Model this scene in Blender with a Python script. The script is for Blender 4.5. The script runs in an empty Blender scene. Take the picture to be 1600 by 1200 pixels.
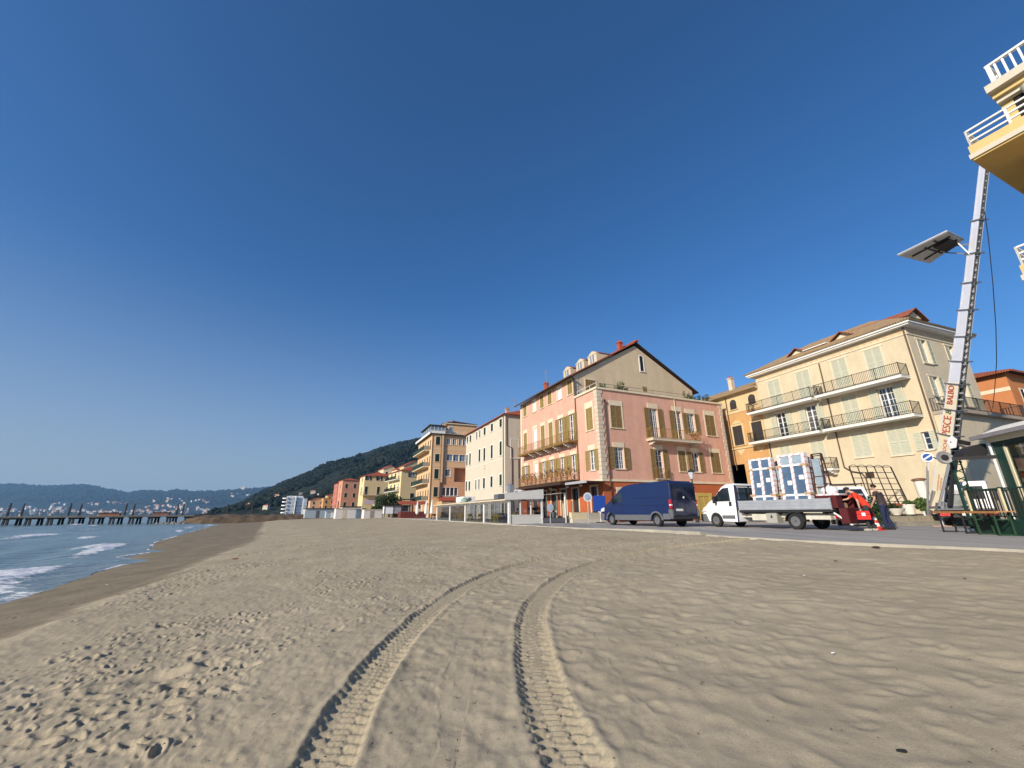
import bpy, bmesh, math, random
import numpy as np
from mathutils import Vector, Matrix
random.seed(7)
scene = bpy.context.scene
COL = bpy.context.collection
R_ = math.radians
# ------------------------------------------------------------------ camera
cam_d = bpy.data.cameras.new("camera"); cam = bpy.data.objects.new("camera", cam_d); COL.objects.link(cam)
cam_d.sensor_width = 36.0; cam_d.lens = 36.0 * 642 / 1600; cam_d.clip_start = 0.05; cam_d.clip_end = 20000
_th, _ph = R_(17.4), R_(0.42)
_r0, _u0 = Vector((1, 0, 0)), Vector((0, -math.sin(_th), math.cos(_th)))
_c = Vector((0, math.cos(_th), math.sin(_th)))
_Rt = math.cos(_ph) * _r0 - math.sin(_ph) * _u0; _Up = math.sin(_ph) * _r0 + math.cos(_ph) * _u0
_m = Matrix((_Rt, _Up, -_c)).transposed().to_4x4(); _m.translation = Vector((0, 0, 1.6))
cam.matrix_world = _m; scene.camera = cam
# ------------------------------------------------------------------ sky, sun, exposure
SUN_AZ, SUN_EL = -135.0, 24.0
w = bpy.data.worlds.new("World"); scene.world = w; w.use_nodes = True
sky = w.node_tree.nodes.new('ShaderNodeTexSky'); sky.sky_type = 'NISHITA'; sky.sun_disc = False
sky.sun_elevation = R_(SUN_EL); sky.sun_rotation = R_(SUN_AZ); sky.altitude = 0
sky.air_density = 1.0; sky.dust_density = 1.3; sky.ozone_density = 9
bg = w.node_tree.nodes['Background']; bg.inputs[1].default_value = 0.12
hs = w.node_tree.nodes.new('ShaderNodeHueSaturation'); hs.inputs['Saturation'].default_value = 1.06; hs.inputs['Hue'].default_value = 0.498
_n, _l = w.node_tree.nodes, w.node_tree.links
_l.new(sky.outputs[0], hs.inputs['Color'])
# sea haze low in the sky, thickest over the water
_tc = _n.new('ShaderNodeTexCoord'); _sp = _n.new('ShaderNodeSeparateXYZ'); _l.new(_tc.outputs['Generated'], _sp.inputs[0])
_el = _n.new('ShaderNodeMapRange'); _el.inputs[1].default_value = 0; _el.inputs[2].default_value = .50; _el.inputs[3].default_value = 1; _el.inputs[4].default_value = 0; _l.new(_sp.outputs[2], _el.inputs[0])
_pw = _n.new('ShaderNodeMath'); _pw.operation = 'POWER'; _pw.inputs[1].default_value = 1.7; _l.new(_el.outputs[0], _pw.inputs[0])
_dp = _n.new('ShaderNodeVectorMath'); _dp.operation = 'DOT_PRODUCT'; _dp.inputs[1].default_value = (math.sin(R_(-75)), math.cos(R_(-75)), 0); _l.new(_tc.outputs['Generated'], _dp.inputs[0])
_dm = _n.new('ShaderNodeMapRange'); _dm.inputs[1].default_value = -.5; _dm.inputs[2].default_value = .9; _dm.inputs[3].default_value = .12; _dm.inputs[4].default_value = .95; _l.new(_dp.outputs['Value'], _dm.inputs[0])
_fc = _n.new('ShaderNodeMath'); _fc.operation = 'MULTIPLY'; _l.new(_pw.outputs[0], _fc.inputs[0]); _l.new(_dm.outputs[0], _fc.inputs[1])
_mx = _n.new('ShaderNodeMix'); _mx.data_type = 'RGBA'; _mx.inputs[7].default_value = (2.75, 3.15, 3.55, 1); _l.new(_fc.outputs[0], _mx.inputs[0]); _l.new(hs.outputs[0], _mx.inputs[6]); _l.new(_mx.outputs[2], bg.inputs[0])
ld = bpy.data.lights.new("sun", 'SUN'); ld.energy = 5.0; ld.angle = R_(0.53); ld.color = (1.0, 0.89, 0.74)
sun = bpy.data.objects.new("sun", ld); COL.objects.link(sun)
_sd = Vector((math.sin(R_(SUN_AZ)) * math.cos(R_(SUN_EL)), math.cos(R_(SUN_AZ)) * math.cos(R_(SUN_EL)), math.sin(R_(SUN_EL))))
sun.rotation_euler = _sd.to_track_quat('Z', 'Y').to_euler()
scene.view_settings.view_transform = 'Standard'; scene.view_settings.look = 'None'
scene.view_settings.exposure = 0.25; scene.view_settings.gamma = 1.0
scene.render.engine = 'CYCLES'
scene.cycles.max_bounces = 6; scene.cycles.volume_bounces = 0; scene.cycles.transparent_max_bounces = 12
scene.cycles.use_denoising = True

# ------------------------------------------------------------------ helpers
AZ = R_(-23.7)
A2 = np.array([math.sin(AZ), math.cos(AZ)]); B2 = np.array([math.cos(AZ), -math.sin(AZ)])
SZ = 0.77                                # street level
ROT = -AZ
def W(s, c, z=SZ): p = s * A2 + c * B2; return (float(p[0]), float(p[1]), z)
def lin(h):
    h = h.lstrip('#'); v = [int(h[i:i+2], 16) / 255 for i in (0, 2, 4)]
    return tuple(x / 12.92 if x <= .04045 else ((x + .055) / 1.055) ** 2.4 for x in v)

MATS = {}
def mat(name, col, rough=.85, metal=0., var=.12, scale=3., bump=0., bscale=40., spec=.3, trans=0., emit=None, streak=0., var2=0., coat=0.):
    if name in MATS: return MATS[name]
    m = bpy.data.materials.new(name); m.use_nodes = True; nt = m.node_tree; N = nt.nodes; L = nt.links
    b = N['Principled BSDF']; c = col if isinstance(col, tuple) else lin(col)
    b.inputs['Roughness'].default_value = rough; b.inputs['Metallic'].default_value = metal
    b.inputs['Specular IOR Level'].default_value = spec; b.inputs['Transmission Weight'].default_value = trans
    b.inputs['Coat Weight'].default_value = coat; b.inputs['Coat Roughness'].default_value = .08
    tc = N.new('ShaderNodeTexCoord')
    if var > 0:
        n = N.new('ShaderNodeTexNoise'); n.inputs['Scale'].default_value = scale; n.inputs['Detail'].default_value = 5; n.inputs['Roughness'].default_value = .65
        L.new(tc.outputs['Object'], n.inputs['Vector'])
        r = N.new('ShaderNodeValToRGB'); r.color_ramp.elements[0].position = .3; r.color_ramp.elements[1].position = .7
        r.color_ramp.elements[0].color = tuple(x * (1 - var) for x in c) + (1,); r.color_ramp.elements[1].color = tuple(min(1, x * (1 + var * .8)) for x in c) + (1,)
        L.new(n.outputs['Fac'], r.inputs[0]); out = r.outputs[0]
        if streak > 0:
            mp = N.new('ShaderNodeMapping'); mp.inputs['Scale'].default_value = (.75, .75, .16); L.new(tc.outputs['Object'], mp.inputs[0])
            n2 = N.new('ShaderNodeTexNoise'); n2.inputs['Scale'].default_value = 1.6; n2.inputs['Detail'].default_value = 9; n2.inputs['Roughness'].default_value = .68; L.new(mp.outputs[0], n2.inputs['Vector'])
            r2 = N.new('ShaderNodeMapRange'); r2.inputs[1].default_value = .42; r2.inputs[2].default_value = .72; r2.inputs[3].default_value = 0; r2.inputs[4].default_value = streak
            L.new(n2.outputs['Fac'], r2.inputs[0])
            mx = N.new('ShaderNodeMix'); mx.data_type = 'RGBA'; mx.inputs[7].default_value = tuple(x * .55 for x in c) + (1,)
            L.new(r2.outputs[0], mx.inputs[0]); L.new(out, mx.inputs[6]); out = mx.outputs[2]
        L.new(out, b.inputs['Base Color'])
    else: b.inputs['Base Color'].default_value = c + (1,)
    if bump > 0:
        nb = N.new('ShaderNodeTexNoise'); nb.inputs['Scale'].default_value = bscale; nb.inputs['Detail'].default_value = 6
        L.new(tc.outputs['Object'], nb.inputs['Vector'])
        bp = N.new('ShaderNodeBump'); bp.inputs['Strength'].default_value = bump; bp.inputs['Distance'].default_value = .02
        L.new(nb.outputs['Fac'], bp.inputs['Height']); L.new(bp.outputs[0], b.inputs['Normal'])
    if emit: b.inputs['Emission Color'].default_value = tuple(emit) + (1,); b.inputs['Emission Strength'].default_value = 1
    MATS[name] = m; return m

def nodes_of(m): return m.node_tree.nodes, m.node_tree.links, m.node_tree.nodes['Principled BSDF']

def tile_mat(name, c1, c2, scale=5.5):
    if name in MATS: return MATS[name]
    m = mat(name, c1, .85, var=0); N, L, b = nodes_of(m)
    tc = N.new('ShaderNodeTexCoord')
    wv = N.new('ShaderNodeTexWave'); wv.bands_direction = 'Y'; wv.inputs['Scale'].default_value = scale / 3.14; wv.inputs['Distortion'].default_value = .4
    L.new(tc.outputs['Object'], wv.inputs['Vector'])
    n = N.new('ShaderNodeTexNoise'); n.inputs['Scale'].default_value = 2.3; n.inputs['Detail'].default_value = 7; n.inputs['Roughness'].default_value = .75; L.new(tc.outputs['Object'], n.inputs['Vector'])
    r = N.new('ShaderNodeValToRGB'); r.color_ramp.elements[0].position = .32; r.color_ramp.elements[1].position = .68
    r.color_ramp.elements[0].color = lin(c1) + (1,); r.color_ramp.elements[1].color = lin(c2) + (1,)
    L.new(n.outputs['Fac'], r.inputs[0]); L.new(r.outputs[0], b.inputs['Base Color'])
    bp = N.new('ShaderNodeBump'); bp.inputs['Strength'].default_value = .8; bp.inputs['Distance'].default_value = .06
    L.new(wv.outputs['Fac'], bp.inputs['Height']); L.new(bp.outputs[0], b.inputs['Normal']); return m

def pane_mat(name, col=(.02, .03, .045), rough=.05, spec=.9):
    return mat(name, col, rough, var=.3, scale=1.5, spec=spec)

def clear_glass(name, tint=(.85, .9, .9), mixr=.12):
    if name in MATS: return MATS[name]
    m = bpy.data.materials.new(name); m.use_nodes = True; nt = m.node_tree; nt.nodes.clear()
    o = nt.nodes.new('ShaderNodeOutputMaterial'); t = nt.nodes.new('ShaderNodeBsdfTransparent'); t.inputs[0].default_value = tint + (1,)
    g = nt.nodes.new('ShaderNodeBsdfGlossy'); g.inputs['Roughness'].default_value = .03; mx = nt.nodes.new('ShaderNodeMixShader')
    f = nt.nodes.new('ShaderNodeLayerWeight'); f.inputs[0].default_value = .5
    pw = nt.nodes.new('ShaderNodeMath'); pw.operation = 'POWER'; pw.inputs[1].default_value = 5; nt.links.new(f.outputs['Facing'], pw.inputs[0])
    ad = nt.nodes.new('ShaderNodeMath'); ad.operation = 'MULTIPLY_ADD'; ad.use_clamp = True; ad.inputs[1].default_value = .55; ad.inputs[2].default_value = mixr; nt.links.new(pw.outputs[0], ad.inputs[0])
    nt.links.new(ad.outputs[0], mx.inputs[0]); nt.links.new(t.outputs[0], mx.inputs[1]); nt.links.new(g.outputs[0], mx.inputs[2]); nt.links.new(mx.outputs[0], o.inputs[0])
    MATS[name] = m; return m

class MB:
    def __init__(s): s.v = []; s.f = []; s.m = []; s.mats = []
    def mi(s, m):
        if m not in s.mats: s.mats.append(m)
        return s.mats.index(m)
    def face(s, pts, m):
        k = len(s.v); s.v += [tuple(p) for p in pts]; s.f.append(tuple(range(k, k + len(pts)))); s.m.append(s.mi(m))
    def box(s, x0, x1, y0, y1, z0, z1, m):
        if x0 > x1: x0, x1 = x1, x0
        if y0 > y1: y0, y1 = y1, y0
        if z0 > z1: z0, z1 = z1, z0
        k = len(s.v); i = s.mi(m)
        s.v += [(x0,y0,z0),(x1,y0,z0),(x1,y1,z0),(x0,y1,z0),(x0,y0,z1),(x1,y0,z1),(x1,y1,z1),(x0,y1,z1)]
        for q in ((0,3,2,1),(4,5,6,7),(0,1,5,4),(1,2,6,5),(2,3,7,6),(3,0,4,7)): s.f.append(tuple(k+j for j in q)); s.m.append(i)
    def tube(s, p0, p1, r0, m, r1=None, n=8, caps=True):
        r1 = r0 if r1 is None else r1; p0 = Vector(p0); p1 = Vector(p1); d = (p1 - p0)
        if d.length < 1e-6: return
        d.normalize(); a = d.orthogonal().normalized(); b = d.cross(a); k = len(s.v); i = s.mi(m)
        for p, r in ((p0, r0), (p1, r1)):
            for j in range(n):
                t = 2 * math.pi * j / n; s.v.append(tuple(p + a * (r * math.cos(t)) + b * (r * math.sin(t))))
        for j in range(n): s.f.append((k+j, k+(j+1)%n, k+n+(j+1)%n, k+n+j)); s.m.append(i)
        if caps: s.f.append(tuple(k+j for j in range(n))[::-1]); s.m.append(i); s.f.append(tuple(k+n+j for j in range(n))); s.m.append(i)
    def bar(s, p0, p1, wd, m, up=(0,0,1), h=None):
        # rectangular bar from p0 to p1, width wd (sideways) and height h
        h = wd if h is None else h; p0 = Vector(p0); p1 = Vector(p1); d = (p1-p0).normalized(); u = Vector(up)
        sd = d.cross(u)
        if sd.length < 1e-4: sd = d.cross(Vector((1,0,0)))
        sd.normalize(); u = sd.cross(d).normalized(); k = len(s.v); i = s.mi(m)
        for p in (p0, p1):
            for a, b in ((-1,-1),(1,-1),(1,1),(-1,1)): s.v.append(tuple(p + sd*(a*wd/2) + u*(b*h/2)))
        for q in ((0,1,2,3),(7,6,5,4),(0,4,5,1),(1,5,6,2),(2,6,7,3),(3,7,4,0)): s.f.append(tuple(k+j for j in q)); s.m.append(i)
    def lathe(s, prof, c, m, n=20, axis='z', caps=True):
        k = len(s.v); i = s.mi(m); c = Vector(c)
        for r, h in prof:
            for j in range(n):
                t = 2*math.pi*j/n; a, b = r*math.cos(t), r*math.sin(t)
                p = (a, b, h) if axis == 'z' else ((h, a, b) if axis == 'x' else (b, h, a))
                s.v.append(tuple(c + Vector(p)))
        for q in range(len(prof)-1):
            for j in range(n): s.f.append((k+q*n+j, k+q*n+(j+1)%n, k+(q+1)*n+(j+1)%n, k+(q+1)*n+j)); s.m.append(i)
        for q, rv in ((0, True), (len(prof)-1, False)) if caps else ():
            if prof[q][0] > 1e-4:
                t = tuple(k+q*n+j for j in range(n)); s.f.append(t[::-1] if rv else t); s.m.append(i)
    def prism(s, poly, a0, a1, m, axis='x'):
        # poly in the plane across the axis: x -> (y,z), y -> (x,z), z -> (x,y)
        def P(p, a): return (a, p[0], p[1]) if axis == 'x' else ((p[0], a, p[1]) if axis == 'y' else (p[0], p[1], a))
        k = len(s.v); n = len(poly); i = s.mi(m)
        s.v += [P(p, a0) for p in poly] + [P(p, a1) for p in poly]
        for j in range(n): s.f.append((k+j, k+(j+1)%n, k+n+(j+1)%n, k+n+j)); s.m.append(i)
        s.f.append(tuple(range(k, k+n))[::-1]); s.m.append(i); s.f.append(tuple(range(k+n, k+2*n))); s.m.append(i)
    def mesh(s, name, smooth=False, fix=True, angle=35):
        me = bpy.data.meshes.new(name); me.from_pydata(s.v, [], s.f)
        for m in s.mats: me.materials.append(m)
        me.polygons.foreach_set('material_index', s.m); me.update()
        if fix:
            bm = bmesh.new(); bm.from_mesh(me); bmesh.ops.recalc_face_normals(bm, faces=bm.faces); bm.to_mesh(me); bm.free()
        if smooth:
            me.polygons.foreach_set('use_smooth', [True]*len(me.polygons)); me.set_sharp_from_angle(angle=R_(angle))
        return me

def ob(name, me, parent=None, loc=(0,0,0), rz=0., rot=None):
    o = bpy.data.objects.new(name, me); COL.objects.link(o)
    if parent: o.parent = parent
    o.location = loc; o.rotation_euler = rot if rot else (0, 0, rz); return o
def tag(o, label, cat, group=None, kind=None):
    if label: o['label'] = label
    if cat: o['category'] = cat
    if group: o['group'] = group
    if kind: o['kind'] = kind
    return o
def thing(name, label, cat, loc=(0,0,0), rz=0., group=None):
    o = bpy.data.objects.new(name, None); COL.objects.link(o); o.location = loc; o.rotation_euler = (0,0,rz)
    o.empty_display_size = .2; return tag(o, label, cat, group)
def kids(o): return [c for c in bpy.data.objects if c.parent == o]
def copy_tree(o, parent=None, _map=None):
    if _map is None:
        _map = {}
        for c in bpy.data.objects:
            if c.parent: _map.setdefault(c.parent.name, []).append(c)
    c = o.copy(); COL.objects.link(c); c.parent = parent
    for ch in _map.get(o.name, []): copy_tree(ch, c, _map)
    return c
def part(mb, name, parent, loc=(0,0,0), rz=0., smooth=False, label=None, angle=35):
    o = ob(name, mb.mesh(name, smooth, angle=angle), parent, loc, rz)
    if label: o['label'] = label
    return o
def bevel_mesh(me, wd, seg=2, ang=28):
    bm = bmesh.new(); bm.from_mesh(me); bmesh.ops.remove_doubles(bm, verts=bm.verts, dist=1e-4)
    es = [e for e in bm.edges if len(e.link_faces) == 2 and e.calc_face_angle(0) > R_(ang)]
    bmesh.ops.bevel(bm, geom=es, offset=wd, segments=seg, profile=.6, affect='EDGES', clamp_overlap=True)
    bmesh.ops.recalc_face_normals(bm, faces=bm.faces); bm.to_mesh(me); bm.free()
    me.polygons.foreach_set('use_smooth', [True]*len(me.polygons)); me.set_sharp_from_angle(angle=R_(40)); return me

# value noise (numpy)
def _hash(ix, iy, seed=0):
    h = (ix.astype(np.int64) * 374761393 + iy.astype(np.int64) * 668265263 + seed * 1274126177) & 0xffffffff
    h = ((h ^ (h >> 13)) * 1274126177) & 0xffffffff; h = h ^ (h >> 16); return (h & 0xffffff) / float(0xffffff)
def vnoise(x, y, seed=0):
    ix = np.floor(x); iy = np.floor(y); fx = x-ix; fy = y-iy; u = fx*fx*(3-2*fx); v = fy*fy*(3-2*fy)
    a = _hash(ix,iy,seed); b = _hash(ix+1,iy,seed); c = _hash(ix,iy+1,seed); d = _hash(ix+1,iy+1,seed)
    return (a*(1-u)+b*u)*(1-v)+(c*(1-u)+d*u)*v - .5
def fbm(x, y, o=4, seed=0):
    t = 0; a = 1.
    for i in range(o): t = t + a*vnoise(x*2**i+i*17.3, y*2**i-i*9.1, seed+i); a *= .5
    return t
def grid_obj(name, X, Y, Z, m, attr=None, smooth=True, wrap=False):
    nr, nc = X.shape; co = np.stack([X, Y, Z], -1).reshape(-1, 3).astype(np.float32)
    idx = np.arange(nr*nc).reshape(nr, nc); q = np.stack([idx[:-1,:-1], idx[:-1,1:], idx[1:,1:], idx[1:,:-1]], -1).reshape(-1, 4)
    me = bpy.data.meshes.new(name); me.vertices.add(len(co)); me.vertices.foreach_set('co', co.ravel())
    me.loops.add(q.size); me.loops.foreach_set('vertex_index', q.ravel().astype(np.int32))
    me.polygons.add(len(q)); me.polygons.foreach_set('loop_start', np.arange(0, q.size, 4, dtype=np.int32))
    me.update(calc_edges=True)
    if smooth: me.polygons.foreach_set('use_smooth', np.ones(len(q), bool))
    for k, v in (attr or {}).items():
        a = me.attributes.new(k, 'FLOAT', 'POINT'); a.data.foreach_set('value', v.ravel().astype(np.float32))
    me.materials.append(m); me.validate(); return ob(name, me)
# ================================================================== SETTING
# shoreline: c of the waterline along s
SS = [-80,-20,0,18,30,40,51,77,82,116,183,300,420]; CS = [-7.5,-7.6,-7.8,-8.3,-9.2,-11.2,-14.2,-17.6,-18.2,-22.6,-31,-46,-62]
BS = [-20,0,43,80,120,200,300]; BC = [-5,-5,-5.1,-9,-13,-22,-36]
def shore_c(s): return np.interp(s, SS, CS) + .35*np.sin(s*.23)+.5*(vnoise(s*.16, s*0+3., 5))
def sand_base(x, y):
    s = x*A2[0]+y*A2[1]; c = x*B2[0]+y*B2[1]; cs = np.interp(s, SS, CS); cb = np.maximum(np.interp(s, BS, BC), cs+1.5)
    z = np.where(c < cs, -.8+(c-cs)*.12,
        np.where(c < cb-.2, -.8+.3*(c-cs)/np.maximum(cb-.2-cs, .1),
        np.where(c < cb+.7, -.5+.16*(c-cb+.2)/.9,
        np.where(c < cb+5, -.34+.34*(c-cb-.7)/4.3, np.minimum(.72, .72*(c-cb-5)/np.maximum(12.6-cb-5, 1))))))
    z = np.maximum(np.where(c > 13.6, .5, z), -2.0)
    return z, s, c, cs, cb
def pits(x, y, cell, pres, rad, depth, seed, ell=1.5):
    gx = np.floor(x/cell); gy = np.floor(y/cell); h = np.zeros_like(x)
    for i in (-1,0,1):
        for j in (-1,0,1):
            cx = gx+i; cy = gy+j
            on = _hash(cx, cy, seed) < pres
            px = (cx+.15+.7*_hash(cx,cy,seed+1))*cell; py = (cy+.15+.7*_hash(cx,cy,seed+2))*cell
            r = rad*(.6+.7*_hash(cx,cy,seed+3)); an = 6.28*_hash(cx,cy,seed+4); dx = x-px; dy = y-py
            u = (dx*np.cos(an)+dy*np.sin(an))/ell; v = -dx*np.sin(an)+dy*np.cos(an); d = np.sqrt(u*u+v*v)/r
            h += np.where(on, -depth*np.exp(-d**2*1.6)+depth*.45*np.exp(-((d-1.35)/.38)**2), 0)*(.5+_hash(cx,cy,seed+5))
    return h
def spline(P, step=.03):
    P = [np.array(p, float) for p in P]; P = [2*P[0]-P[1]]+P+[2*P[-1]-P[-2]]; out = []
    for i in range(1, len(P)-2):
        n = max(2, int(np.linalg.norm(P[i+1]-P[i])/step))
        for k in range(n):
            t = k/n; out.append(.5*((2*P[i])+(-P[i-1]+P[i+1])*t+(2*P[i-1]-5*P[i]+4*P[i+1]-P[i+2])*t*t+(-P[i-1]+3*P[i]-3*P[i+1]+P[i+2])*t**3))
    return np.array(out)
TRK = [[(-.75,.4),(-1.1,2.2),(-1.3,3.59),(-1.4,4.36),(-1.43,5.82),(-1.3,7.78),(-.88,9.65),(-.03,11.47),(1.26,12.95),(2.95,14.1),(5,15.05),(7.3,15.6)],
       [(.95,.3),(.6,2.0),(.37,3.19),(.27,4.02),(.22,5.2),(.29,6.87),(.66,8.61),(1.36,10.2),(2.35,11.55),(3.75,12.7),(5.6,13.6),(7.9,14.1)]]
def tracks(x, y):
    h = np.zeros_like(x); inside = np.zeros_like(x)
    for ti, P in enumerate(TRK):
        sp = spline(P); ln = np.concatenate([[0], np.cumsum(np.linalg.norm(np.diff(sp, axis=0), axis=1))])
        tg = np.gradient(sp, axis=0); tg /= np.linalg.norm(tg, axis=1)[:, None]
        co = sp[::14]; near = np.zeros(x.shape, bool)
        box = (x > sp[:,0].min()-.6) & (x < sp[:,0].max()+.6) & (y > sp[:,1].min()-.6) & (y < sp[:,1].max()+.6)
        bi = np.flatnonzero(box); xb = x.flat[bi]; yb = y.flat[bi]; dm = np.full(len(bi), 9.)
        for p in co: dm = np.minimum(dm, (xb-p[0])**2+(yb-p[1])**2)
        bi = bi[dm < .75**2]; xb = x.flat[bi]; yb = y.flat[bi]
        for k in range(0, len(bi), 20000):
            sl = bi[k:k+20000]; X = xb[k:k+20000]; Y = yb[k:k+20000]
            D = (X[:,None]-sp[None,:,0])**2+(Y[:,None]-sp[None,:,1])**2; j = D.argmin(1); t = tg[j]
            dx = X-sp[j,0]; dy = Y-sp[j,1]; d = dx*t[:,1]-dy*t[:,0]; a = ln[j]+dx*t[:,0]+dy*t[:,1]
            d = d+.012*vnoise(a*3., a*0, 40+ti)
            ad = np.abs(d); hw = .155
            per = .135; lug = np.sin(2*np.pi*(a/per + ad*2.0*np.where(d > 0, 1, 1)))
            outer = np.clip((ad-.07)/.02, 0, 1)*np.clip((hw+.05-ad)/.03, 0, 1)
            cen = np.clip((.06-ad)/.015, 0, 1)
            g = -.05/(1+np.exp((ad-hw)/.012))
            edge = hw+.024+.026*np.tanh(3*lug); g = -.036/(1+np.exp((ad-edge)/.006))
            g += .015*np.tanh(3*lug)*outer*(.8+1.5*vnoise(a*9, d*9, 8)) + .010*fbm(a*8, d*12, 2, 14) + .010*np.tanh(2*np.sin(2*np.pi*(a/.085+d*3)))*cen
            g += (.009+.02*np.clip((a-8)/4, 0, 1))*np.exp(-((ad-.24)/.04)**2)-.02*np.clip((a-8)/4, 0, 1)*(ad < .2)*(1+.9*vnoise(a*5., d*3., 9))
            fade = np.clip((6.-np.maximum(0, a-9.5))/6., .8, 1)*np.clip(a/1.0, 0, 1)
            h.flat[sl] = g*fade; inside.flat[sl] = np.clip((.23-ad)/.04, 0, 1)
    return h, inside
def sand_detail(x, y, s, c, cs, cb):
    r = np.hypot(x, y); dry = np.clip((c-cb)/.5, 0, 1)*np.clip((13.3-c)/.4, 0, 1)
    left = np.clip((1.2-(c-.25*s+.3))/3., 0, 1)           # trampled seaward half
    th, ins = tracks(x, y)
    big = .05*fbm(x*.35, y*.35, 3, 1)
    med = .028*fbm(x*1.7, y*1.7, 3, 11)
    fa = np.clip(14/np.maximum(r, 1), .3, 1)
    foot = pits(x, y, .34, .5, .052, .034, 21, 1.9)*(.2+.8*left)
    foot += pits(x+3.3, y-1.7, .17, .55, .030, .022, 31, 1.8)*(.12+.88*left)
    foot += pits(x+1.1, y+5.3, .8, .22, .08, .028, 51, 1.9)*left
    foot += pits(x*.9+7, y-3.1, .26, .45, .036, .034, 131, 2.4)*left
    foot += pits(x+2.7, y*.9+1.3, .11, .4, .017, .014, 231, 1.8)*(.2+.8*left)
    clump = np.clip(fbm(x*.55, y*.55, 2, 61)*2.2+.55, .12, 1)
    rough = .022*np.abs(fbm(x*7, y*7, 3, 71))*left
    # soft wind-smoothed hummocks on the inland half
    xr = x*.8+y*.6; yr = -x*.6+y*.8
    soft = (.030*fbm(xr*2.2, yr*1.3, 2, 81)-.030*np.abs(vnoise(xr*2.1, yr*1.3, 86))+.006*fbm(xr*6.5, yr*4.5, 2, 91)+pits(xr, yr*.8, .30, .8, .12, .020, 151, 1.35)+pits(xr*.9+4, yr*.8-2, .21, .55, .07, .013, 161, 1.5))*(1-left*.75)*.45
    hole = 0
    for hx, hy, hr, hd in ((-3.95,5.3,.22,.075),(-3.55,5.6,.14,.06),(-4.3,5.05,.12,.05),(-3.45,4.95,.13,.055),(-3.9,4.5,.09,.04),(-3.0,5.35,.1,.04),(-4.9,4.3,.1,.04)):
        d = np.hypot((x-hx), (y-hy)*1.5)/hr; hole = hole-hd*np.exp(-d*d*1.2)+hd*.22*np.exp(-((d-1.5)/.4)**2)*(1+2*vnoise(x*9, y*9, 99))
    h = (big+(med+foot*clump+rough+soft)*(1-ins)*1.0+hole)*dry+th*dry
    h = np.where(h < -.035, -.035+(h+.035)*.35, h)
    wet = (.022*fbm(x*.9, y*.9, 4, 15)+.016*pits(x, y, .6, .35, .08, 1., 23)+.010*pits(x, y, .25, .35, .05, 1., 24))*(1-dry)
    return h + wet*np.clip((c-cs+.5)/1.0, 0, 1), dry, ins
# sand material
def sand_material():
    m = mat('sand', (.40,.33,.245), .95, var=0, spec=.1); N, L, b = nodes_of(m)
    tc = N.new('ShaderNodeTexCoord')
    at = N.new('ShaderNodeAttribute'); at.attribute_name = 'dry'; ai = N.new('ShaderNodeAttribute'); ai.attribute_name = 'fresh'
    def noise(sc, det=6, ro=.6, vec=None):
        n = N.new('ShaderNodeTexNoise'); n.inputs['Scale'].default_value = sc; n.inputs['Detail'].default_value = det; n.inputs['Roughness'].default_value = ro
        L.new(vec or tc.outputs['Object'], n.inputs['Vector']); return n.outputs['Fac']
    def ramp(f, stops):
        r = N.new('ShaderNodeValToRGB'); L.new(f, r.inputs[0]); e = r.color_ramp.elements
        while len(e) < len(stops): e.new(.5)
        for i, (p, c) in enumerate(stops): e[i].position = p; e[i].color = c+(1,)
        return r.outputs[0]
    def mix(f, a, bb, t='MIX'):
        x = N.new('ShaderNodeMix'); x.data_type = 'RGBA'; x.blend_type = t
        if isinstance(f, float): x.inputs[0].default_value = f
        else: L.new(f, x.inputs[0])
        L.new(a, x.inputs[6]); L.new(bb, x.inputs[7]); return x.outputs[2]
    dry = ramp(noise(.45, 5), [(.3, (.345,.292,.202)), (.72, (.425,.363,.255))])
    sp = ramp(noise(95, 3, .8), [(.3, (.62,.62,.62)), (.5, (1.,1.,1.)), (.75, (1.22,1.2,1.17))]); dry = mix(.75, dry, sp, 'MULTIPLY')
    dk = ramp(noise(26, 2, .5), [(.70, (1,1,1)), (.76, (.55,.5,.45))]); dry = mix(.6, dry, dk, 'MULTIPLY')
    sp2 = ramp(noise(5, 6, .75), [(.3, (.9,.9,.9)), (.7, (1.07,1.06,1.05))]); dry = mix(1., dry, sp2, 'MULTIPLY')
    wet = ramp(noise(.9, 6), [(.3, (.185,.150,.098)), (.7, (.275,.225,.150))])
    wet = mix(.6, wet, sp, 'MULTIPLY')
    fr = ramp(noise(6, 4), [(.3, (.33,.275,.18)), (.7, (.40,.34,.23))]); fr = mix(.7, fr, sp, 'MULTIPLY')
    mi = N.new('ShaderNodeMath'); mi.operation = 'MULTIPLY'; mi.inputs[1].default_value = .55; L.new(ai.outputs['Fac'], mi.inputs[0])
    dry = mix(mi.outputs[0], dry, fr)
    col = mix(at.outputs['Fac'], wet, dry); L.new(col, b.inputs['Base Color'])
    rr = N.new('ShaderNodeMapRange'); rr.inputs[3].default_value = .82; rr.inputs[4].default_value = .97; L.new(at.outputs['Fac'], rr.inputs[0]); L.new(rr.outputs[0], b.inputs['Roughness'])
    bp = N.new('ShaderNodeBump'); bp.inputs['Strength'].default_value = .4; bp.inputs['Distance'].default_value = .008; L.new(noise(60, 6, .8), bp.inputs['Height'])
    bp2 = N.new('ShaderNodeBump'); bp2.inputs['Strength'].default_value = .22; bp2.inputs['Distance'].default_value = .03; L.new(noise(7, 4, .7), bp2.inputs['Height'])
    L.new(bp.outputs[0], bp2.inputs['Normal']); L.new(bp2.outputs[0], b.inputs['Normal']); return m
M_SAND = sand_material()
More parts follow.
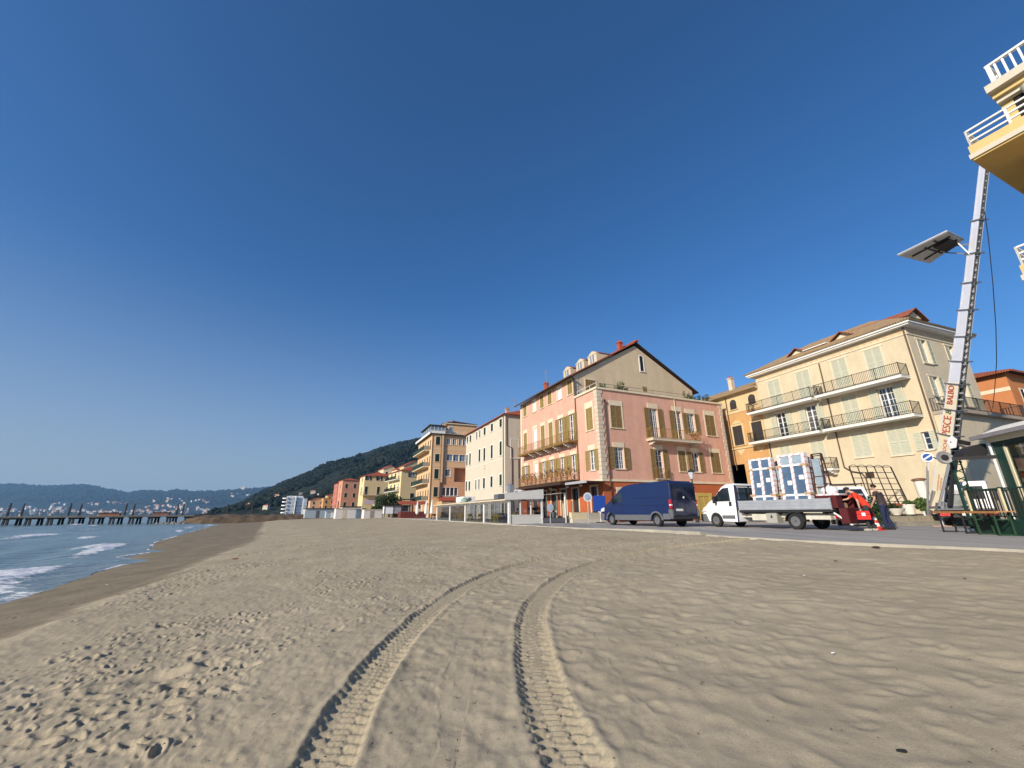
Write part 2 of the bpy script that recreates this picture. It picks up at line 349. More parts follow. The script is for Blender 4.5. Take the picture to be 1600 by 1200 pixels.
def polar(a0, a1, na, r0, r1, nr):
    a = np.radians(np.linspace(a0, a1, na)); r = np.geomspace(r0, r1, nr); Rr, Aa = np.meshgrid(r, a, indexing='ij'); return Rr*np.sin(Aa), Rr*np.cos(Aa)
X, Y = polar(-70, 72, 1250, 1.0, 320, 1050)
z, s, c, cs, cb = sand_base(X, Y); d, dry, ins = sand_detail(X, Y, s, c, cs, cb)
edge = np.clip((c-(cb+.6*vnoise(s*1.3, s*0, 3)+.9*vnoise(s*.3, s*0, 4)+.9*fbm(X*1.3, Y*1.3, 4, 8)))/.55, 0, 1)
dryc = np.clip(edge-.0, 0, 1)
o = grid_obj('sand', X, Y, z+d, M_SAND, {'dry': dryc, 'fresh': ins}); tag(o, 'pale beach sand with footprints and tractor ruts', None, kind='structure')
X, Y = polar(71.7, 290.3, 300, .02, 60, 150); z, s, c, cs, cb = sand_base(X, Y)
o2 = grid_obj('beach', X, Y, z+.04*fbm(X*.35, Y*.35, 3, 1), M_SAND, {'dry': np.clip((c-cb)/.45, 0, 1), 'fresh': c*0}); tag(o2, 'beach sand behind the viewpoint', None, kind='structure')
X, Y = polar(-72, 73, 200, .02, 1.02, 40); z, s, c, cs, cb = sand_base(X, Y)
o3 = grid_obj('beach', X, Y, z-.01, M_SAND, {'dry': z*0+1, 'fresh': c*0}); tag(o3, 'beach sand underfoot at the viewpoint', None, kind='structure')
# ------------------------------------------------------------------ sea
def sea_material():
    m = mat('sea', (.03,.09,.13), .08, var=0, spec=.5); N, L, b = nodes_of(m); b.inputs['IOR'].default_value = 1.33
    tc = N.new('ShaderNodeTexCoord'); at = N.new('ShaderNodeAttribute'); at.attribute_name = 'foam'; ash = N.new('ShaderNodeAttribute'); ash.attribute_name = 'shallow'
    mp = N.new('ShaderNodeMapping'); mp.inputs['Rotation'].default_value = (0,0,R_(-24)); mp.inputs['Scale'].default_value = (1.0,.35,1); L.new(tc.outputs['Object'], mp.inputs[0])
    n = N.new('ShaderNodeTexNoise'); n.inputs['Scale'].default_value = 1.1; n.inputs['Detail'].default_value = 7; n.inputs['Roughness'].default_value = .6; L.new(mp.outputs[0], n.inputs['Vector'])
    bp = N.new('ShaderNodeBump'); bp.inputs['Strength'].default_value = .8; bp.inputs['Distance'].default_value = .35; L.new(n.outputs['Fac'], bp.inputs['Height'])
    L.new(bp.outputs[0], b.inputs['Normal'])
    n2 = N.new('ShaderNodeTexNoise'); n2.inputs['Scale'].default_value = .05; n2.inputs['Detail'].default_value = 5; L.new(mp.outputs[0], n2.inputs['Vector'])
    r = N.new('ShaderNodeValToRGB'); r.color_ramp.elements[0].position = .35; r.color_ramp.elements[1].position = .68
    r.color_ramp.elements[0].color = (.15,.215,.22,1); r.color_ramp.elements[1].color = (.21,.29,.285,1); L.new(n2.outputs['Fac'], r.inputs[0])
    sh = N.new('ShaderNodeMix'); sh.data_type = 'RGBA'; sh.inputs[7].default_value = (.22,.25,.23,1); L.new(r.outputs[0], sh.inputs[6]); L.new(ash.outputs['Fac'], sh.inputs[0])
    nf = N.new('ShaderNodeTexNoise'); nf.inputs['Scale'].default_value = 2.6; nf.inputs['Detail'].default_value = 6; nf.inputs['Roughness'].default_value = .72; L.new(tc.outputs['Object'], nf.inputs['Vector'])
    ad = N.new('ShaderNodeMath'); ad.operation = 'ADD'; L.new(at.outputs['Fac'], ad.inputs[0]); L.new(nf.outputs['Fac'], ad.inputs[1])
    mr = N.new('ShaderNodeMapRange'); mr.inputs[1].default_value = .86; mr.inputs[2].default_value = 1.02; L.new(ad.outputs[0], mr.inputs[0])
    fx = N.new('ShaderNodeMix'); fx.data_type = 'RGBA'; fx.inputs[7].default_value = (.95,.93,.89,1); L.new(sh.outputs[2], fx.inputs[6]); L.new(mr.outputs[0], fx.inputs[0])
    L.new(fx.outputs[2], b.inputs['Base Color'])
    rg = N.new('ShaderNodeMapRange'); rg.inputs[3].default_value = .22; rg.inputs[4].default_value = .8; L.new(mr.outputs[0], rg.inputs[0]); L.new(rg.outputs[0], b.inputs['Roughness']); return m
M_SEA = sea_material()
def gell(s, u, s0, u0, ws, wu): return np.exp(-((s-s0)/ws)**2-((u-u0)/wu)**2)
X, Y = polar(-80, -18, 700, 6, 420, 760)
s = X*A2[0]+Y*A2[1]; c = X*B2[0]+Y*B2[1]; u = np.interp(s, SS, CS)-c
lobes = 2.3*np.exp(-((s-30.4)/1.1)**2)*1 + 1.9*np.exp(-((s-38.3)/1.0)**2) - .9*np.exp(-((s-34.5)/1.8)**2) + 1.0*np.exp(-((s-19.5)/2.2)**2) + .35*vnoise(s*.5, s*0, 6) + .2*vnoise(s*1.7, s*0, 7)
u2 = u+lobes                                   # distance seaward of the swash edge
warp = 1.6*fbm(s*.06, u*.05, 2, 33)
def crest(u0, amp, ws, s0=None, wsx=None, skew=0.):
    uu = u+warp+skew*(s-(s0 or 0)); g = np.exp(-((uu-u0)/ws)**2)*amp
    front = np.exp(-((uu-u0+ws*.55)/(ws*.55))**2)
    if s0 is not None: k = np.exp(-((s-s0)/wsx)**2); g = g*k; front = front*k
    return g, front
Z = -.8 + np.where(u2 > 0, 0, 0)
Z = Z + .02*np.clip(u2, 0, 3)
F = np.zeros_like(s)
for u0, amp, ws, s0, wsx, fo in ((2.2,.30,1.1,23,5.2,.80),(3.1,.28,1.2,41,8.5,.60),(6.3,.22,1.3,30,14,.0),(14.6,.42,1.6,67,10,.60),(8.2,.26,1.2,61,5,.55),(10.6,.22,1.5,38,16,0.05),
                            (33,.35,1.8,152,8,.6),(21,.25,2.2,60,40,.1),(28,.3,2.4,110,50,.1),(2.0,.25,1.2,80,6,.5),(3.0,.25,1.4,98,10,.4),(17,.3,2,95,10,.4),(24,.3,2,128,7,.5),(48,.3,2.5,140,40,.1),(1.5,.2,1,120,14,.42)):
    g, fr = crest(u0, amp, ws, s0, wsx); Z = Z+g; F = np.maximum(F, fr*fo)
Z = Z + (.05*fbm(X*.35, Y*.35, 4, 44)+.03*np.sin((u+warp*2)*.9+s*.05))*np.clip(u2/3, 0, 1)
Z = Z + (.03*fbm(X*2.2, Y*2.2, 3, 46))*np.clip(F*2, 0, 1)
F = F + .5*np.exp(-((u2-.08)/.13)**2)*np.clip(.65+1.1*vnoise(s*.35, s*0, 12), .1, 1)
F = np.maximum(F, .56*gell(s, u2, 21.5, 2.6, 4.0, 1.5)); F = np.maximum(F, .40*gell(s, u2, 43, 3.6, 7., 1.6)); F = np.maximum(F, .33*gell(s, u2, 19, 1.2, 3, 1.0))
F = F + .12*np.clip(1-u2/10, 0, 1)
Z = np.where(u2 < 0, -.8-(0-u2)*.12-.02, Z+.012)
shal = np.clip(1-u2/3.2, 0, 1)*.75
o = grid_obj('sea', X, Y, Z, M_SEA, {'foam': F, 'shallow': shal}); tag(o, 'calm blue sea with small breakers', None, kind='structure')
mb = MB()
def ring(a0, a1, r0, r1, zz, na=40):
    for i in range(na):
        t0 = R_(a0+(a1-a0)*i/na); t1 = R_(a0+(a1-a0)*(i+1)/na)
        mb.face([(r0*math.sin(t0), r0*math.cos(t0), zz), (r0*math.sin(t1), r0*math.cos(t1), zz), (r1*math.sin(t1), r1*math.cos(t1), zz), (r1*math.sin(t0), r1*math.cos(t0), zz)], M_SEA)
ring(-120, -18, 418, 9000, -.82); ring(-150, -79.8, 6, 418, -.82)
tag(part(mb, 'water', None), 'open water of the bay', None, kind='structure')
# land sheet under and behind everything
M_LAND = mat('land', (.16,.15,.11), .95, var=.3, scale=.01)
mb = MB(); pts = [W(-400, 13.8, .46), W(70, 13.8, .46), W(320, -12, .46), W(900, -130, .46), W(7000, -2300, .46), (3000, 9000, .46), (9000, 6000, .46), (9000, -2000, .46), (500, -900, .46)]
mb.face(pts, M_LAND); tag(part(mb, 'ground', None), 'flat land behind the beach', None, kind='structure')
# ------------------------------------------------------------------ promenade street
M_ASPH = mat('asphalt', (.30,.285,.262), .9, var=.22, scale=1.1, bump=.35, bscale=30)
M_CONC = mat('concrete', (.37,.34,.275), .85, var=.2, scale=1.5, bump=.3, bscale=18)
N, L, b = nodes_of(M_ASPH)
_t = N.new('ShaderNodeTexCoord'); _p = N.new('ShaderNodeMapping'); _p.inputs['Rotation'].default_value = (0,0,R_(-23.7)); _p.inputs['Scale'].default_value = (.9,.10,1); L.new(_t.outputs['Object'], _p.inputs[0])
_q = N.new('ShaderNodeTexNoise'); _q.inputs['Scale'].default_value = 1.0; _q.inputs['Detail'].default_value = 6; _q.inputs['Roughness'].default_value = .6; L.new(_p.outputs[0], _q.inputs['Vector'])
_r = N.new('ShaderNodeValToRGB'); _r.color_ramp.elements[0].position = .36; _r.color_ramp.elements[1].position = .62; _r.color_ramp.elements[0].color = (.245,.235,.22,1); _r.color_ramp.elements[1].color = (.37,.35,.32,1); L.new(_q.outputs['Fac'], _r.inputs[0]); L.new(_r.outputs[0], b.inputs['Base Color'])
mb = MB()
kl = [(-60,13.5),(-10,13.5),(2,13.75),(4.3,13.75),(6.5,13.3),(8.2,12.95),(10.5,12.9),(12.0,13.3),(13.5,14.6),(16.5,14.75),(20,13.2),(24,12.9),(30.9,12.9),(60,12.9),(75,13.2),(110,12)]
kl = [W(a, b_, 0) for a, b_ in kl]
top = [(p[0], p[1], SZ) for p in kl]; back = [W(110, 75), W(-60, 75)]
mb.face(top+back, M_ASPH); tag(part(mb, 'street', None), 'grey asphalt promenade street above the beach', None, kind='structure')
mb = MB()
for i in range(len(kl)-1):
    p, q = Vector(top[i]), Vector(top[i+1]); n = Vector((-(q-p).y, (q-p).x, 0)).normalized(); w_ = .26
    if i: pr = Vector(top[i-1]); n0 = (Vector((-(p-pr).y, (p-pr).x, 0)).normalized()+n).normalized()
    else: n0 = n
    if i < len(kl)-2: nx = Vector(top[i+2]); n1 = (Vector((-(nx-q).y, (nx-q).x, 0)).normalized()+n).normalized()
    else: n1 = n
    a0, a1, b0, b1 = p+n0*.14, q+n1*.14, p-n0*(w_-.14), q-n1*(w_-.14)
    u_ = Vector((0,0,.012)); dn = Vector((0,0,-.5))
    mb.face([a0+u_, a1+u_, b1+u_, b0+u_], M_CONC); mb.face([a0+u_, a0+dn, a1+dn, a1+u_], M_CONC); mb.face([b0+u_, b1+u_, b1+Vector((0,0,-.01)), b0+Vector((0,0,-.01))], M_CONC)
tag(part(mb, 'kerb', None), 'pale concrete kerb between the street and the sand', None, kind='structure')
# ------------------------------------------------------------------ hills
def hill_mat(name, c1, c2, sc):
    m = mat(name, c1, .95, var=0, spec=.05); N, L, b = nodes_of(m); tc = N.new('ShaderNodeTexCoord')
    n = N.new('ShaderNodeTexNoise'); n.inputs['Scale'].default_value = sc; n.inputs['Detail'].default_value = 9; n.inputs['Roughness'].default_value = .68; L.new(tc.outputs['Object'], n.inputs['Vector'])
    r = N.new('ShaderNodeValToRGB'); r.color_ramp.elements[0].position = .38; r.color_ramp.elements[1].position = .66; r.color_ramp.elements[0].color = c1+(1,); r.color_ramp.elements[1].color = c2+(1,)
    e_ = r.color_ramp.elements.new(.74); e_.color = (c2[0]*2.6, c2[1]*2.1, c2[2]*1.9, 1)
    L.new(n.outputs['Fac'], r.inputs[0])
    n2 = N.new('ShaderNodeTexNoise'); n2.inputs['Scale'].default_value = sc*12; n2.inputs['Detail'].default_value = 4; L.new(tc.outputs['Object'], n2.inputs['Vector'])
    r2 = N.new('ShaderNodeValToRGB'); r2.color_ramp.elements[0].position = .35; r2.color_ramp.elements[0].color = (.45,.45,.45,1); r2.color_ramp.elements[1].position = .65; r2.color_ramp.elements[1].color = (1.25,1.25,1.2,1)
    L.new(n2.outputs['Fac'], r2.inputs[0]); mx = N.new('ShaderNodeMix'); mx.data_type = 'RGBA'; mx.blend_type = 'MULTIPLY'; mx.inputs[0].default_value = .9
    L.new(r.outputs[0], mx.inputs[6]); L.new(r2.outputs[0], mx.inputs[7]); L.new(mx.outputs[2], b.inputs['Base Color']); return m
def px_az(x): return math.degrees(math.atan((x-801.5)/672.7))
def rel(x, y):      # ridge elevation ratio (height above eye / forward distance)
    y = y+.0073*(x-800); return (192-.954*(y-600)+.0)/(612.6+.299*(y-600))
def ridge(pts, D):  # [(column, row)] of the skyline -> azimuth, height above eye at forward distance D
    return [px_az(x) for x, y in pts], [rel(x, y)*D for x, y in pts]
def hill(name, label, pts, D0, D1, m, na, nr, rug, back=1.25, seed=0, shape=1.0):
    a_, h_ = ridge(pts, D1); az = np.linspace(a_[0], a_[-1], na); hh = np.interp(az, a_, h_)
    t = np.linspace(0, 1.35, nr); T, AZs = np.meshgrid(t, np.radians(az), indexing='ij'); H = np.broadcast_to(hh, T.shape)
    D = D0+(D1-D0)*T; X = D*np.tan(AZs); Y = D
    f = np.where(T <= 1, (T**shape), 1-(T-1)*1.6); Z = 1.6+H*f
    sc = 1/(D1*.09); nz = fbm(X*sc, Y*sc, 5, seed)+.25*fbm(X*sc*9, Y*sc*9, 3, seed+5)
    Z = Z+nz*rug*H*np.sin(np.pi*np.clip(T, 0, 1))*1.0 + rug*.05*D1*.12*fbm(X*sc*14, Y*sc*14, 3, seed+7)*1.0 + rug*.19*D1*.12*np.abs(vnoise(X*sc*13, Y*sc*13, seed+8))
    Z = np.where(T == 0, -1.5, Z); o = grid_obj(name, X, Y, Z, m); tag(o, label, None, kind='structure'); return o, az, D, AZs, Z
M_HN = hill_mat('near_hill_woods', (.010,.019,.018), (.034,.040,.030), .006)
M_HF = hill_mat('far_hill_woods', (.012,.020,.018), (.034,.040,.034), .0012)
NEAR = hill('hills', 'dark wooded hill rising behind the town', [(300,812),(340,800),(360,793),(375,786),(390,776),(402,769),(420,762),(440,752),(470,740),(500,728),(530,718),(560,709),(590,699),(620,692),(650,686),(700,678),(800,690),(1000,720),(1300,740),(1700,745)], 520, 1500, M_HN, 700, 260, .16, seed=3, shape=.8)
FAR = hill('hills', 'hazy blue hills across the bay', [(-120,760),(-40,757),(0,757),(30,758),(60,760),(95,758),(122,758),(140,761),(165,766),(190,771),(212,767),(250,768),(268,766),(300,768),(330,768),(360,766),(380,764),(420,762),(500,770)], 3700, 5000, M_HF, 500, 120, .10, seed=9, shape=.9)

def woods(H, n, r0, r1, D0, D1, m, name, label, seed, x0=300, x1=1700):
    """tree crowns standing on a hill as one mass too numerous to count"""
    o_, az, Dm, AZm, Z = H; rg = np.random.RandomState(seed); bm = bmesh.new(); bmesh.ops.create_icosphere(bm, subdivisions=1, radius=1); V = np.array([v.co[:] for v in bm.verts]); Fc = np.array([[v.index for v in f.verts] for f in bm.faces]); bm.free()
    azs = rg.uniform(px_az(x0), px_az(x1), n*2); D = D0+(D1-D0)*rg.rand(n*2)**.8
    keep = np.flatnonzero(fbm(D*np.tan(np.radians(azs))*.012, D*.012, 3, seed) > -.12)[:n]; azs = azs[keep]; D = D[keep]; n = len(keep)
    dcol = Dm[:, 0]; zi = np.array([np.interp(D[k], dcol, Z[:, np.abs(az-azs[k]).argmin()]) for k in range(n)])
    C_ = np.stack([D*np.tan(np.radians(azs)), D, zi], -1); R = (r0+(r1-r0)*rg.rand(n)**2)[:, None, None]; S = np.array([1, 1, .85])*(1+.35*(rg.rand(n, 1, 3)-.5))
    P_ = C_[:, None, :]+V[None]*R*S*(1+.25*(rg.rand(n, len(V), 1)-.5))+np.array([0, 0, 1])*R*.35
    co = P_.reshape(-1, 3).astype(np.float32); q = (Fc[None]+(np.arange(n)*len(V))[:, None, None]).reshape(-1, 3)
    me = bpy.data.meshes.new(name); me.vertices.add(len(co)); me.vertices.foreach_set('co', co.ravel()); me.loops.add(q.size); me.loops.foreach_set('vertex_index', q.ravel().astype(np.int32))
    me.polygons.add(len(q)); me.polygons.foreach_set('loop_start', np.arange(0, q.size, 3, dtype=np.int32)); me.update(calc_edges=True); me.polygons.foreach_set('use_smooth', np.ones(len(q), bool)); me.materials.append(m)
    tag(ob(name, me), label, None, kind='stuff')
M_WOOD = hill_mat('tree_crowns', (.009,.017,.015), (.024,.030,.020), .012)
woods(NEAR, 15000, 1.6, 6.0, 560, 1520, M_WOOD, 'woods', 'woods covering the near hill', 21, 330, 760)
woods(FAR, 5000, 5, 16, 4080, 5020, hill_mat('far_tree_crowns', (.012,.020,.016), (.030,.036,.028), .006), 'woods', 'woods on the far hills', 22, -20, 420)
# ================================================================== BUILDING KIT
def stucco(name, col, streak=.25, var=.10): return mat(name, col, .92, var=var, scale=.9, bump=.25, bscale=25, spec=.15, streak=streak)
M_OLIVE = mat('olive_shutter', (.30,.215,.075), .7, var=.2, scale=6)
M_OLIVE_F = mat('darker_olive', (.235,.155,.062), .75, var=.25, scale=6)  # darker olive for the camera-facing shutters
M_DKGRN = mat('dark_green_shutter', (.016,.034,.022), .6, var=.2, scale=5)
M_CREAMSH = mat('cream_shutter', (.49,.49,.375), .7, var=.06)
M_WHITE = mat('white_paint', (.76,.74,.69), .6, var=.06)
M_FRAME = mat('white_frame', (.74,.74,.72), .45, var=.04)
M_STONE = mat('pale_stone', (.56,.47,.36), .9, var=.15, scale=2.5, bump=.3, bscale=15)
M_STONE2 = mat('cream_trim', (.66,.56,.40), .9, var=.12, scale=2)
M_PANE = pane_mat('window_glass'); M_PANEB = pane_mat('pale_curtained_glass', (.16,.20,.25), .12, .8)
M_PANEC = pane_mat('curtained_glass', (.10,.11,.12), .1, .8); M_PANED = pane_mat('dim_glass', (.04,.05,.06), .07, .9)
M_BLIND = mat('white_blind', (.72,.70,.64), .8, var=.06)
M_IRON = mat('dark_iron', (.035,.032,.030), .6, var=.1, metal=.3)
M_DARK = mat('dark_interior', (.012,.011,.010), .9, var=0)
M_TILE = tile_mat('terracotta_tiles', '#8a4a33', '#a86345'); M_TILEB = tile_mat('brown_tiles', '#94795a', '#b39871')
M_TILER = tile_mat('red_tiles', '#984632', '#b25c40')
M_BROWN = mat('dark_brown_timber', (.055,.032,.022), .8, var=.2)
M_PIPE = mat('copper_brown_pipe', (.10,.062,.042), .6, var=.2); M_PIPEG = mat('grey_pipe', (.30,.27,.23), .6, var=.1)
MC = {}
def cached(key, fn):
    if key not in MC: MC[key] = fn()
    return MC[key]
def m_leaf(w_, h, m, slats=None):
    def f():
        b = MB(); t = .045; fr = .07
        b.box(0, fr, -t, 0, 0, h, m); b.box(w_-fr, w_, -t, 0, 0, h, m); b.box(fr, w_-fr, -t, 0, 0, fr, m); b.box(fr, w_-fr, -t, 0, h-fr, h, m); b.box(fr, w_-fr, -t, 0, h*.47, h*.47+fr, m)
        n = slats or max(6, int(h/.11)); z0, z1 = fr, h-fr
        for i in range(n):
            z = z0+(z1-z0)*(i+.5)/n; dz = (z1-z0)/n*.42
            b.face([(fr, -.008, z+dz), (w_-fr, -.008, z+dz), (w_-fr, -t+.004, z-dz), (fr, -t+.004, z-dz)], m)
        b.box(fr, w_-fr, -.006, -.001, fr, h-fr, m); return b.mesh('shutter')
    return cached(('leaf', round(w_,2), round(h,2), m.name), f)
def m_frame(w_, h, m, nx=2, nz=3, dep=.16):
    def f():
        b = MB(); fw = .07; y0, y1 = dep-.03, dep+.03
        b.box(-w_/2, -w_/2+fw, y0, y1, 0, h, m); b.box(w_/2-fw, w_/2, y0, y1, 0, h, m); b.box(-w_/2+fw, w_/2-fw, y0, y1, 0, fw, m); b.box(-w_/2+fw, w_/2-fw, y0, y1, h-fw, h, m)
        if nx >= 2: b.box(-.05, .05, y0-.01, y1-.001, fw, h-fw, m)
        for k in range(nx):
            xa = -w_/2+w_*k/nx; xb = -w_/2+w_*(k+1)/nx
            if nx > 2 and k: b.box(xa-.02, xa+.02, y0, y1-.01, fw, h-fw, m)
            if nx <= 2 and w_/nx > .5: b.box((xa+xb)/2-.014, (xa+xb)/2+.014, y0+.005, y1-.01, fw, h-fw, m)
        for k in range(1, nz): z = h*k/nz; b.box(-w_/2+fw, w_/2-fw, y0+.006, y1-.012, z-.016, z+.016, m)
        return b.mesh('frame')
    return cached(('frame', round(w_,2), round(h,2), m.name, nx, nz, dep), f)
def m_pane(w_, h, m, dep=.165):
    def f(): b = MB(); b.box(-w_/2+.02, w_/2-.02, dep, dep+.015, .02, h-.02, m); return b.mesh('pane')
    return cached(('pane', round(w_,2), round(h,2), m.name, dep), f)
def m_trim(w_, h, m, side=.14, top=.14, sill=.08, prj=.035, over=0.):
    def f():
        b = MB(); 
        if side > 0: b.box(-w_/2-side, -w_/2, -prj, .0, 0, h, m); b.box(w_/2, w_/2+side, -prj, .0, 0, h, m)
        if top > 0: b.box(-w_/2-side-over, w_/2+side+over, -prj-.01, .0, h, h+top, m)
        if sill > 0: b.box(-w_/2-side-.03, w_/2+side+.03, -prj-.06, .0, -sill, -.002, m)
        if not b.f: b.box(-w_/2, w_/2, 0, .01, -.02, -.01, m)
        return b.mesh('window')
    return cached(('trim', round(w_,2), round(h,2), m.name, side, top, sill, prj, over), f)
class Face:
    """A facade: 'C' looks along local +y from outside (plane y=off, runs along x); 'S' plane x=off, runs along y"""
    def __init__(s, root, ax, off, t0, t1, z0, z1, m): s.root=root; s.ax=ax; s.off=off; s.t0=t0; s.t1=t1; s.z0=z0; s.z1=z1; s.m=m; s.ops=[]
    def P(s, t, d, z): return (t, s.off+d, z) if s.ax == 'C' else (s.off+d, t, z)
    @property
    def rz(s): return 0 if s.ax == 'C' else -math.pi/2
    def build(s, mb, dep=.2):
        ts = sorted({s.t0, s.t1, *[v for o in s.ops for v in (o[0], o[1])]}); zs = sorted({s.z0, s.z1, *[v for o in s.ops for v in (o[2], o[3])]})
        ts = [t for t in ts if s.t0 <= t <= s.t1]; zs = [z for z in zs if s.z0 <= z <= s.z1]
        for i in range(len(ts)-1):
            for j in range(len(zs)-1):
                tc, zc = (ts[i]+ts[i+1])/2, (zs[j]+zs[j+1])/2
                if any(o[0] < tc < o[1] and o[2] < zc < o[3] for o in s.ops): continue
                mb.face([s.P(ts[i], 0, zs[j]), s.P(ts[i+1], 0, zs[j]), s.P(ts[i+1], 0, zs[j+1]), s.P(ts[i], 0, zs[j+1])], s.m)
        for o in s.ops:
            a, b, c, d = o[:4]; mm = o[4] if len(o) > 4 and o[4] else s.m; dp = o[5] if len(o) > 5 else dep
            for q in ([(a,0,c),(a,dp,c),(a,dp,d),(a,0,d)], [(b,0,c),(b,0,d),(b,dp,d),(b,dp,c)], [(a,0,c),(b,0,c),(b,dp,c),(a,dp,c)], [(a,0,d),(a,dp,d),(b,dp,d),(b,0,d)]):
                mb.face([s.P(*p) for p in q], mm)
            mb.face([s.P(a,dp,c), s.P(b,dp,c), s.P(b,dp,d), s.P(a,dp,d)], o[4] if len(o) > 5 else M_DARK)
    def win(s, t, z, w_, h, kind='open', trim=None, sh=None, fr=None, pane=None, nx=2, nz=3, side=.14, top=.14, sill=.08, name='window', over=0., leafw=None, ajar=0., only=None, prj=.035):
        """one window or door: surround, frame, pane and shutters as sub-parts"""
        trim = trim or M_WHITE; fr = fr or M_FRAME; pane = pane or (M_PANE, M_PANEC, M_PANE, M_PANED)[len(s.ops) % 4]; sh = sh or M_OLIVE
        s.ops.append((t-w_/2, t+w_/2, z, z+h, None))
        o = ob(name, m_trim(w_, h, trim, side, top, sill, prj, over), s.root, s.P(t, 0, z), s.rz); lw = leafw or w_/2
        if kind == 'closed':
            for k in (-1, 1): ob('shutter', m_leaf(w_/2-.004, h, sh), o, (-w_/2 if k < 0 else .004, .03, 0))
        elif kind == 'blind':
            b_ = cached(('blind', w_, h, pane.name), lambda: (lambda q: (q.box(-w_/2, w_/2, .06, .09, 0, h-.18, M_BLIND), q.box(-w_/2, w_/2, .03, .09, h-.18, h, M_WHITE), q.mesh('blind'))[-1])(MB())); ob('blind', b_, o)
        else:
            ob('frame', m_frame(w_, h, fr, nx, nz), o); ob('pane', m_pane(w_, h, pane), o)
            if kind == 'open':
                for k in (-1, 1):
                    if only and k != only: continue
                    a = -math.pi+ajar if k < 0 else math.pi-ajar
                    # leaf folded back against the wall beside the opening
                    x0 = -w_/2-lw-.01 if k < 0 else w_/2+.01
                    if ajar: ob('shutter', m_leaf(lw, h, sh), o, (k*(w_/2+.02), -.05, 0), rz=(ajar-math.pi if k < 0 else -ajar))
                    else: ob('shutter', m_leaf(lw, h, sh), o, (x0, -.045, 0))
            elif kind == 'half':
                ob('shutter', m_leaf(lw, h, sh), o, (w_/2+.01, -.045, 0)); ob('shutter', m_leaf(lw, h, sh), o, (-w_/2, .03, 0))
        return o
def shell(mb, faces, x0, x1, y0, y1, z0, z1, m, sides='NE'):
    """plain walls on the sides that carry no openings: N = far (y1), E = inland (x1), S/W likewise"""
    if 'N' in sides: mb.face([(x0,y1,z0),(x1,y1,z0),(x1,y1,z1),(x0,y1,z1)], m)
    if 'E' in sides: mb.face([(x1,y0,z0),(x1,y1,z0),(x1,y1,z1),(x1,y0,z1)], m)
    if 'W' in sides: mb.face([(x0,y0,z0),(x0,y1,z0),(x0,y1,z1),(x0,y0,z1)], m)
    if 'S' in sides: mb.face([(x0,y0,z0),(x1,y0,z0),(x1,y0,z1),(x0,y0,z1)], m)
    for f in faces: f.build(mb)
def railing(face, t0, t1, z, prj, h, m, name='railing', parent=None, step=.13, r=.011, ends=True, rails=(1.,.06), fancy=False, post=.02):
    b = MB(); P = lambda t, d, zz: face.P(t, d, zz)
    def seg(p, q):
        L_ = math.dist(p, q); n = max(1, int(L_/step))
        for rr in rails: b.bar((p[0], p[1], z+h*rr), (q[0], q[1], z+h*rr), .035, m)
        for k in range(n+1):
            f = k/n; x = p[0]+(q[0]-p[0])*f; y = p[1]+(q[1]-p[1])*f; b.bar((x, y, z), (x, y, z+h), r*2, m)
            if fancy and k % 2 == 0: b.bar((x, y, z+h*.3), (x+(q[0]-p[0])/L_*step, y+(q[1]-p[1])/L_*step, z+h*.7), r*1.6, m)
        for k in range(0, n+1, max(1, n//max(1, round(L_/1.7)))):
            f = k/n; x = p[0]+(q[0]-p[0])*f; y = p[1]+(q[1]-p[1])*f; b.bar((x, y, z), (x, y, z+h+.05), post*2, m)
    a = P(t0, -prj, 0)[:2]; c = P(t1, -prj, 0)[:2]; seg(a, c)
    if ends: seg(P(t0, -.02, 0)[:2], a); seg(c, P(t1, -.02, 0)[:2])
    return part(b, name, parent or face.root)
def balcony(face, t0, t1, z, prj, th, m, m_rail, h=.95, brk=None, brk_m=None, step=.13, fancy=False, ends=True, r=.011):
    b = MB(); p = face.P(t0, -prj, z-th); q = face.P(t1, 0.001, z); b.box(p[0], q[0], p[1], q[1], z-th, z, m)
    p = face.P(t0-.03, -prj-.03, z-.05); q = face.P(t1+.03, 0.0, z+.003); b.box(p[0], q[0], p[1], q[1], z-.045, z+.004, m)
    o = part(b, 'balcony', face.root)
    railing(face, t0+.04, t1-.04, z, prj-.04, h, m_rail, parent=o, step=step, fancy=fancy, ends=ends, r=r)
    if brk:
        for t in brk:
            b = MB(); k = .09
            for j, (d0, d1, zz) in enumerate(((0, prj*.45, .34), (0, prj*.72, .22), (0, prj*.9, .1))):
                p = face.P(t-k, -d1, 0); q = face.P(t+k, .001, 0); b.box(p[0]+.001*j, q[0]-.001*j, p[1]+.001*j, q[1]-.001*j, z-th-zz, z-th-.002*j, brk_m or m)
            part(b, 'bracket', o)
    return o
def roof_plane(b, pts, th, m, under, edge=None):
    """thick slanted sheet through 3-4 points"""
    a, c, d = Vector(pts[0]), Vector(pts[1]), Vector(pts[2]); n = (c-a).cross(d-a).normalized()
    if n.z < 0: n = -n
    lo = [Vector(p)-n*th for p in pts]; k = len(pts)
    b.face(pts, m); b.face(lo[::-1], under)
    for j in range(k): b.face([pts[j], pts[(j+1) % k], lo[(j+1) % k], lo[j]], m if edge is None else edge)
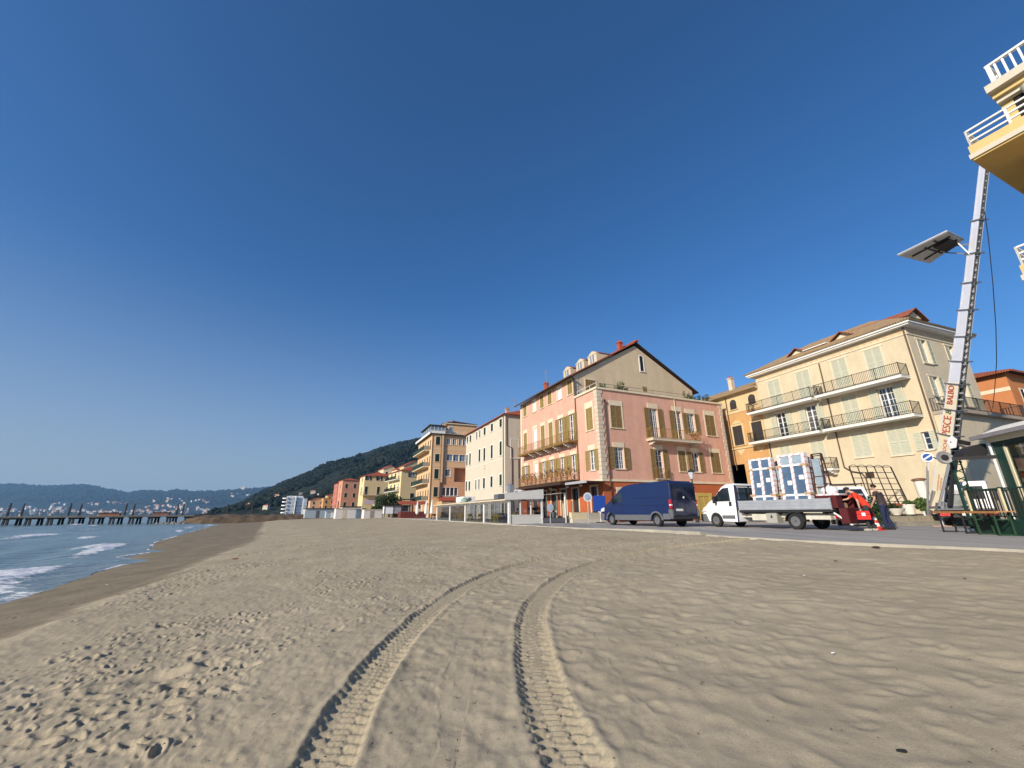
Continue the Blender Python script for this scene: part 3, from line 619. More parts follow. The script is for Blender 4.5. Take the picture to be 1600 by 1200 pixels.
def hip(b, x0, x1, y0, y1, z, h, m, under, ov=.4, th=.14, hipl=None):
    x0 -= ov; x1 += ov; y0 -= ov; y1 += ov; w_ = x1-x0; d = y1-y0
    if w_ <= d:
        e = hipl if hipl is not None else w_/2; A, Bp = (x0+w_/2, y0+e, z+h), (x0+w_/2, y1-e, z+h)
        roof_plane(b, [(x0,y0,z),(x0,y1,z),Bp,A], th, m, under); roof_plane(b, [(x1,y1,z),(x1,y0,z),A,Bp], th, m, under)
        roof_plane(b, [(x1,y0,z),(x0,y0,z),A], th, m, under); roof_plane(b, [(x0,y1,z),(x1,y1,z),Bp], th, m, under)
    else:
        e = hipl if hipl is not None else d/2; A, Bp = (x0+e, y0+d/2, z+h), (x1-e, y0+d/2, z+h)
        roof_plane(b, [(x0,y0,z),(x1,y0,z),Bp,A], th, m, under); roof_plane(b, [(x1,y1,z),(x0,y1,z),A,Bp], th, m, under)
        roof_plane(b, [(x0,y1,z),(x0,y0,z),A], th, m, under); roof_plane(b, [(x1,y0,z),(x1,y1,z),Bp], th, m, under)
def chimney(root, x, y, z, h=1.1, w_=.55, m=None, cap=None):
    b = MB(); m = m or stucco('chimney_render', (.50,.36,.26)); b.box(x-w_/2, x+w_/2, y-w_/2, y+w_/2, z-.8, z+h, m); b.box(x-w_/2-.08, x+w_/2+.08, y-w_/2-.08, y+w_/2+.08, z+h-.12, z+h-.02, cap or m)
    for dx in (-.14, .14): b.tube((x+dx, y, z+h-.05), (x+dx, y, z+h+.25), .09, cap or M_TILE, n=8)
    return part(b, 'chimney', root)
def antenna(root, x, y, z, h=1.8):
    b = MB(); b.tube((x, y, z-.3), (x, y, z+h), .02, M_PIPEG, n=5); b.bar((x-.5, y, z+h*.86), (x+.5, y, z+h*.86), .02, M_PIPEG)
    for k in range(6): b.bar((x-.45+k*.18, y-.28, z+h*.86), (x-.45+k*.18, y+.28, z+h*.86), .014, M_PIPEG)
    b.bar((x, y-.35, z+h*.55), (x, y+.35, z+h*.55), .018, M_PIPEG)
    return part(b, 'antenna', root)
def pipe(root, pts, r=.05, m=None):
    b = MB(); m = m or M_PIPE
    for p, q in zip(pts, pts[1:]): b.tube(p, q, r, m, n=6)
    return part(b, 'downpipe', root, smooth=True)

# ================================================================== PINK CORNER HOUSE
def pink_house():
    root = thing('pink_house', 'pink corner palazzo with olive shutters and gabled tile roof behind the blue van', 'building', W(31.5, 22.7), ROT)
    PK = stucco('pink_stucco', (.64,.36,.265), .34); TAN = stucco('tan_stucco', (.58,.46,.31), .25); ORG = stucco('orange_red_stucco', (.45,.125,.05), .3)
    g = -.77
    # seaward facade
    S = Face(root, 'S', 0, 0, 17.4, 3.7, 14.75, PK); Sb = Face(root, 'S', .0, 0, 17.4, 0, 3.5, ORG)
    S.z1 = 12.3; S2 = Face(root, 'S', 0, 3.9, 17.4, 12.3, 14.75, PK)
    ys = [16.0, 13.25, 11.2, 9.25, 7.0, 4.72]
    kinds3 = ['closed', 'blind', 'closed', 'closed', 'blind', 'closed']; kinds2 = ['closed', 'blind', 'closed', 'closed', 'open', 'open']; kinds1 = ['open', 'blind', 'open', 'open', 'open', 'open']
    for i, y in enumerate(ys):
        S2.win(y, 12.86, .95, 1.6, kinds3[i], M_STONE2, M_OLIVE, side=.12, top=.12)
        S.win(y, 7.80 if i else 8.42, .95, 2.9 if i else 2.2, kinds2[i], M_STONE2, M_OLIVE, side=.14, top=.42, leafw=.6, name='balcony_door' if i else 'window', nz=4)
        S.win(y, 4.62, .95, 1.85, kinds1[i], M_STONE2, M_OLIVE, side=.14, top=.36, leafw=.58, nz=3)
    S.win(1.45, 8.4, 1.1, 2.2, 'closed', M_STONE2, M_OLIVE, side=.16, top=.62); S.win(1.4, 4.58, .95, 1.9, 'open', M_STONE2, M_OLIVE, side=.12, top=.5, leafw=.55)
    for y, w_ in ((11.27,1.0),(9.1,1.1),(7.0,1.1),(4.68,1.1),(1.45,1.0),(13.6,1.0)):
        Sb.win(y, .15, w_, 2.95, 'plain', M_STONE2, fr=M_BROWN, side=.16, top=.16, sill=0, name='shop_door', nz=2, prj=.05)
    # camera facade
    C = Face(root, 'C', 0, 0, 16.6, 3.7, 12.3, PK); Cb = Face(root, 'C', 0, 0, 16.6, 0, 3.5, ORG)
    C.win(2.1, 8.5, 1.3, 2.2, 'closed', M_STONE2, M_OLIVE_F, side=.16, top=.5)
    C.win(6.72, 7.75, 1.1, 3.1, 'open', M_STONE2, M_OLIVE_F, side=.12, top=.5, name='balcony_door', nz=5, leafw=.62)
    C.win(9.95, 7.75, 1.05, 3.1, 'open', M_STONE2, M_OLIVE_F, side=.12, top=.5, name='balcony_door', nz=5, leafw=.6, only=-1)
    C.win(11.75, 8.6, 1.1, 2.15, 'open', M_STONE2, M_OLIVE_F, side=.12, top=.5, leafw=.55)
    C.win(14.55, 8.55, 1.35, 2.25, 'closed', M_STONE2, M_OLIVE_F, side=.16, top=.5)
    C.win(2.05, 4.65, 1.1, 2.0, 'open', M_STONE2, M_OLIVE_F, side=.1, top=.45, leafw=.6, nz=5)
    C.win(6.85, 3.85, .95, 2.85, 'open', M_STONE2, M_OLIVE_F, side=.1, top=.45, name='balcony_door', nz=5, leafw=.6)
    C.win(9.85, 4.65, .95, 2.05, 'closed', M_STONE2, M_OLIVE_F, side=.12, top=.45)
    C.win(11.65, 4.65, .95, 2.0, 'open', M_STONE2, M_OLIVE_F, side=.1, top=.45, leafw=.6)
    C.win(14.5, 4.65, 1.3, 2.1, 'closed', M_STONE2, M_OLIVE_F, side=.14, top=.42)
    YEL = mat('yellow_louvre', (.50,.36,.10), .7, var=.12)
    Cb.win(2.4, .1, 1.7, 2.6, 'plain', M_STONE2, fr=M_BROWN, side=.18, top=.3, sill=0, name='arched_door')
    Cb.win(12.1, .1, 1.5, 2.2, 'closed', YEL, YEL, side=.35, top=.3, sill=0, name='shop_shutter')
    Cb.win(8.2, .1, 1.2, 2.4, 'plain', M_STONE2, fr=M_BROWN, side=.16, top=.2, sill=0, name='shop_door')
    b = MB(); shell(b, [S, S2, Sb, C, Cb], 0, 16.6, 0, 17.4, 0, 12.3, PK, 'NE'); shell(b, [], 0, 16.6, 3.9, 17.4, 12.3, 14.75, PK, 'N')
    for f in (S, C):     # belt course
        pass
    b.box(-.09, 16.65, -.09, 17.42, 3.5, 3.7, M_STONE2)
    # gable wall of the main block, set back behind the terrace
    G = [(0.0,12.3),(16.9,12.3),(16.9,14.9),(8.65,19.55),(0.0,14.75)]
    b.prism(G, 3.9, 4.1, TAN, 'y'); b.prism([(16.6,12.3),(16.9,12.3),(16.9,14.9),(16.6,14.9)], 4.1, 17.4, PK, 'y')
    b.prism([(0,14.75),(16.9,14.9),(8.65,19.55)], 17.2, 17.4, TAN, 'y')
    b.face([(0.1,.1,11.75),(16.5,.1,11.75),(16.5,3.9,11.75),(.1,3.9,11.75)], M_CONC)
    part(b, 'wall', root)
    # parapet coping and terrace rail
    b = MB(); b.box(-.14, 16.75, -.14, .25, 12.18, 12.36, M_STONE2); b.box(-.14, .25, .25, 3.85, 12.18, 12.36, M_STONE2); b.box(16.35, 16.75, .25, 3.85, 12.18, 12.36, M_STONE2); part(b, 'parapet', root)
    b = MB()
    for x in [x*1.15 for x in range(0, 14)]: b.bar((.3+x, .35, 12.1), (.3+x, .35, 12.95), .025, M_PIPEG)
    b.bar((.3, .35, 12.93), (16.3, .35, 12.93), .025, M_IRON); b.bar((.3, .35, 12.6), (16.3, .35, 12.6), .015, M_IRON)
    for y in (.35, 1.5, 2.7, 3.8): b.bar((.3, y, 12.1), (.3, y, 12.98), .03, M_WHITE)
    b.bar((.3, .35, 12.96), (.3, 3.8, 12.96), .03, M_WHITE); b.bar((.3, .35, 12.6), (.3, 3.8, 12.6), .02, M_WHITE); part(b, 'terrace_rail', root)
    # quoins
    b = MB()
    for k in range(22):
        L_ = .62 if k % 2 else .46; z0 = 3.72+k*.384
        b.box(-.05, L_, -.05, .002, z0, z0+.36, M_STONE); b.box(-.05, -.001, .003, L_*.8, z0, z0+.36, M_STONE)
        b.box(16.6-L_*.75, 16.66, -.045, .002, z0, z0+.36, M_STONE)
    part(b, 'quoin', root)
    b = MB()
    for k in range(6): b.box(-.04, .5, 3.86, 3.899, 12.4+k*.39, 12.76+k*.39, M_STONE)
    part(b, 'quoin', root); b = MB(); b.box(-.03, .0-.001, 17.05, 17.44, 3.7, 14.7, M_STONE2); part(b, 'corner_strip', root)
    # gable openings
    GF = Face(root, 'C', 3.9, 0, 1, 12, 13, TAN)
    o = ob('window', m_trim(.5, 1.7, M_WHITE, .13, .0, .08, .05, 0), root, (9.45, 3.9, 16.45)); ob('pane', m_pane(.5, 1.7, M_DARK, -.02), o)
    bb = MB(); pts = [(.25*math.cos(a), 1.7+.25*math.sin(a)) for a in np.linspace(0, math.pi, 9)]; bb.prism([(x, z) for x, z in pts], -.02, -.006, M_DARK, 'y')
    pts2 = [(.38*math.cos(a), 1.7+.38*math.sin(a)) for a in np.linspace(0, math.pi, 9)]; bb.prism(pts2, -.006, -.001, M_WHITE, 'y'); part(bb, 'arch', o)
    o = ob('vent', m_pane(.62, .62, M_OLIVE_F, -.03), root, (9.5, 3.9, 14.0)); o = ob('terrace_door', m_trim(1.3, 2.3, M_STONE2, .12, .12, .0, .03, 0), root, (2.1, 3.9, 12.2)); 
    for k in (0, 1): ob('shutter', m_leaf(.64, 2.3, M_OLIVE_F), o, (-.65+.65*k, -.005, 0))
    o = ob('air_vent', m_pane(.9, .5, stucco('vent_beige', (.33,.25,.17)), -.2), root, (5.3, 3.75, 13.6))
    # roof
    b = MB(); zE, zR = 14.62, 20.0
    roof_plane(b, [(-.65,3.6,zE),(8.65,3.6,zR),(8.65,17.8,zR),(-.65,17.8,zE)], .12, M_TILE, M_BROWN)
    roof_plane(b, [(17.7,17.8,14.72),(8.65,17.8,zR),(8.65,3.6,zR),(17.7,3.6,14.72)], .10, M_TILE, M_BROWN, M_BROWN)
    b.box(8.45, 8.85, 3.3, 17.8, zR-.1, zR+.08, M_TILER); ro = part(b, 'roof', root)
    b = MB(); b.tube((-.72, 3.25, 14.5), (-.72, 17.8, 14.5), .085, M_PIPE, n=8); part(b, 'gutter', ro)
    for y in (10.5, 7.5, 4.95):
        b = MB(); x0 = 3.3; zz = 16.9
        b.prism([(y-.85,zz-.2),(y+.85,zz-.2),(y+.85,zz+1.05),(y+.45,zz+1.35),(y,zz+1.5),(y-.45,zz+1.35),(y-.85,zz+1.05)], x0, x0+2.4, stucco('dormer_cream', (.52,.45,.32), .1), 'x')
        b.box(x0-.02, x0-.001, y-.35, y+.35, zz+.1, zz+.95, M_PANEB); b.box(x0-.045, x0-.021, y-.05, y+.05, zz+.1, zz+.95, M_WHITE)
        b.box(x0-.06, x0-.002, y-.9, y+.9, zz+1.02, zz+1.1, M_STONE2)
        roof_plane(b, [(x0+.25,y-.95,zz+1.12),(x0+.25,y,zz+1.6),(x0+3.2,y,zz+1.6),(x0+3.2,y-.95,zz+1.12)], .07, M_TILE, M_BROWN)
        roof_plane(b, [(x0+.25,y+.95,zz+1.12),(x0+.25,y,zz+1.6),(x0+3.2,y,zz+1.6),(x0+3.2,y+.95,zz+1.12)], .07, M_TILE, M_BROWN)
        part(b, 'dormer', ro)
    chimney(ro, 7.6, 5.2, 19.4, .9, .5, M_TILER, M_TILER); chimney(ro, 3.0, 15.5, 16.8, .8, .5, M_TILER)
    antenna(ro, 1.5, 12.7, 16.1, 2.4); antenna(ro, 16.5, 12, 15.6, 1.8)
    # balconies
    F = Face(root, 'S', 0, 0, 1, 0, 1, PK)
    RO = mat('ochre_rail', (.26,.155,.045), .7, var=.2)
    balcony(F, 3.75, 16.2, 7.72, 1.05, .14, RO, RO, .95, brk=[5.0,7.2,9.3,11.3,13.2], brk_m=M_WHITE, step=.17, r=.010)
    balcony(F, 3.75, 16.2, 3.86, 1.0, .12, M_BROWN, RO, .95, step=.15, r=.012)
    F = Face(root, 'C', 0, 0, 1, 0, 1, PK)
    balcony(F, 5.5, 11.85, 7.68, .95, .24, M_STONE, RO, .95, brk=[5.9, 11.3], step=.16); balcony(F, 6.1, 7.6, 3.84, .35, .08, M_STONE, RO, .95, step=.13)
    # canopy over the ground floor shops
    b = MB(); b.box(-2.7, -.1, 3.0, 13.2, 3.34, 3.5, M_BROWN); b.box(-2.1, -.1, -.6, 3.0, 3.34, 3.46, M_BROWN); b.box(-2.16, -2.1, -.6, 3.0, 3.28, 3.5, mat('grey_fascia', (.35,.35,.36), .6)); cn = part(b, 'canopy', root)
    for y in (11.5, 7.6, 4.2, 1.8):
        b = MB(); b.lathe([(.02,.0),(.16,-.04),(.17,-.16),(.1,-.22),(.01,-.22)], (-1.2, y, 3.32), M_WHITE, 10); part(b, 'canopy_lamp', cn, smooth=True)
    pipe(root, [(-.08,3.75,3.6),(-.08,3.75,14.3),(-.5,3.4,14.5)], .055); pipe(root, [(.75,-.1,0),(.75,-.1,11.0)], .05); pipe(root, [(9.7,-.07,7.7),(9.7,-.07,12.2)], .035, M_STONE2); pipe(root, [(16.62,-.1,3.5),(16.62,-.1,11)], .05, M_IRON)
    b = MB(); b.box(.70, .82, -.22, -.1, 10.9, 11.15, M_IRON); part(b, 'pipe_hopper', root)
    return root
pink_house()

# ================================================================== WHITE HOUSE
def white_house():
    root = thing('white_house', 'tall off-white seafront house with narrow dark green shutters beside the pink palazzo', 'building', W(52.7, 22), ROT)
    WH = stucco('offwhite_stucco', (.56,.50,.39), .15, .05); WS = stucco('buff_side_stucco', (.56,.49,.40), .15, .05)
    S = Face(root, 'S', 0, 0, 18.1, 0, 14.2, WH); C = Face(root, 'C', 0, 0, 12, 0, 14.2, WS)
    for y in (1.55, 5.1, 8.35, 10.68, 12.2, 15.5+.1):
        n = y in (10.68, 12.2); w_ = .6 if n else .95
        S.win(y, 12.65, w_, 1.2, 'closed', M_WHITE, M_DKGRN, side=.14, top=.14)
        if y != 12.2: S.win(y, 8.58 if y < 9 else 8.7, .85, 2.0, 'closed', M_WHITE, M_DKGRN, side=.14, top=.14)
        S.win(y, 4.42, w_-.05, 1.55, 'closed', M_WHITE, M_DKGRN, side=.14, top=.14)
    S.win(17.3, 8.75, .8, 1.9, 'closed', M_WHITE, M_DKGRN, side=.14, top=.14); S.win(17.3, 4.45, .8, 1.6, 'closed', M_WHITE, M_DKGRN); S.win(17.3, 12.75, .8, 1.15, 'closed', M_WHITE, M_DKGRN)
    S.win(8.25, 7.35, .4, .55, 'closed', M_STONE, M_STONE, side=.05, top=.05, sill=.02, name='vent')
    for y in (3.5, 9, 14): S.win(y, .3, 1.6, 2.4, 'plain', M_STONE, side=.1, name='shop_window')
    o = ob('blind_window', m_trim(1.2, 2.6, M_WHITE, .08, .08, .08, .03, 0), root, (1.5, 0, 8.1)); ob('blind', m_pane(1.2, 2.6, WS, -.01), o)
    b = MB(); shell(b, [S, C], 0, 12, 0, 18.1, 0, 14.2, WH, 'NE'); b.box(-.04, -.001, 0, 18.1, 8.0, 8.06, M_WHITE); b.box(-.05, 12.02, -.05, 18.12, 14.05, 14.2, M_STONE2); part(b, 'wall', root)
    b = MB(); hip(b, 0, 12, 0, 18.1, 14.25, 2.6, M_TILER, M_BROWN, .4, .12); ro = part(b, 'roof', root)
    chimney(ro, 1.6, 2.9, 15.0, .8, .5); chimney(ro, 5.5, 5, 16.6, .9, .6); antenna(ro, 2.4, 2.1, 15.3, 2.0); antenna(ro, 4, .8, 15.2, 1.4)
    pipe(root, [(-.07,.5,0),(-.07,.5,14)], .05, M_IRON); pipe(root, [(1.0,-.07,0),(1.0,-.07,9.5),(.2,-.07,9.8),(.2,-.07,14)], .05, M_PIPE)
    pipe(root, [(2.0,-.07,0),(2.0,-.07,8.0)], .04, M_PIPE)
white_house()

# ================================================================== PEACH APARTMENTS
def peach_house():
    root = thing('apartment_building', 'peach apartment block with stacked green railed balconies and a glazed penthouse', 'building', W(89.6, 20), ROT)
    P1 = stucco('peach_stucco', (.66,.41,.22), .12, .05); P2 = stucco('salmon_stucco', (.62,.34,.19), .12); PY = stucco('pale_peach', (.66,.43,.24), .1, .05)
    GR = mat('green_glass_rail', (.020,.038,.028), .75, var=.1)
    S = Face(root, 'S', 0, 0, 15, 0, 17.7, PY); C1 = Face(root, 'C', 0, 0, 2.45, 0, 17.7, P1); C2 = Face(root, 'C', .25, 2.45, 11, 7.6, 17.6, P1); C3 = Face(root, 'C', .25, 2.45, 11, 0, 10.55, P2)
    C2.z0 = 10.55
    for z, h in ((15.25,1.85),(11.6,1.65),(7.95,2.05),(4.2,2.0)): C1.win(1.33, z, .95, h, 'closed', M_STONE2, M_DKGRN, side=.12, top=.12)
    for x, w_ in ((3.85,.85),(5.2,.9),(6.6,.8),(7.5,.8)): C2.win(x, 15.5, w_, 1.4, 'plain', M_STONE2, pane=M_PANEB, side=.1, top=.1, nz=1)
    for x in (4.2, 5.65, 7.1, 8.4): C2.win(x, 11.9, 1.35, 1.45, 'plain', M_WHITE, pane=M_PANEB, side=.06, top=.06, nz=1, nx=1)
    C3.win(3.85, 8.55, 1.15, 1.5, 'plain', M_WHITE, pane=M_PANE, side=.1, top=.1, nz=1)
    C3.ops.append((5.35, 8.6, 7.4, 10.4, P2, 1.5))
    for x in (3.2, 4.1, 5.0, 5.9): C3.win(x, 4.4, .82, 1.75, 'plain', M_WHITE, side=.04, top=.05, nz=1, nx=1)
    for z in (14.3, 10.7, 7.1, 3.5):
        for y in (1.2, 3.6, 6.4, 9.2, 12): S.win(y, z+.02, .85, 2.2, 'closed', M_STONE2, M_DKGRN if y > 5 else M_BROWN, side=.08, top=.1, sill=0, name='balcony_door')
    for y in (1.5, 5, 9, 13): S.win(y, .1, 2.0, 2.5, 'plain', M_STONE2, side=.1, sill=0, name='shop_window')
    b = MB(); shell(b, [S, C1, C2, C3], 0, 11, 0, 15, 0, 17.7, P1, 'NE'); b.box(2.44, 2.46, 0, .25, 0, 17.7, P1)
    for z in (14.35, 10.65): b.box(-.03, 2.48, -.03, -.001, z, z+.12, M_STONE2); b.box(2.5, 11, .21, .249, z, z+.12, M_STONE2)
    b.box(2.2, 2.62, -.16, -.002, 7.2, 17.5, PY)
    b.box(3.3, 10.9, 2.0, 12, 17.7, 20.6, P1); b.box(3.1, 11.2, 1.7, 12.3, 20.55, 20.75, M_STONE2); part(b, 'wall', root)
    b = MB(); b.box(-.7, 11.2, -.35, 15.4, 17.62, 17.78, M_BROWN); b.box(-.75, -.55, -.4, 15.4, 17.55, 18.0, M_WHITE); ro = part(b, 'roof', root)
    b = MB(); 
    for x in (-.3, .5, 1.3, 2.1, 2.9): b.bar((x, .3, 17.78), (x, .3, 19.6), .07, M_WHITE); b.bar((-.3, .3+(x+.3)*3, 17.78), (-.3, .3+(x+.3)*3, 19.6), .07, M_WHITE)
    b.box(-.3, 2.9, .32, .34, 18.5, 19.5, M_PANEB); b.box(-.3, 2.9, .28, .36, 17.8, 18.45, M_WHITE); b.box(-.32, -.3, .3, 9.6, 17.8, 19.5, M_PANEB); b.box(-.7, 3.4, 0, 10, 19.6, 19.75, M_BROWN)
    pen = part(b, 'penthouse', root)
    o = ob('window', m_trim(.9, 1.4, M_WHITE, .1, .1, .06, .03, 0), root, (4.7, 2.0, 18.5)); ob('pane', m_pane(.9, 1.4, M_PANEB, -.02), o)
    RW = mat('white_rail', (.7,.7,.68), .5); f = Face(root, 'C', 0, 0, 1, 0, 1, P1); railing(f, -.6, 8, 17.78, .25, .75, RW, name='roof_rail', ends=False, step=.25)
    b = MB(); b.prism([(2.9,20.75),(5.5,21.3),(11.2,20.9),(11.2,20.75)], 1.8, 12.2, M_BROWN, 'y'); part(b, 'attic_roof', root)
    for x, h in ((6.3,1.3),(7.3,1.0),(8.1,.9),(5.0,.9)): chimney(root, x, 6, 21.0, h, .5)
    antenna(root, 8.6, 4, 21, 2.6); antenna(root, 9.8, 4, 21, 1.4)
    F = Face(root, 'S', 0, 0, 1, 0, 1, P1)
    for z in (14.3, 10.7, 7.1, 3.5):
        b = MB(); b.box(-1.35, -.001, 1.8, 14.5, z-.18, z, stucco('balcony_cream', (.66,.55,.36), .1)); o = part(b, 'balcony', root)
        b = MB(); b.box(-1.33, -1.3, 1.8, 14.5, z+.03, z+.9, GR); b.box(-1.33, -.02, 1.8, 1.83, z+.03, z+.9, mat('smoked_rail_glass', (.30,.26,.2), .3)); b.box(-1.36, -1.27, 1.78, 14.5, z+.9, z+.95, M_IRON); part(b, 'railing', o)
    pipe(root, [(2.15,-.08,0),(2.15,-.08,17.5)], .06); pipe(root, [(.1,-.07,0),(.1,-.07,17.5)], .04)
    # tiled lean-to roof at the foot
    b = MB(); roof_plane(b, [(1.5,-4.5,3.3),(9.5,-4.5,3.3),(9.5,0,4.1),(1.5,0,4.1)], .12, M_TILER, M_BROWN); b.box(1.7, 9.3, -4.3, 0, 0, 3.2, stucco('ochre_low', (.50,.33,.18))); part(b, 'lean_to', root)
peach_house()

# ================================================================== YELLOW BLOCKS FURTHER ALONG
def yellow_block():
    root = thing('apartment_building', 'pale yellow block with two seaward balconies behind the round dark tree', 'building', W(130, 20.2), ROT+R_(8))
    Y1 = stucco('pale_yellow', (.66,.50,.27), .1, .05); Y2 = stucco('bright_yellow', (.68,.55,.30), .1, .05)
    C = Face(root, 'C', 0, 0, 8.5, 0, 13.4, Y1); S = Face(root, 'S', 0, 0, 14, 0, 13.4, Y2)
    C.win(3.4, 11.6, 1.9, 1.2, 'plain', M_DKGRN, side=.3, top=.05, pane=M_PANE); C.win(3.7, 8.6, 1.2, 1.4, 'closed', M_STONE2, M_DKGRN); C.win(3.7, 5.2, 1.2, 1.5, 'closed', M_STONE2, M_DKGRN)
    for z in (10.9, 7.5, 4.1):
        for y in (2.5, 6.2, 10.2): S.win(y, z, 1.3, 2.1, 'closed' if y > 4 else 'plain', M_WHITE, M_DKGRN, side=.08, top=.1, name='balcony_door', sill=0)
    b = MB(); shell(b, [C, S], 0, 8.5, 0, 14, 0, 13.4, Y1, 'NE'); part(b, 'wall', root)
    b = MB(); hip(b, 0, 8.5, 0, 14, 13.4, 1.8, M_TILER, M_BROWN, .4, .12); part(b, 'roof', root)
    for z in (10.85, 7.45):
        b = MB(); b.box(-1.4, -.001, 1, 13, z-.16, z, M_WHITE); o = part(b, 'balcony', root); F = Face(root, 'S', 0, 0, 1, 0, 1, Y1); railing(F, 1.05, 12.9, z, 1.35, .95, M_DKGRN, parent=o, step=.2, r=.02)
    root = thing('apartment_building', 'yellow house with a long red tiled roof and dark shutters left of the dark tree', 'building', W(158.6, 11.9), ROT+R_(6))
    C = Face(root, 'C', 0, 0, 11, 0, 13.95, Y1); S = Face(root, 'S', 0, 0, 9, 0, 13.95, Y2); 
    for x, w_ in ((1.3,2.0),(5.1,2.0),(8.3,1.2)):
        C.win(x, 12.3, w_*.5, 1.45, 'open', M_WHITE, M_DKGRN, side=.05, top=.05, leafw=w_*.27)
    for x in (.9, 5.1, 8.4): C.win(x, 7.3 if x < 8 else 8.6, 1.0, 2.8 if x < 8 else 1.5, 'closed', M_STONE2, M_DKGRN)
    C.win(5.1, 4.2, 1.0, 1.8, 'closed', M_STONE2, M_DKGRN); C.win(.9, .4, 1.6, 2.4, 'plain', M_STONE2, name='shop_window'); S.win(4, 8, 1, 2, 'closed', M_STONE2, M_DKGRN); S.win(4, 11.9, 1, 1.5, 'closed', M_STONE2, M_DKGRN)
    b = MB(); shell(b, [C, S], 0, 11, 0, 9, 0, 13.95, Y1, 'NE'); part(b, 'wall', root)
    b = MB(); hip(b, 0, 11, 0, 9, 13.95, 1.5, M_TILER, M_BROWN, .5, .14); part(b, 'roof', root)
    b = MB(); b.box(.7, 3.9, -.05, -.01, 4.1, 5.6, mat('faded_lilac_sign', (.55,.42,.47), .8, var=.25)); part(b, 'painted_panel', root)
    b = MB(); b.box(-1.2, 8.5, -1.0, -.001, 7.05, 7.2, M_STONE2); o = part(b, 'balcony', root); F = Face(root, 'C', 0, 0, 1, 0, 1, Y1); railing(F, -1, 8.4, 7.2, .95, .95, M_PIPEG, parent=o, step=.25, r=.012)
yellow_block()
# ================================================================== GENERIC FARTHER HOUSES
def block(name, label, loc, rz, wx, wy, h, wall, roof='hip', rh=1.6, rows=3, colsC=3, colsS=2, sh=None, group=None, trim=None, tile=None, z0=3.6):
    root = thing(name, label, 'building', loc, rz, group); sh = sh or M_DKGRN; trim = trim or M_STONE2
    C = Face(root, 'C', 0, 0, wx, 0, h, wall); S = Face(root, 'S', 0, 0, wy, 0, h, wall)
    for F, n, L_ in ((C, colsC, wx), (S, colsS, wy)):
        for r in range(rows):
            z = z0+r*(h-z0)/rows+.35
            for k in range(n): F.win(L_*(k+.5)/n, z, 1.0, min(1.7, (h-z0)/rows*.55), 'closed', trim, sh, side=.1, top=.1)
    b = MB(); shell(b, [C, S], 0, wx, 0, wy, 0, h, wall, 'NE'); part(b, 'wall', root)
    b = MB(); tl = tile or M_TILER
    if roof == 'hip': hip(b, 0, wx, 0, wy, h, rh, tl, M_BROWN, .35, .12)
    elif roof == 'flat': b.box(-.2, wx+.2, -.2, wy+.2, h, h+.35, wall)
    else:
        roof_plane(b, [(-.3,-.3,h),(-.3,wy+.3,h),(wx/2,wy+.3,h+rh),(wx/2,-.3,h+rh)], .12, tl, M_BROWN); roof_plane(b, [(wx+.3,wy+.3,h),(wx+.3,-.3,h),(wx/2,-.3,h+rh),(wx/2,wy+.3,h+rh)], .12, tl, M_BROWN)
        b.prism([(0,h),(wx,h),(wx/2,h+rh-.05)], .01, .1, wall, 'y')
    part(b, 'roof', root); return root
SAL = stucco('salmon_pink', (.56,.27,.18), .1); RED = stucco('faded_red', (.47,.16,.13), .15); ORA = stucco('orange_render', (.58,.30,.12), .1); CRE = stucco('cream_render', (.66,.56,.38), .1); PIN = stucco('rose_render', (.58,.35,.27), .1); WHI = stucco('white_render', (.78,.77,.74), .05, .03)
Z0 = SZ-.3
def at(x, y): return (x, y, Z0)
r_ = ROT+R_(8)
block('house', 'narrow salmon house with tiled roof between the red house and the yellow one', at(-69.0,171), r_, 6.5, 9, 14.4, SAL, 'hip', 1.0, 3, 2, 1)
block('house', 'tall faded red house at the left end of the seafront row', at(-79.5,192), r_, 7.0, 10, 14.6, RED, 'hip', 1.8, 4, 1, 2)
block('house', 'orange house with flat terraces between the red house and the white tower', at(-103,232), r_, 9, 9, 9.2, ORA, 'flat', 1, 2, 3, 2)
block('house', 'taller yellow-orange house behind the flat terraced orange one', at(-93,234), r_, 9, 9, 12.0, stucco('apricot', (.62,.42,.18)), 'flat', 1, 3, 2, 2)
block('house', 'low pink house with a red roof beside the white tower', at(-121,262), r_, 11, 10, 5.6, PIN, 'hip', 2.2, 1, 3, 2)
block('house', 'beige two-storey house with gabled roof right of the low pink house', at(-113,250), r_, 6, 8, 7.6, CRE, 'gable', 1.5, 2, 2, 2)
block('house', 'small cream house half hidden behind beach huts near the white tower', at(-130,268), r_, 7, 8, 4.2, CRE, 'gable', 1.4, 1, 2, 1, z0=1)
# upper town houses seen above the seafront roofs
block('house', 'cream house with a rounded gable rising behind the yellow block', at(-57.5,186), r_, 6, 9, 20.2, CRE, 'gable', 1.9, 5, 2, 1)
block('house', 'pale house with a small loggia above the red tiled roofs', at(-50.5,182), r_, 6.5, 9, 19.6, CRE, 'hip', 1.6, 5, 2, 1)
block('house', 'yellow house with red roof just left of the peach apartments', at(-46.5,178), r_, 10, 9, 20.6, stucco('buff_yellow', (.58,.46,.26)), 'gable', 2.6, 5, 2, 1)
block('house', 'small ochre house peeping over the long red roof', at(-63,190), r_, 5, 7, 18.2, stucco('ochre_small', (.52,.42,.2)), 'gable', 1.4, 4, 1, 1)
block('house', 'small peach house with a tiled roof just right of the white tower', at(-111.5,235), r_, 7.5, 8, 8.4, stucco('peach_small', (.60,.40,.25)), 'gable', 1.6, 2, 2, 1)
block('house', 'golden house rising between the peach one and the flat terraced orange one', at(-105.5,242), r_, 8, 8, 11.4, stucco('golden_small', (.60,.43,.20)), 'hip', 1.2, 3, 3, 1)
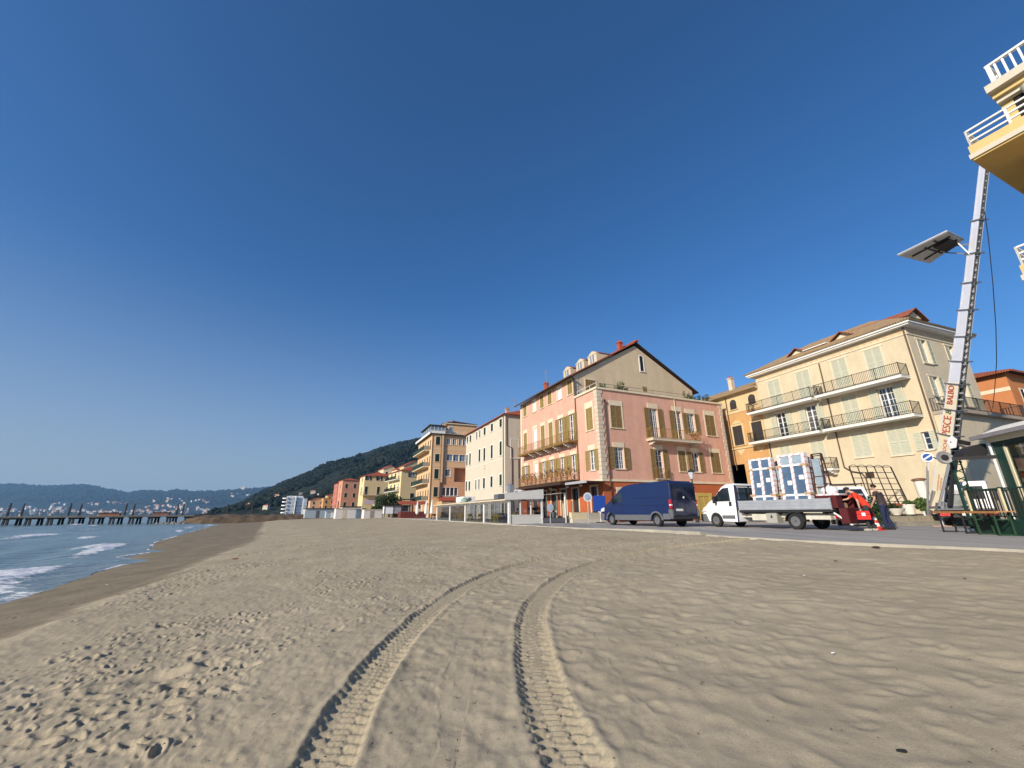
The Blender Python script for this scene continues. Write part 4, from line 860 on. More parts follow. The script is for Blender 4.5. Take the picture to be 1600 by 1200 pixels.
def tower():
    root = thing('apartment_building', 'tall white apartment block with curved balconies at the far end of the bay', 'building', (-175, 332, Z0), ROT+R_(10)); root.scale = (.88, .88, .92)
    b = MB(); W_ = WHI
    b.box(0, 6, 0, 9, 0, 15.2, W_); b.box(6.3, 12.5, .6, 9, 0, 15.2, W_); b.box(6, 6.3, -.5, 2, 0, 15.8, W_); b.box(12.5, 15.5, .2, 9, 0, 14.2, W_); b.box(1, 12, 2, 8, 15.2, 16.4, W_); part(b, 'wall', root)
    for k in range(5):
        b = MB(); z = 2.2+k*2.9; b.lathe([(.01,0),(3.1,0),(3.2,.9),(3.05,.9),(3.0,.15),(.01,.15)], (-1.2, 2.4, z), W_, 18); part(b, 'balcony', root)
        b = MB(); b.box(-.9, 0, 1, 5, z+.9, z+2.4, mat('tower_window', (.50,.51,.52), .6)); part(b, 'window', root)
    for k in range(5):
        z = 1.6+k*2.9
        for x0, x1 in ((.8,2.4),(3.4,5.2),(7.2,9.),(9.9,11.8),(13.2,14.8)): b = MB(); b.box(x0, x1, -.05 if x0 < 6 else (.55 if x0 < 12 else .15), .1 if x0 < 6 else .62, z, z+1.3, mat('tower_window', (.50,.51,.52), .6) if (k+int(x0)) % 2 else mat('grey_loggia', (.66,.66,.66), .8)); part(b, 'window', root)
tower()
# ================================================================== TOWNS ON THE HILLSIDES
def small_house(i, w_, d, h, wall, flat=False):
    root = thing('hillside_house', None, 'house', (0,0,-500)); b = MB(); b.box(-w_/2, w_/2, -d/2, d/2, -6, h, wall); part(b, 'wall', root)
    b = MB(); (b.box(-w_/2-.2, w_/2+.2, -d/2-.2, d/2+.2, h, h+.5, wall) if flat else hip(b, -w_/2, w_/2, -d/2, d/2, h, w_*.18, M_TILER, M_BROWN, .4, .2)); part(b, 'roof', root)
    b = MB()
    for k in range(max(1, int(h/3.2))):
        for j in range(max(2, int(w_/4))): x = -w_/2+w_*(j+.5)/max(2, int(w_/4)); b.box(x-.6, x+.6, -d/2-.06, -d/2+.02, 1.2+k*3.1, 2.9+k*3.1, M_DARK)
    part(b, 'windows', root); bpy.data.objects.remove(bpy.data.objects.get(root.name)) if False else None
    return root
WC = [stucco('town_white', (.62,.60,.57), 0, .04), stucco('town_cream', (.56,.50,.40), 0, .04), stucco('town_rose', (.50,.39,.32), 0, .04), stucco('town_ochre', (.50,.40,.25), 0, .04)]
PROT = [small_house(i, w_, d, h, WC[i % 4], fl) for i, (w_, d, h, fl) in enumerate(((22,14,11,False),(30,14,16,True),(16,12,8,False),(26,16,13,False),(20,12,19,True),(14,12,7,False)))]
NEARP = [small_house(i, w_, d, h, WC[i % 3], fl) for i, (w_, d, h, fl) in enumerate(((12,9,6,False),(15,9,8,False),(10,8,5,True)))]
KM = {}
for c_ in bpy.data.objects:
    if c_.parent: KM.setdefault(c_.parent.name, []).append(c_)
def place_house(proto, p, rz, sc, label, group):
    r = proto.copy(); COL.objects.link(r); r.location = p; r.rotation_euler = (0,0,rz); r.scale = (sc,)*3; r['label'] = label; r['group'] = group
    for ch in KM[proto.name]: c = ch.copy(); COL.objects.link(c); c.parent = r
def hill_z(H, azd, D):
    o_, az, Dm, AZm, Z = H; i = np.abs(az-azd).argmin(); return float(np.interp(D, Dm[:, i], Z[:, i]))
rng = random.Random(5)
CN = ['white', 'cream', 'rose', 'ochre', 'white', 'cream']; RN = ['red roofed', 'flat roofed', 'red roofed', 'red roofed', 'tall flat roofed', 'low red roofed']
def cluster(H, x0, x1, D0, D1, n, protos, label, group, s0=.8, s1=1.3, pw=1., where=''):
    base = label
    for k in range(n):
        azd = px_az(rng.uniform(x0, x1)); D = D0+(D1-D0)*rng.random()**pw; p = (D*math.tan(R_(azd)), D, hill_z(H, azd, D)+.5)
        pi = rng.randrange(len(protos)); sz_ = rng.uniform(s0, s1)*(.95 if protos is PROT else 1)
        label = '%s %s %s' % (CN[pi] if protos is PROT else ['white','cream','rose'][pi], RN[pi] if protos is PROT else ['red roofed','red roofed','flat roofed'][pi], where)
        label = '%s %s%s' % ('small' if sz_ < (s0+s1)*.5*(.95 if protos is PROT else 1) else 'larger', label, ', low down' if D < D0+(D1-D0)*.5 else ', farther up')
        place_house(protos[pi], p, R_(rng.uniform(-35, 35)), sz_, label, group)
LF, GF_ = 'pale house in the hazy town at the foot of the hills across the bay', 'houses of the town across the bay'
cluster(FAR, 0, 35, 3705, 3900, 17, PROT, LF, GF_, where='far town house at the left picture edge'); cluster(FAR, 35, 70, 3705, 3900, 17, PROT, LF, GF_, where='far town house left of the first pier lamps')
cluster(FAR, 72, 100, 3705, 4050, 30, PROT, LF, GF_, where='far town house climbing behind the left pier lamps'); cluster(FAR, 112, 175, 3705, 3830, 20, PROT, LF, GF_, where='far town house over the outer pier shelter'); cluster(FAR, 175, 240, 3705, 3830, 20, PROT, LF, GF_, where='far town house over the inner pier shelter')
cluster(FAR, 240, 285, 3705, 4060, 34, PROT, LF, GF_, where='far town house above the pier root'); cluster(FAR, 285, 340, 3705, 3900, 18, PROT, LF, GF_, where='far town house above the earth bank'); cluster(FAR, 340, 400, 3705, 3900, 16, PROT, LF, GF_, where='far town house beside the near hill')
LS, GS = 'pale house standing alone on the slope of the hills across the bay', 'houses scattered on the far slope'
cluster(FAR, 160, 195, 4120, 4250, 14, PROT, LS, GS, where='house high on the far slope under the saddle'); cluster(FAR, 125, 155, 4030, 4110, 8, PROT, LS, GS, where='far slope house left of the saddle'); cluster(FAR, 225, 280, 3950, 4350, 13, PROT, LS, GS, where='far slope house above the pier root'); cluster(FAR, 280, 330, 3950, 4350, 13, PROT, LS, GS, where='far slope house above the earth bank'); cluster(FAR, 335, 385, 4400, 4900, 8, PROT, LS, GS, where='house near the far ridge beside the near hill')
LN, GN = 'small pale house on the lower slope of the near wooded hill', 'houses on the near hill'
cluster(NEAR, 380, 425, 530, 640, 8, NEARP, LN, GN, .3, .5, where='house at the left foot of the near hill'); cluster(NEAR, 425, 500, 540, 700, 9, NEARP, LN, GN, .4, .6, where='house low on the near hill behind the white tower')
place_house(NEARP[2], (1020*math.tan(R_(px_az(575))), 1020, hill_z(NEAR, px_az(575), 1020)+1), .2, 1.2, 'lone white house high on the near wooded hill', None)
place_house(PROT[1], (5000*math.tan(R_(px_az(375))), 4980, hill_z(FAR, px_az(375), 4980)+2), 0, 1.6, 'long white building on the far ridge where it meets the near hill', None)
for p in PROT+NEARP:
    for c in KM[p.name]: bpy.data.objects.remove(c)
    bpy.data.objects.remove(p)
# ================================================================== CREAM HOUSE (right)
def cream_house():
    az2 = R_(20.7); root = thing('cream_house', 'cream four-storey house with long iron railed balconies behind the white flatbed truck', 'building', (30.3, 29.0, SZ), az2)
    CR = stucco('cream_stucco', (.58,.49,.335), .28, .07); CS_ = stucco('cream_side_stucco', (.60,.51,.36), .2, .08)
    FR = mat('painted_frieze', (.66,.50,.30), .9, var=.05); N, L, bb = nodes_of(FR)
    S = Face(root, 'S', 0, 0, 13.1, 0, 14.3, CR); C = Face(root, 'C', 0, 0, 7.75, 0, 14.3, CS_)
    k = dict(trim=M_STONE2, sh=M_CREAMSH)
    for y in (11.25, 8.3): S.win(y, 10.55, 1.3, 2.85, 'closed', side=.06, top=.12, over=.12, name='balcony_door', sill=0, **k)
    for y in (5.07, 2.45): S.win(y, 11.0, 1.2, 2.45, 'closed', side=.06, top=.14, over=.14, name='balcony_door', sill=0, **k)
    S.win(11.2, 7.55, 1.0, 2.5, 'open', side=.05, top=.12, leafw=.55, name='balcony_door', nz=5, sill=0, **k); S.win(8.27, 7.55, 1.0, 2.5, 'open', side=.05, top=.12, leafw=.55, name='balcony_door', nz=5, sill=0, **k)
    S.win(4.98, 7.75, 1.2, 2.4, 'closed', side=.06, top=.12, name='balcony_door', sill=0, **k); S.win(2.35, 7.6, 1.05, 2.5, 'open', side=.05, top=.12, leafw=.6, name='balcony_door', nz=5, sill=0, **k)
    S.win(11.45, 4.9, 1.1, 2.0, 'closed', side=.05, top=.12, **k); S.win(8.4, 4.9, 1.2, 1.9, 'closed', side=.05, top=.12, **k); S.win(4.95, 4.95, 1.25, 1.9, 'closed', side=.06, top=.12, **k); S.win(2.4, 4.8, 1.3, 2.0, 'closed', side=.06, top=.12, **k)
    S.win(.72, 4.95, .45, 1.3, 'open', side=.05, top=.08, leafw=.5, nx=1, **k)
    for y, w_ in ((9.8,1.4),(6.4,1.2)): S.win(y, .2, w_, 2.3, 'closed', side=.1, top=.1, name='door', trim=M_STONE, sh=M_CREAMSH, sill=0)
    for z, h in ((11.5,1.95),(8.4,2.05)):
        C.win(1.62, z, 1.1, h, 'half', side=.06, top=.12, over=.1, leafw=.55, **k); C.win(5.35, z, 1.1, h, 'half', side=.06, top=.12, over=.1, leafw=.55, **k)
    b = MB(); shell(b, [S, C], 0, 7.75, 0, 13.1, 0, 14.3, CR, 'NE'); b.box(-.06, 7.8, -.06, 13.12, 13.7, 13.78, M_STONE2); part(b, 'wall', root)
    b = MB()      # painted lozenge frieze
    for i in range(26): y = .4+i*.49; b.prism([(y-.17,14.0),(y,13.87),(y+.17,14.0),(y,14.13)], -.012, -.002, mat('ochre_ornament', (.60,.40,.20), .9), 'x')
    for i in range(15): x = .4+i*.49; b.prism([(x-.17,14.0),(x,13.87),(x+.17,14.0),(x,14.13)], -.012, -.002, mat('ochre_ornament', (.60,.40,.20)), 'y')
    part(b, 'frieze', root)
    b = MB(); b.box(-.5, 8.3, -.5, 13.6, 14.3, 14.42, M_WHITE); b.box(-.62, 8.4, -.62, 13.7, 14.42, 14.62, M_WHITE); part(b, 'cornice', root)
    b = MB(); hip(b, -.3, 8.1, -.3, 13.4, 14.66, 2.55, M_TILEB, M_BROWN, .45, .1, 4.6); ro = part(b, 'roof', root)
    for y in (8.7, 4.6):
        b = MB(); zz = 14.95; b.box(.75, 3.2, y-.6, y+.6, zz-.2, zz+.62, M_STONE2); b.box(.72, .749, y-.33, y+.33, zz+.02, zz+.55, M_PANEB)
        roof_plane(b, [(.35,y-.95,zz+.45),(.35,y,zz+1.05),(4.4,y,zz+1.05),(4.4,y-.95,zz+.45)], .08, M_TILE, M_BROWN); roof_plane(b, [(.35,y+.95,zz+.45),(.35,y,zz+1.05),(4.4,y,zz+1.05),(4.4,y+.95,zz+.45)], .08, M_TILE, M_BROWN)
        b.prism([(y-.8,zz+.5),(y+.8,zz+.5),(y,zz+.98)], .7, .78, M_STONE2, 'x'); part(b, 'dormer', ro)
    b = MB(); b.box(.4, 1.0, 5.9, 7.9, 15.0, 15.35, M_DARK); b.box(.3, 1.2, 5.8, 8.0, 15.35, 15.42, M_WHITE); part(b, 'roof_terrace', ro)
    b = MB(); x = 2.3; zz = 14.9; b.box(x-.85, x+.85, .3, 4, zz, zz+.8, M_STONE2); b.box(x-.5, x+.5, .27, .299, zz+.05, zz+.7, M_PANEB)
    roof_plane(b, [(x-1.4,-.1,zz+.55),(x,-.1,zz+1.45),(x,5,zz+1.45),(x-1.4,5,zz+.55)], .1, M_TILE, M_BROWN, M_BROWN); roof_plane(b, [(x+1.4,-.1,zz+.55),(x,-.1,zz+1.45),(x,5,zz+1.45),(x+1.4,5,zz+.55)], .1, M_TILE, M_BROWN)
    b.prism([(x-1.1,zz+.7),(x+1.1,zz+.7),(x,zz+1.38)], .2, .28, M_STONE2, 'y'); part(b, 'dormer', ro)
    for y in (10.6, 10.0): b = MB(); b.tube((1.2, y, 14.9), (1.2, y, 15.6), .1, M_WHITE, n=8); part(b, 'roof_vent', ro)
    F = Face(root, 'S', 0, 0, 1, 0, 1, CR); kw = dict(step=.12, r=.009, fancy=False)
    balcony(F, 7.25, 13.9, 10.5, 1.15, .2, M_WHITE, M_IRON, .95, **kw); balcony(F, .55, 6.95, 10.5, 1.15, .2, M_WHITE, M_IRON, .95, **kw)
    balcony(F, 7.25, 14.3, 7.5, 1.15, .2, M_WHITE, M_IRON, .95, **kw); balcony(F, .5, 6.95, 7.5, 1.15, .2, M_WHITE, M_IRON, .95, **kw)
    balcony(F, 7.0, 9.2, 4.25, .9, .16, M_WHITE, M_IRON, .9, brk=[7.3, 8.8], **kw)
    # low side wing with terrace
    b = MB(); b.box(.15, 9.6, -.9, -.001, 0, 7.35, CS_); b.box(7.75, 9.6, 0, 6, 0, 7.35, CS_); b.box(.1, 9.9, -1.3, -.0, 7.35, 7.6, mat('terrace_slab', (.36,.30,.23), .9)); b.box(7.75, 9.9, 0, 6.2, 7.35, 7.6, mat('terrace_slab', (.36,.30,.23))); wg = part(b, 'side_wing', root)
    F = Face(root, 'C', 0, 0, 1, 0, 1, CR); railing(F, .2, 9.85, 7.6, 1.25, .95, M_IRON, parent=wg, name='railing', step=.14, r=.01)
    pipe(root, [(-.08,.1,3.0),(-.08,.1,14.3)], .055); pipe(root, [(-.08,6.6,4.3),(-.08,6.6,13.6)], .05); pipe(root, [(-.08,6.6,4.3),(-.08,6.1,3.9),(-.08,5.4,3.7),(-.08,5.2,3.3),(-.08,5.2,.1)], .05); pipe(root, [(-.08,12.9,.1),(-.08,12.9,7.3)], .045, M_IRON)
    b = MB(); b.box(-.02, -.003, 4.6, 5.2, 3.3, 3.75, M_BROWN); part(b, 'meter_box', root)
    return root
cream_house()
# ================================================================== OCHRE HOUSE (between pink and cream)
def ochre_house():
    root = thing('ochre_house', 'ochre orange house with arched top windows between the pink palazzo and the cream house', 'building', (25.0, 43.03, SZ), R_(20.7))
    OC = stucco('ochre_stucco', (.52,.30,.125), .3); OY = stucco('yellow_band', (.58,.45,.25), .15)
    M_DS = mat('dark_shutter', (.045,.038,.036), .7, var=.1)
    S = Face(root, 'S', 0, -1.95, 9, 0, 7.2, OC); S2 = Face(root, 'S', 0, -1.95, 9, 7.35, 11.2, OC); S3 = Face(root, 'S', 0, -1.95, 9, 11.2, 13.1, OY)
    for y in (-1.05, 1.32, 3.5, 6): S2.win(y, 7.6, 1.2, 2.1, 'closed', OY, M_DS, side=.2, top=.2); S3.win(y, 11.55, .85, .7, 'closed', OY, M_DS, side=.12, top=0)
    b = MB()
    for y in (-1.05, 1.32, 3.5):
        pts = [(y+.425*math.cos(a), 12.25+.42*math.sin(a)) for a in np.linspace(0, math.pi, 9)]; b.prism(pts, -.01, .0-.001, M_DS, 'x')
        b.prism([(y-.75,9.95),(y+.75,9.95),(y,10.35)], -.04, -.003, OY, 'x'); b.prism([(y-.6,7.15),(y+.6,7.15),(y,6.55)], -.02, -.003, OY, 'x')
    part(b, 'ornament', root)
    S.ops.append((1.2, 4.2, 0, 5.6, M_DARK, 4.0)); S.win(-1.0, .2, 1.2, 2.4, 'closed', OY, M_DS, name='door', sill=0)
    b = MB(); shell(b, [S, S2, S3], 0, 9, -1.95, 9, 0, 13.1, OC, 'NES'); b.box(-.1, 9, -1.95, 9, 7.2, 7.35, OY); b.box(-.05, -.002, -1.95, 9, 11.1, 11.2, OY)
    b.box(-.35, 9.2, -2.0, 9.3, 13.1, 13.3, OY); part(b, 'wall', root)
    b = MB(); roof_plane(b, [(-.6,-2,13.25),(-.6,9.5,13.25),(4.5,9.5,15.4),(4.5,-2,15.4)], .12, M_TILEB, M_BROWN); roof_plane(b, [(9.6,-2,13.25),(9.6,9.5,13.25),(4.5,9.5,15.4),(4.5,-2,15.4)], .12, M_TILEB, M_BROWN); ro = part(b, 'roof', root)
    chimney(ro, 3.2, 3.8, 15.0, 1.3, .5, M_STONE); pipe(root, [(-.1,2.15,5),(-.1,2.15,13.1)], .05)
    b = MB(); b.box(-.25, -.05, 4.2, 4.5, 10.9, 11.15, M_IRON); part(b, 'lantern', root)
ochre_house()
block('house', 'low beige house front seen over the terrace of the pink palazzo', W(44, 41.0), ROT, 5, 8, 13.6, stucco('beige_house', (.50,.40,.27)), 'flat', 1, 3, 2, 2)
# ================================================================== TERRACOTTA HOUSE (far right) and the gabled one behind
def terra():
    root = thing('terracotta_house', 'deep orange house with a cream band and tiled eaves at the right edge', 'building', (45.5, 36.0, SZ), R_(20.7))
    T = stucco('terracotta_stucco', (.50,.20,.08), .15, .06)
    S = Face(root, 'S', 0, 0, 9, 0, 12.95, T); C = Face(root, 'C', 0, 0, 9, 0, 12.95, T); C.win(2.2, 9.4, 1.1, 2.0, 'closed', M_STONE, M_IRON, side=.15, top=.15); C.win(5.6, 9.4, 1.1, 2.0, 'closed', M_STONE, M_IRON)
    b = MB(); shell(b, [S, C], 0, 9, 0, 9, 0, 12.95, T, 'NE'); b.box(-.03, -.002, 0, 9, 11.2, 11.55, M_STONE2); part(b, 'wall', root)
    b = MB(); hip(b, 0, 9, 0, 9, 12.95, 1.6, M_TILE, M_BROWN, .7, .16); part(b, 'roof', root)
    b = MB(); b.lathe([(.02,-.3),(.3,-.25),(.33,0),(.02,.02)], (.9,-.5,10.9), M_WHITE, 12, axis='y'); part(b, 'wall_lamp', root)
    root = thing('gabled_house', 'beige gabled house with an orange painted band and white chimney behind the terracotta house', 'building', (49.5, 46.0, SZ), R_(20.7))
    BG = stucco('beige_gable', (.50,.42,.30)); b = MB(); b.prism([(-1,0),(10,0),(10,13.6),(4.2,17.0),(-1,15.0)], 0, 9, BG, 'y'); b.box(1.2, 1.9, -.03, -.002, 12.5, 15.5, T); b.box(-.6, 1.2, -.03, -.002, 15.0, 15.5, T); part(b, 'wall', root)
    b = MB(); roof_plane(b, [(-1.5,-.4,14.9),(4.2,-.4,17.15),(4.2,9,17.15),(-1.5,9,14.9)], .15, M_TILE, M_BROWN); roof_plane(b, [(10.4,-.4,13.5),(4.2,-.4,17.15),(4.2,9,17.15),(10.4,9,13.5)], .15, M_TILE, M_BROWN); part(b, 'roof', root)
    b = MB(); b.box(6.6, 7.7, 1, 2.2, 14, 17.6, M_WHITE); part(b, 'chimney', root)
terra()
# ================================================================== NEAR YELLOW BALCONY HOUSE (top right)
def near_yellow():
    root = thing('yellow_house', 'golden yellow balconied house overhanging the top right corner above the kiosk', 'building', (14.11, 10.0, SZ), ROT)
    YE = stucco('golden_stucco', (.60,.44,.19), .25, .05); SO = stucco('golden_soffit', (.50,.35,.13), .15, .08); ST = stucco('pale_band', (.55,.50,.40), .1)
    def slab(zb, L_, y1=0., xw=6.5):
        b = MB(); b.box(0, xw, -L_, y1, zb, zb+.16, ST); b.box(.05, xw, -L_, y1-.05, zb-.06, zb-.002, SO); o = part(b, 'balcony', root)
        b = MB(); b.box(.04, .16, -L_, y1-.04, zb+.16, zb+.46, YE); b.box(.16, xw, y1-.16, y1-.04, zb+.16, zb+.46, YE); part(b, 'parapet', o)
        b = MB()
        for hh in (.52, .72, .92): b.bar((.1, -L_, zb+.1+hh), (.1, y1-.1, zb+.1+hh), .045, M_WHITE, h=.05); b.bar((.1, y1-.1, zb+.1+hh), (xw, y1-.1, zb+.1+hh), .045, M_WHITE, h=.05)
        y = y1-.1; k = 0
        while y > -L_: b.bar((.1, y, zb+.46), (.1, y, zb+1.04), .05, M_WHITE); y -= .85
        x = .1
        while x < xw: b.bar((x, y1-.1, zb+.46), (x, y1-.1, zb+1.04), .05, M_WHITE); x += .85
        part(b, 'railing', o); return o
    o = slab(11.07, 7); 
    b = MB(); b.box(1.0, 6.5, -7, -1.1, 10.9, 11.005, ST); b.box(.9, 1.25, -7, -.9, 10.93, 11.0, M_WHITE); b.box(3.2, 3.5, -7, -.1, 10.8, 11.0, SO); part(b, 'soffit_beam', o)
    slab(6.85, 7, .0)
    b = MB(); b.box(1.3, 8, -8, -.73, 0, 13.5, YE); part(b, 'wall', root)
    b = MB(); b.box(.8, 8, -8, -.67, 13.4, 13.67, ST); b.box(1.0, 8, -8, -.70, 13.22, 13.398, YE); b.box(1.12, 8, -8, -.72, 13.08, 13.218, ST); part(b, 'cornice', root)
    b = MB(); x0 = .95
    for k in range(34): y = -1.02-k*.17; b.box(x0-.028, x0+.028, y-.024, y+.024, 13.67, 14.36, M_WHITE)
    b.box(x0-.05, x0+.05, -.93, -.83, 13.67, 14.36, M_WHITE); b.box(x0-.06, x0+.06, -7.6, -.82, 14.34, 14.41, M_WHITE); b.box(x0-.04, x0+.04, -7.6, -.85, 13.67, 13.73, M_WHITE)
    for k in range(10): x = 1.5+k*.55; b.box(x-.028, x+.028, -.90, -.85, 13.73, 14.34, M_WHITE)
    b.box(.95, 6.5, -.92, -.84, 14.34, 14.41, M_WHITE); part(b, 'roof_railing', root)
    b = MB(); b.box(1.27, 1.299, -2.6, -1.0, 11.1, 13.05, M_DARK); b.box(1.2, 1.31, -2.6, -1.0, 13.05, 13.1, ST); fr = part(b, 'loggia_opening', root)  # flat dark sheet painting the shade inside the loggia opening
    b = MB(); b.lathe([(.2,0),(.16,.12),(.14,.2),(.13,1.5),(.16,1.56),(.22,1.7),(.24,1.85)], (1.12, -1.45, 11.23), ST, 14); part(b, 'column', fr, smooth=True)
    b = MB(); b.box(1.27, 1.299, -2.3, -1.2, 7.0, 9.2, M_DARK); part(b, 'door', root)
    b = MB(); b.box(1.27, 1.299, -2.6, -1.2, 2.6, 4.6, M_DARK); part(b, 'window', root)
near_yellow()
# ================================================================== PLANTS
M_LEAF = [mat('leaf_dark', (.022,.045,.016), .6, var=.3, scale=8), mat('leaf_mid', (.045,.085,.022), .6, var=.3, scale=8), mat('leaf_light', (.09,.14,.035), .6, var=.3, scale=8)]
M_TRUNK = mat('bark', (.09,.065,.045), .95, var=.3, scale=6, bump=.4)
def leaves(b, c, rad, n, sz, mats, seed=0, shape=None, clumps=9):
    rg = random.Random(seed); c = Vector(c); cl = []
    for i in range(clumps):
        v = Vector((rg.gauss(0,1), rg.gauss(0,1), rg.gauss(0,1))).normalized()*rg.uniform(.35, .85); cl.append((Vector((v.x*rad[0], v.y*rad[1], v.z*rad[2])), rg.uniform(.3, .55), rg.randrange(len(mats))))
    for i in range(n):
        q, cr, mi = cl[rg.randrange(clumps)]
        v = Vector((rg.gauss(0,1), rg.gauss(0,1), rg.gauss(0,1))).normalized()*(rg.random()**.4)*cr; p = c+q+Vector((v.x*rad[0], v.y*rad[1], v.z*rad[2]))
        a = Vector((rg.gauss(0,1), rg.gauss(0,1), rg.gauss(0,1))).normalized(); d = a.cross(Vector((rg.gauss(0,1), rg.gauss(0,1), rg.gauss(0,1)))).normalized(); s_ = sz*rg.uniform(.6, 1.3)
        m = mats[mi] if rg.random() < .7 else rg.choice(mats)
        b.face([p-a*s_, p+d*s_*.45, p+a*s_, p-d*s_*.45], m)
def bush(name, label, cat, loc, rad, n, sz, mats=None, seed=1, stem=True, group=None, fl=None):
    root = thing(name, label, cat, loc, 0, group); b = MB(); leaves(b, (0,0,rad[2]*1.02), rad, n, sz, mats or M_LEAF, seed)
    part(b, 'foliage', root); 
    if fl:
        b = MB(); leaves(b, (0,0,rad[2]*1.15), (rad[0]*1.02, rad[1]*1.02, rad[2]*.95), n//4, sz*.8, [fl], seed+1); part(b, 'flowers', root)
    if stem:
        b = MB()
        for k in range(5): a = k*1.26; b.tube((0,0,-.05), (math.cos(a)*rad[0]*.45, math.sin(a)*rad[1]*.45, rad[2]*1.1), .02+.01*rad[0], M_TRUNK, r1=.008, n=5)
        part(b, 'stem', root)
    return root
M_TERRA = mat('terracotta_pot', (.42,.17,.09), .85, var=.12); M_POTW = mat('white_pot', (.70,.67,.58), .7, var=.08)
def pot(b, c, r0, r1, h, m, n=16): b.lathe([(r0*.98,0),(r1*.94,h*.84),(r1,h*.85),(r1,h),(r1*.86,h),(r1*.82,h*.9),(.01,h*.88)], c, m, n)
# terrace plants on the pink house
def potted(name, label, loc, r, h, n, sz, seed, mats=None, potm=None, group=None, fl=None, pr=.2):
    root = thing(name, label, 'potted plant', loc, 0, group); b = MB(); pot(b, (0,0,0), pr*.75, pr, pr*1.6, potm or M_TERRA, 12); part(b, 'pot', root, smooth=True)
    b = MB(); leaves(b, (0,0,pr*1.5+h*.5), (r, r, h*.5), n, sz, mats or M_LEAF, seed); part(b, 'foliage', root)
    b = MB(); b.tube((0,0,pr*1.2), (0,0,pr*1.5+h*.4), .025, M_TRUNK, n=5); part(b, 'stem', root)
    if fl: b = MB(); leaves(b, (0,0,pr*1.5+h*.55), (r, r, h*.45), n//3, sz, [fl], seed+3); part(b, 'flowers', root)
    return root
def L2W(s0, c0, x, y, z): return W(s0+y, c0+x, SZ+z)
for i, (x, y, r, h, lb) in enumerate(((1.6,.8,.55,.9,'bushy plant at the seaward corner of the roof terrace'),(3.6,.8,.5,1.25,'tall spiky plant beside the beige vent on the roof terrace'),(4.4,.9,.45,1.1,'second dark plant right of the tall spiky one on the roof terrace'),(12.6,.9,.5,1.2,'leafy plant above the downpipe on the roof terrace'),
        (13.6,.9,.5,1.0,'green bush under the tiled eave end of the roof terrace'),(14.6,.8,.55,1.0,'dark low bush near the inland end of the roof terrace'),(15.3,.8,.5,1.1,'last dark bush at the inland end of the roof terrace'))):
    potted('terrace_plant', lb, L2W(31.5,22.7,x,y,11.75), r, h+.4, 260, .09, 40+i, group='plants on the pink house terrace')
def palm(label, loc, h, r, seed):
    root = thing('palm', label, 'palm', loc); b = MB(); rg = random.Random(seed); b.tube((0,0,0), (.05,0,h), .09, M_TRUNK, r1=.06, n=7); part(b, 'trunk', root, smooth=True)
    b = MB()
    for k in range(13):
        a = k*2.4+rg.random(); p = Vector((.05,0,h)); d = Vector((math.cos(a), math.sin(a), .75))
        for j in range(6):
            q = p+d.normalized()*r/6; s_ = d.cross(Vector((0,0,1))).normalized()*.10*(1-j/7)*r
            b.face([p-s_, p+s_, q+s_*.8, q-s_*.8], M_LEAF[k % 2]); d.z -= .32; p = q
    part(b, 'fronds', root); return root
palm('small palm standing above the tiled roof behind the gable of the pink house', L2W(31.5,22.7,15.0,7.5,14.9), 2.0, 1.5, 3)
palm('lower palm just left of the other palm on the gable roof slope', L2W(31.5,22.7,13.0,7.5,15.9), 1.5, 1.2, 4)
GER = mat('geranium_rust', (.30,.10,.06), .8, var=.35, scale=10); GER2 = mat('dry_flower', (.36,.20,.12), .8, var=.3)
for i, y in enumerate((15.4,14.3,13.1,12.0,10.5,9.2,8.2,7.1,5.9,4.5)):
    potted('flower_pot', 'rusty geranium, %s on the pink house balcony' % ['farthest pot','second pot from the far end','third pot from the far end','fourth pot from the far end','fifth pot from the far end','fifth pot from the near end','fourth pot from the near end','third pot from the near end','second pot from the near end','nearest pot'][i],
           L2W(31.5,22.7,-.72,y,3.9+.45), .36, .75, 150, .06, 60+i, [GER, GER2, M_LEAF[0], GER], group='geraniums on the pink house balcony', pr=.2)
potted('flower_pot', 'orange flowering pot at the inland end of the front balcony', L2W(31.5,22.7,11.2,-.6,7.7), .4, .7, 160, .06, 80, [GER, M_LEAF[1]], fl=mat('orange_flower', (.6,.2,.05)), pr=.2)
# round dark tree and others beyond
def tree(label, loc, h, rad, n, seed, mats=None, sz=.22, cat='tree'):
    root = thing('tree', label, cat, loc); b = MB(); rg = random.Random(seed); b.tube((0,0,-.2), (0,0,h*.45), .22, M_TRUNK, r1=.14, n=8)
    for k in range(6): a = k*1.05; b.tube((0,0,h*.4), (math.cos(a)*rad[0]*.6, math.sin(a)*rad[1]*.6, h*.62+rg.random()*h*.25), .1, M_TRUNK, r1=.03, n=6)
    part(b, 'trunk', root); b = MB(); leaves(b, (0,0,h-rad[2]), rad, n, sz, mats or M_LEAF, seed, clumps=16); part(b, 'crown', root); return root
tree('round dark evergreen tree beside the beach stall', (-30.2,105,.7), 6.0, (3.2,3.2,2.6), 5200, 5, [M_LEAF[0], M_LEAF[0], M_LEAF[1]], .2)
tree('shorter dark evergreen left of the round one', (-33.4,107,.7), 4.6, (1.9,1.9,2.0), 2400, 6, [M_LEAF[0], M_LEAF[0], M_LEAF[1]], .2)
